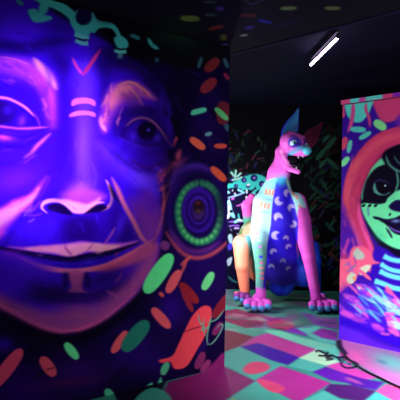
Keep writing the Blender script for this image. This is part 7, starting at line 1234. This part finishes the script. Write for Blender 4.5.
# ------------------------------------------------------------------ the dog statue
DOG = [(0.065,0.25,0.562,0.32,-0.022,0.02,1.125,0.31,0.08),
(-0.022,0.02,1.125,0.31,-0.044,0.0,1.447,0.215,0.1),
(-0.03,0.0,1.421,0.201,-0.012,-0.06,1.767,0.137,0.1),
(-0.012,-0.06,1.767,0.137,0.075,-0.1,2.057,0.095,0.05),
(0.109,0.32,0.273,0.197,0.138,0.2,0.665,0.276,0.08),
(0.082,-0.1,2.084,0.095,0.104,-0.15,2.191,0.113,0.04),
(0.104,-0.15,2.191,0.113,0.233,-0.23,2.138,0.086,0.03),
(0.118,-0.14,2.258,0.071,0.255,-0.18,2.209,0.065,0.03),
(0.165,-0.25,2.095,0.088,0.271,-0.43,2.034,0.058,0.03),
(0.131,-0.23,2.045,0.047,0.253,-0.4,1.998,0.028,0.02),
(0.045,-0.17,1.971,0.058,0.097,-0.3,1.819,0.036,0.02),
(0.097,-0.3,1.819,0.036,0.183,-0.42,1.775,0.029,0.02),
(0.003,-0.1,2.056,0.073,0.052,-0.15,1.776,0.085,0.04),
(-0.201,-0.08,1.377,0.146,-0.271,-0.18,0.958,0.112,0.06),
(-0.271,-0.18,0.958,0.112,-0.245,-0.24,0.535,0.072,0.03),
(-0.245,-0.24,0.535,0.072,-0.243,-0.28,0.181,0.067,0.02),
(0.224,-0.08,1.385,0.139,0.278,-0.16,1.137,0.131,0.06),
(0.278,-0.16,1.137,0.131,0.372,-0.25,0.677,0.085,0.03),
(0.372,-0.25,0.677,0.085,0.459,-0.3,0.198,0.062,0.02),
(-0.254,0.32,0.912,0.239,-0.167,0.28,0.498,0.238,0.08),
(-0.322,0.18,0.783,0.138,-0.478,-0.02,0.837,0.107,0.05),
(-0.484,-0.02,0.823,0.118,-0.47,-0.08,0.537,0.095,0.03),
(-0.47,-0.08,0.537,0.093,-0.424,0.0,0.18,0.064,0.02),
(0.414,0.2,0.684,0.18,0.382,0.16,0.441,0.206,0.06),
(0.468,0.2,0.741,0.152,0.494,0.06,0.619,0.108,0.05),
(0.494,0.06,0.592,0.108,0.523,0.04,0.244,0.081,0.03),
(-0.134,0.55,0.523,0.087,-0.306,0.65,0.949,0.081,0.04),
(-0.306,0.65,0.949,0.081,-0.36,0.62,1.33,0.079,0.02),
(-0.36,0.62,1.33,0.079,-0.291,0.6,1.463,0.053,0.02),
(-0.269,-0.18,0.123,0.078,-0.29,-0.32,0.072,0.069,0.02),
(-0.349,-0.26,0.111,0.045,-0.432,-0.39,0.11,0.049,0.006),
(-0.432,-0.39,0.11,0.049,-0.434,-0.44,0.082,0.045,0.006),
(-0.304,-0.26,0.099,0.045,-0.343,-0.39,0.086,0.049,0.006),
(-0.343,-0.39,0.086,0.049,-0.345,-0.44,0.059,0.045,0.006),
(-0.257,-0.26,0.1,0.045,-0.252,-0.39,0.088,0.049,0.006),
(-0.252,-0.39,0.088,0.049,-0.255,-0.44,0.06,0.045,0.006),
(-0.214,-0.26,0.112,0.045,-0.167,-0.39,0.112,0.049,0.006),
(-0.167,-0.39,0.112,0.049,-0.17,-0.44,0.084,0.045,0.006),
(0.496,-0.2,0.141,0.078,0.548,-0.34,0.079,0.069,0.02),
(0.449,-0.28,0.12,0.047,0.391,-0.41,0.109,0.052,0.006),
(0.391,-0.41,0.109,0.052,0.383,-0.46,0.084,0.047,0.006),
(0.496,-0.28,0.114,0.047,0.483,-0.41,0.098,0.052,0.006),
(0.483,-0.41,0.098,0.052,0.474,-0.46,0.073,0.047,0.006),
(0.544,-0.28,0.115,0.047,0.577,-0.41,0.1,0.052,0.006),
(0.577,-0.41,0.1,0.052,0.568,-0.46,0.075,0.047,0.006),
(0.592,-0.28,0.124,0.047,0.672,-0.41,0.117,0.052,0.006),
(0.672,-0.41,0.117,0.052,0.661,-0.46,0.092,0.047,0.006),
(-0.422,0.16,0.138,0.069,-0.458,0.02,0.099,0.061,0.02),
(-0.48,0.08,0.137,0.042,-0.54,-0.05,0.146,0.045,0.006),
(-0.54,-0.05,0.146,0.045,-0.541,-0.1,0.109,0.041,0.006),
(-0.442,0.08,0.124,0.042,-0.467,-0.05,0.121,0.045,0.006),
(-0.467,-0.05,0.121,0.045,-0.468,-0.1,0.084,0.041,0.006),
(-0.402,0.08,0.118,0.042,-0.387,-0.05,0.109,0.045,0.006),
(-0.387,-0.05,0.109,0.045,-0.388,-0.1,0.073,0.041,0.006),
(0.566,0.16,0.156,0.069,0.561,0.02,0.132,0.061,0.02),
(0.527,0.08,0.156,0.037,0.477,-0.05,0.166,0.04,0.006),
(0.477,-0.05,0.166,0.04,0.469,-0.1,0.123,0.036,0.006),
(0.561,0.08,0.15,0.037,0.544,-0.05,0.154,0.04,0.006),
(0.544,-0.05,0.154,0.04,0.536,-0.1,0.111,0.036,0.006),
(0.595,0.08,0.151,0.037,0.61,-0.05,0.155,0.04,0.006),
(0.61,-0.05,0.155,0.04,0.602,-0.1,0.112,0.036,0.006)]
DOG_PAINT = [(0.100,2.250,[
('s',(95,120,70),1,0.028,[-696,1200,-65,1211,28,723,-44,22,-674,10]),
('s',(150,75,35),1,0.056,[-686,681,-171,859,-53,553,-72,21,-674,10]),
('s',(24,34,190),1,0.028,[159,1216,775,1227,797,-32,-70,-49,-51,441])]),
(-0.080,2.250,[
('s',(36,84,235),1,0.0276,[283,1041,753,1050,771,-12,136,-24,236,571])]),  # haunch blue painted brighter in place of light from the right
(0.420,2.250,[
('s',(70,165,130),1,0.0293,[-519,1239,-197,1245,-35,399,-504,390]),
('s',(225,90,180),1,0.044,[-587,1707,-147,1715,-139,1246,-255,1186,-460,1211])]),
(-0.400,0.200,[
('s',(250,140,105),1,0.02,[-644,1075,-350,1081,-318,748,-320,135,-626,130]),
('g',(255,170,150),0.8,[-466,852,80,2,2,-107])]),  # pale spot paints in the overexposed light on the knee
(-0.600,0.100,[
('s',(150,215,215),1,0.0104,[-221,1650,-39,1693,-100,1418,-133,1131,-153,766,-167,129,-323,126,-332,607,-469,994,-449,1307,-323,1518]),
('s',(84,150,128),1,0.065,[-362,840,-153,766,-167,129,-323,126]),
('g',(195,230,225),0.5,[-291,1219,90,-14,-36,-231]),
('s',(46,24,215),1,0.0104,[-64,1627,-13,1693,65,1682,160,1475,216,1229,222,903,253,618,234,227,-195,219,-177,636,-145,1027,-112,1366]),
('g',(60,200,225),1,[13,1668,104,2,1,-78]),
('s',(34,18,120),0.75,0.078,[-201,531,6,613,254,566,261,176,-194,167]),  # shade of the recess between the legs, painted into the belly
('s',(165,225,215),1,0.0091,[65,1682,117,1683,264,1503,332,1335,321,1205,217,1190,175,1371,120,1526]),
('s',(225,140,100),1,0.0065,[-188,1563,-197,1527,-205,1492,-181,1486,-173,1522,-164,1557]),
('s',(225,140,100),1,0.0065,[-149,1557,-158,1522,-166,1486,-142,1481,-134,1516,-125,1551]),
('s',(225,140,100),1,0.0065,[-110,1551,-118,1516,-127,1481,-103,1475,-94,1510,-86,1545]),
('s',(225,140,100),1,0.0065,[-257,1392,-265,1357,-274,1321,-250,1316,-241,1351,-233,1386]),
('s',(225,140,100),1,0.0065,[-211,1380,-220,1345,-228,1309,-204,1304,-196,1339,-187,1374]),
('s',(225,140,100),1,0.0065,[-165,1374,-174,1339,-182,1304,-158,1298,-150,1333,-141,1369]),
('s',(120,170,195),1,0.0065,[-220,1584,-184,1572,-135,1565,-87,1566,-50,1574,-50,1576,-88,1578,-135,1577,-182,1584,-220,1586]),
('s',(120,170,195),1,0.0065,[-256,1440,-220,1429,-172,1421,-124,1416,-87,1417,-86,1419,-123,1428,-171,1433,-218,1440,-256,1442]),
('s',(120,170,195),1,0.0065,[-318,1270,-276,1258,-221,1251,-166,1246,-123,1247,-122,1249,-165,1258,-220,1263,-275,1270,-318,1272]),
('s',(230,120,110),1,0.0065,[153,1536,163,1510,172,1484,194,1493,185,1518,175,1544]),
('s',(230,120,110),1,0.0065,[186,1485,196,1459,206,1433,228,1441,218,1467,208,1493]),
('s',(230,120,110),1,0.0065,[221,1355,231,1329,240,1303,262,1312,253,1337,243,1363]),
('s',(230,120,110),1,0.0065,[254,1330,264,1304,274,1278,295,1286,286,1312,276,1338]),
('s',(180,168,235),1,0.0065,[89,1461,60,1469,40,1491,36,1522,50,1549,77,1564,107,1561,131,1542,140,1513,132,1516,115,1520,98,1515,86,1502,81,1485,86,1468]),
('s',(180,168,235),1,0.0065,[29,1398,15,1368,-14,1351,-47,1352,-74,1373,-85,1404,-76,1437,-51,1459,-18,1463,-22,1455,-30,1438,-28,1418,-17,1402,1,1394,21,1396]),
('s',(180,168,235),1,0.0065,[125,1268,99,1283,85,1310,89,1340,110,1363,139,1370,168,1360,186,1335,187,1305,181,1310,165,1318,147,1318,132,1309,123,1293,124,1275]),
('s',(180,168,235),1,0.0065,[-70,1147,-94,1171,-100,1204,-87,1234,-59,1253,-26,1252,2,1233,14,1202,6,1169,1,1176,-13,1190,-32,1194,-51,1189,-65,1175,-69,1156]),
('s',(180,168,235),1,0.0065,[139,1158,168,1158,192,1142,203,1115,197,1086,176,1066,147,1061,121,1073,106,1097,113,1097,130,1097,144,1106,153,1120,152,1137,144,1152]),
('s',(180,168,235),1,0.0065,[-31,917,-62,906,-95,914,-117,939,-122,972,-107,1002,-78,1019,-45,1016,-18,996,-27,994,-45,987,-57,972,-60,952,-53,934,-38,922]),
('s',(180,168,235),1,0.0065,[41,903,33,924,39,947,56,962,78,965,99,955,110,935,109,913,94,895,93,900,88,913,78,921,65,923,52,918,44,908]),
('s',(180,168,235),1,0.0065,[110,770,89,782,79,804,82,828,98,846,122,852,145,844,159,824,160,800,155,803,142,810,128,810,116,803,109,790,109,776]),
('s',(180,168,235),1,0.0065,[-84,699,-107,711,-118,735,-114,760,-97,780,-72,786,-48,777,-32,756,-32,730,-37,734,-50,742,-65,741,-78,733,-86,720,-85,705]),
('s',(110,120,170),1,0.0065,[32,586,20,605,22,628,36,646,57,653,79,647,94,629,96,607,86,587,83,592,77,603,65,610,52,610,40,603,34,591]),
('s',(110,120,170),1,0.0065,[-110,505,-122,525,-120,547,-106,565,-84,572,-62,566,-48,549,-45,526,-56,506,-58,511,-65,523,-77,529,-90,529,-102,522,-108,510]),
('s',(110,120,170),1,0.0065,[130,479,113,488,105,506,107,526,121,541,140,545,158,539,170,523,171,503,167,506,157,512,145,511,135,505,129,495,130,484]),
('s',(190,120,210),1,0.0065,[-287,985,-290,975,-298,970,-313,967,-327,969,-336,975,-339,984,-336,993,-328,999,-313,1001,-299,1000,-290,994]),
('s',(170,110,200),1,0.0065,[-245,816,-248,807,-256,801,-271,799,-285,801,-294,806,-297,815,-294,825,-286,831,-271,833,-257,831,-248,826]),
('s',(160,200,220),1,0.0065,[-259,894,-262,885,-271,879,-285,877,-300,879,-308,884,-311,893,-309,903,-300,908,-286,911,-271,909,-262,904]),
('s',(40,50,200),1,0.0065,[-229,687,-232,677,-241,671,-255,669,-270,671,-278,676,-282,686,-279,695,-270,701,-256,703,-241,701,-233,696]),
('s',(190,90,150),1,0.0065,[-222,609,-224,599,-233,594,-247,591,-262,593,-270,598,-274,608,-271,617,-262,623,-248,625,-233,624,-225,618]),
('s',(190,110,120),1,0.0065,[-220,544,-223,534,-232,529,-246,526,-261,528,-269,533,-272,543,-270,552,-261,558,-247,560,-232,559,-224,553]),
('s',(180,90,110),1,0.0065,[-213,479,-216,469,-224,464,-238,462,-253,463,-262,469,-265,478,-262,487,-253,493,-239,495,-225,494,-216,488]),
('s',(170,80,100),1,0.0065,[-212,414,-214,404,-223,399,-237,397,-252,398,-260,404,-264,413,-261,422,-252,428,-238,430,-223,429,-215,423]),
('s',(200,220,235),1,0.0065,[-276,1076,-278,1067,-287,1061,-301,1059,-316,1060,-325,1066,-328,1075,-325,1085,-316,1090,-302,1093,-288,1091,-279,1085])]),
(-0.600,-0.060,[
('s',(225,85,195),1,0.013,[215,1281,306,1322,411,1245,552,649,612,183,352,178,265,670,234,956])]),
(-0.600,-0.180,[
('s',(185,70,170),1,0.0252,[-524,274,-82,244,-77,-33,-569,-42]),
('s',(205,70,185),1,0.0252,[283,264,762,273,767,-17,288,-26])]),
(-0.220,0.200,[
('s',(120,45,130),1,0.0134,[-624,162,-356,167,-326,-33,-621,-38])]),
(-0.700,0.100,[
('s',(255,165,225),0.95,0.0078,[-20,2068,-7,2022,16,1962,49,1906,92,1855,151,1816,200,1790,212,1813,165,1838,109,1875,70,1921,39,1973,18,2030,5,2075]),
('s',(60,60,205),0.9,0.0156,[234,2167,223,2129,194,2101,154,2090,114,2099,84,2127,72,2164,82,2202,111,2230,151,2241,192,2232,222,2205]),
('s',(110,40,170),0.95,0.013,[389,2164,381,2134,357,2111,325,2102,292,2110,268,2131,258,2161,267,2191,290,2214,323,2222,355,2215,380,2194]),
('s',(80,190,215),0.9,0.0117,[86,1982,85,2047,149,2077,227,2115,292,2110,397,2092,398,2001,281,2012,202,2036,137,2009]),
('s',(200,80,180),0.8,0.0078,[59,2019,94,2028,138,2042,194,2048,241,2055,241,2058,193,2061,135,2054,89,2040,59,2022]),
('s',(90,40,150),0.8,0.0091,[82,2228,108,2235,134,2246,166,2239,198,2237,199,2240,172,2259,132,2267,98,2254,80,2231])])]
def sdf_at(X, prims):
    out = np.full(len(X), 1e3)
    for (ax, ay, az, ra, bx, by, bz, rb, k) in prims:
        A = np.array((ax, ay, az)); Bv = np.array((bx, by, bz)) - A; t = np.clip(((X - A) @ Bv) / (Bv @ Bv), 0, 1)
        d = np.linalg.norm(X - A - t[:, None] * Bv, axis=1) - (ra + (rb - ra) * t)
        h = np.clip(.5 + .5 * (out - d) / k, 0, 1); out = out + (d - out) * h - k * h * (1 - h)
    return out
def surface_nets(fn, lo, hi, st):
    n = [int((b - a) / st) + 2 for a, b in zip(lo, hi)]
    g = np.stack(np.meshgrid(*[lo[i] + st * np.arange(n[i]) for i in range(3)], indexing='ij'), -1).reshape(-1, 3)
    f = np.concatenate([fn(c) for c in np.array_split(g, max(1, len(g) // 200000))]).reshape(n)
    s = f < 0; cells = np.zeros([k - 1 for k in n], int); acc = np.zeros([k - 1 for k in n] + [3]); cnt = np.zeros([k - 1 for k in n])
    sl = lambda o, i: slice(o, n[i] - 1 + o)
    for c1 in np.ndindex(2, 2, 2):
        for ax in range(3):
            if c1[ax]: continue
            c2 = list(c1); c2[ax] = 1
            fa = f[sl(c1[0], 0), sl(c1[1], 1), sl(c1[2], 2)]; fb = f[sl(c2[0], 0), sl(c2[1], 1), sl(c2[2], 2)]
            m = (fa < 0) != (fb < 0); t = np.where(m, fa / np.where(m, fa - fb, 1), 0); cnt += m
            for i in range(3): acc[..., i] += m * (c1[i] + (t if i == ax else 0))
    on = cnt > 0; vid = -np.ones(on.shape, int); vid[on] = np.arange(on.sum())
    pos = np.argwhere(on) + acc[on] / cnt[on][:, None]; V = np.array(lo) + st * pos; Q = []
    for ax in range(3):
        o1, o2 = [(1, 2), (2, 0), (0, 1)][ax]
        a = [slice(None)] * 3; b = [slice(None)] * 3; a[ax] = slice(0, n[ax] - 1); b[ax] = slice(1, n[ax])
        sa = s[tuple(a)]; sb = s[tuple(b)]; e = np.argwhere(sa != sb); e = e[(e[:, o1] > 0) & (e[:, o2] > 0) & (e[:, o1] < n[o1] - 1) & (e[:, o2] < n[o2] - 1)]
        d1 = np.eye(3, dtype=int)[o1]; d2 = np.eye(3, dtype=int)[o2]; q = np.stack([vid[tuple((e - x).T)] for x in (0 * d1, d1, d1 + d2, d2)], 1)
        fl = sa[tuple(e.T)]; q[~fl] = q[~fl][:, ::-1]; Q.append(q)
    return V, np.concatenate(Q)
dog = tag(empty('dog_statue', (1.05, 6.75, 0.0)), 'giant sitting dog statue painted pink and blue with moons on its chest', 'statue')
lo = (-.62, -.95, -.03); hi = (.75, .62, 2.45)
def dog_fn(X): return np.maximum(sdf_at(X, DOG), -X[:, 2] + .002)
V, Q = surface_nets(dog_fn, lo, hi, .0125)
for _ in range(3):                                                    # settle the vertices onto the surface
    e = 1e-3; f = sdf_at(V, DOG); G = np.stack([sdf_at(V + e * np.eye(3)[i], DOG) - f for i in range(3)], 1) / e
    V2 = V - .6 * np.clip(f, -.006, .006)[:, None] * G / np.maximum((G ** 2).sum(1), .25)[:, None]; V = np.where((V[:, 2] < .012)[:, None], V, V2)
col = np.tile(np.array((232, 100, 205)) / 255., (len(V), 1))
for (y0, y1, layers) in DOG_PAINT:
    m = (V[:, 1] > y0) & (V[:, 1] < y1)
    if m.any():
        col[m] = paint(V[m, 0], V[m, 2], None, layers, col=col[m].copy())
M_dog = mat('statue_paint', rough=.5, spec=.25, attr='paint', noise=.05, scale=10)
mesh_obj('body', V, Q, M_dog, dog, True, lin(col * 255))
def ball(name, c, r, m, parent, q=None, n=16):
    V = []; Fc = []
    for i in range(n + 1):
        t = math.pi * i / n
        for k in range(2 * n):
            p = math.pi * k / n; v = Vector((r[0] * math.sin(t) * math.cos(p), r[1] * math.sin(t) * math.sin(p), r[2] * math.cos(t)))
            V.append(tuple((q @ v if q else v) + Vector(c)))
    for i in range(n):
        for k in range(2 * n): Fc.append((i * 2 * n + k, (i + 1) * 2 * n + k, (i + 1) * 2 * n + (k + 1) % (2 * n), i * 2 * n + (k + 1) % (2 * n)))
    return mesh_obj(name, V, Fc, m, parent, True)
def ear(name, base, tip, face, wid, rgb_out, rgb_in, parent):
    b, t = Vector(base), Vector(tip); ax = (t - b); L = ax.length; ax.normalize(); fc = Vector(face); fc = (fc - ax * fc.dot(ax)).normalized(); sd = ax.cross(fc)
    V = []; Fc = []; nr, ns = 24, 28; cs = []
    for i in range(nr + 1):
        s = i / nr; wd_ = wid * (1.0 + .35 * math.sin(math.pi * min(1, s * 1.3))) * (1 - s ** 2.2) * (1 - .15 * s) + .002; th = .028 * (1 - s) + .004; cup = .45 * wd_
        for k in range(ns):
            p = 2 * math.pi * k / ns; x = wd_ * math.cos(p); z = th * math.sin(p) - cup * (1 - (x / wd_) ** 2) * .8
            V.append(tuple(b + ax * (L * s) + sd * x + fc * z)); inner = math.sin(p) > 0.12 and abs(math.cos(p)) < .86 and s < .93
            cs.append(rgb_in if inner else rgb_out)
    for i in range(nr):
        for k in range(ns): Fc.append((i * ns + k, i * ns + (k + 1) % ns, (i + 1) * ns + (k + 1) % ns, (i + 1) * ns + k))
    Fc.append(tuple(range(ns))[::-1]); Fc.append(tuple(nr * ns + k for k in range(ns)))
    return mesh_obj(name, V, Fc, M_dog, parent, True, lin(np.array(cs)))
ear('ear', (0.086,-0.100,2.229), (0.241,-0.080,2.660), (.15, -1, .1), .088, (40, 40, 200), (40, 120, 175), dog)
ear('ear', (0.338,-0.100,2.168), (0.589,0.000,2.487), (.35, -1, .1), .082, (150, 45, 95), (120, 40, 70), dog)
M_eye = mat('eye_white', (215, 235, 245), .3, .5); M_pup = mat('pupil_black', (8, 8, 20), .2, .5); M_iris = mat('eye_iris', (60, 190, 210), .3, .5)
e = ball('eye', (0.137,-0.288,2.150), (0.0475,)*3, M_eye, dog)
ball('iris', (0.141,-0.309,2.149), (0.0314,)*3, M_iris, e)
ball('pupil', (0.145,-0.324,2.148), (0.0200,)*3, M_pup, e)
e = ball('eye', (0.308,-0.260,2.133), (0.0297,)*3, M_eye, dog)
ball('iris', (0.311,-0.273,2.132), (0.0196,)*3, M_iris, e)
ball('pupil', (0.313,-0.283,2.132), (0.0125,)*3, M_pup, e)
ball('nose', (0.280,-0.460,2.037), (.056, .05, .052), mat('nose_cyan', (90, 215, 225), .4, .4), dog)
ball('tongue', (0.143,-0.320,1.870), (.035, .10, .012), mat('tongue_dark', (40, 10, 50), .5, .3), dog, Vector((.62, -.72, -.32)).to_track_quat('Y', 'Z'))
ball('mouth_lining', (0.131,-0.240,1.934), (.055, .11, .06), mat('mouth_black', (5, 3, 12), .7, .1), dog, Vector((.62, -.72, -.32)).to_track_quat('Y', 'Z'))
M_tooth = mat('tooth_white', (200, 190, 215), .4, .3)
ball('tooth', (0.236,-0.420,1.971), (.009, .009, .016), M_tooth, dog, n=8)
ball('tooth', (0.191,-0.360,1.969), (.009, .009, .016), M_tooth, dog, n=8)
ball('tooth', (0.161,-0.400,1.826), (.009, .009, .016), M_tooth, dog, n=8)
M_claw = mat('claw_teal', (62, 120, 175), .45, .3)
for (x, y, z, r) in [(-0.435,-0.454,0.081,0.045),(-0.347,-0.454,0.058,0.045),(-0.257,-0.454,0.059,0.045),(-0.172,-0.454,0.083,0.045),(0.38,-0.474,0.083,0.048),(0.471,-0.474,0.072,0.048),(0.564,-0.474,0.074,0.048),(0.657,-0.474,0.091,0.048),(-0.542,-0.114,0.108,0.042),(-0.469,-0.114,0.083,0.042),(-0.39,-0.114,0.071,0.042),(0.466,-0.114,0.122,0.037),(0.532,-0.114,0.11,0.037),(0.598,-0.114,0.111,0.037)]: ball('claw', (x, y, max(z, r * .86)), (r, r * .8, r * .85), M_claw, dog, n=10)
# ------------------------------------------------------------------ cable on the floor by the block
CABLE = [(1.424,5.047,.0085),(1.375,4.852,.0085),(1.340,4.564,.0085),(1.352,4.339,.0085),(1.384,4.148,.0085),(1.446,3.975,.0085),(1.524,3.775,.0085),(1.632,3.597,.0085)]
def tube_path(name, pts, r, m, parent=None, n=10):
    P = np.array(pts, float); Q_ = []
    for i in range(len(P) - 1):
        a, b, c, d = P[max(i - 1, 0)], P[i], P[i + 1], P[min(i + 2, len(P) - 1)]
        for t in np.arange(6) / 6: Q_.append(.5 * (2 * b + (c - a) * t + (2 * a - 5 * b + 4 * c - d) * t * t + (3 * b - a - 3 * c + d) * t ** 3))
    Q_.append(P[-1]); Q_ = np.array(Q_); T = np.gradient(Q_, axis=0); T /= np.linalg.norm(T, axis=1)[:, None]; V = []; Fc = []
    for c, t in zip(Q_, T):
        s = np.cross(t, (0, 0, 1)); s /= np.linalg.norm(s); u = np.cross(s, t)
        for k in range(n): V.append(c + r * (math.cos(2 * math.pi * k / n) * s + math.sin(2 * math.pi * k / n) * u))
    for i in range(len(Q_) - 1):
        for k in range(n): Fc.append((i * n + k, i * n + (k + 1) % n, (i + 1) * n + (k + 1) % n, (i + 1) * n + k))
    Fc.append(tuple(range(n))[::-1]); Fc.append(tuple((len(Q_) - 1) * n + k for k in range(n)))
    return mesh_obj(name, V, Fc, m, parent, True)
cb = tube_path('power_cable', CABLE, .0085, mat('cable_rubber', (18, 8, 30), .55, .3))
tag(cb, 'thin black cable curving across the painted floor beside the painted block', 'cable')
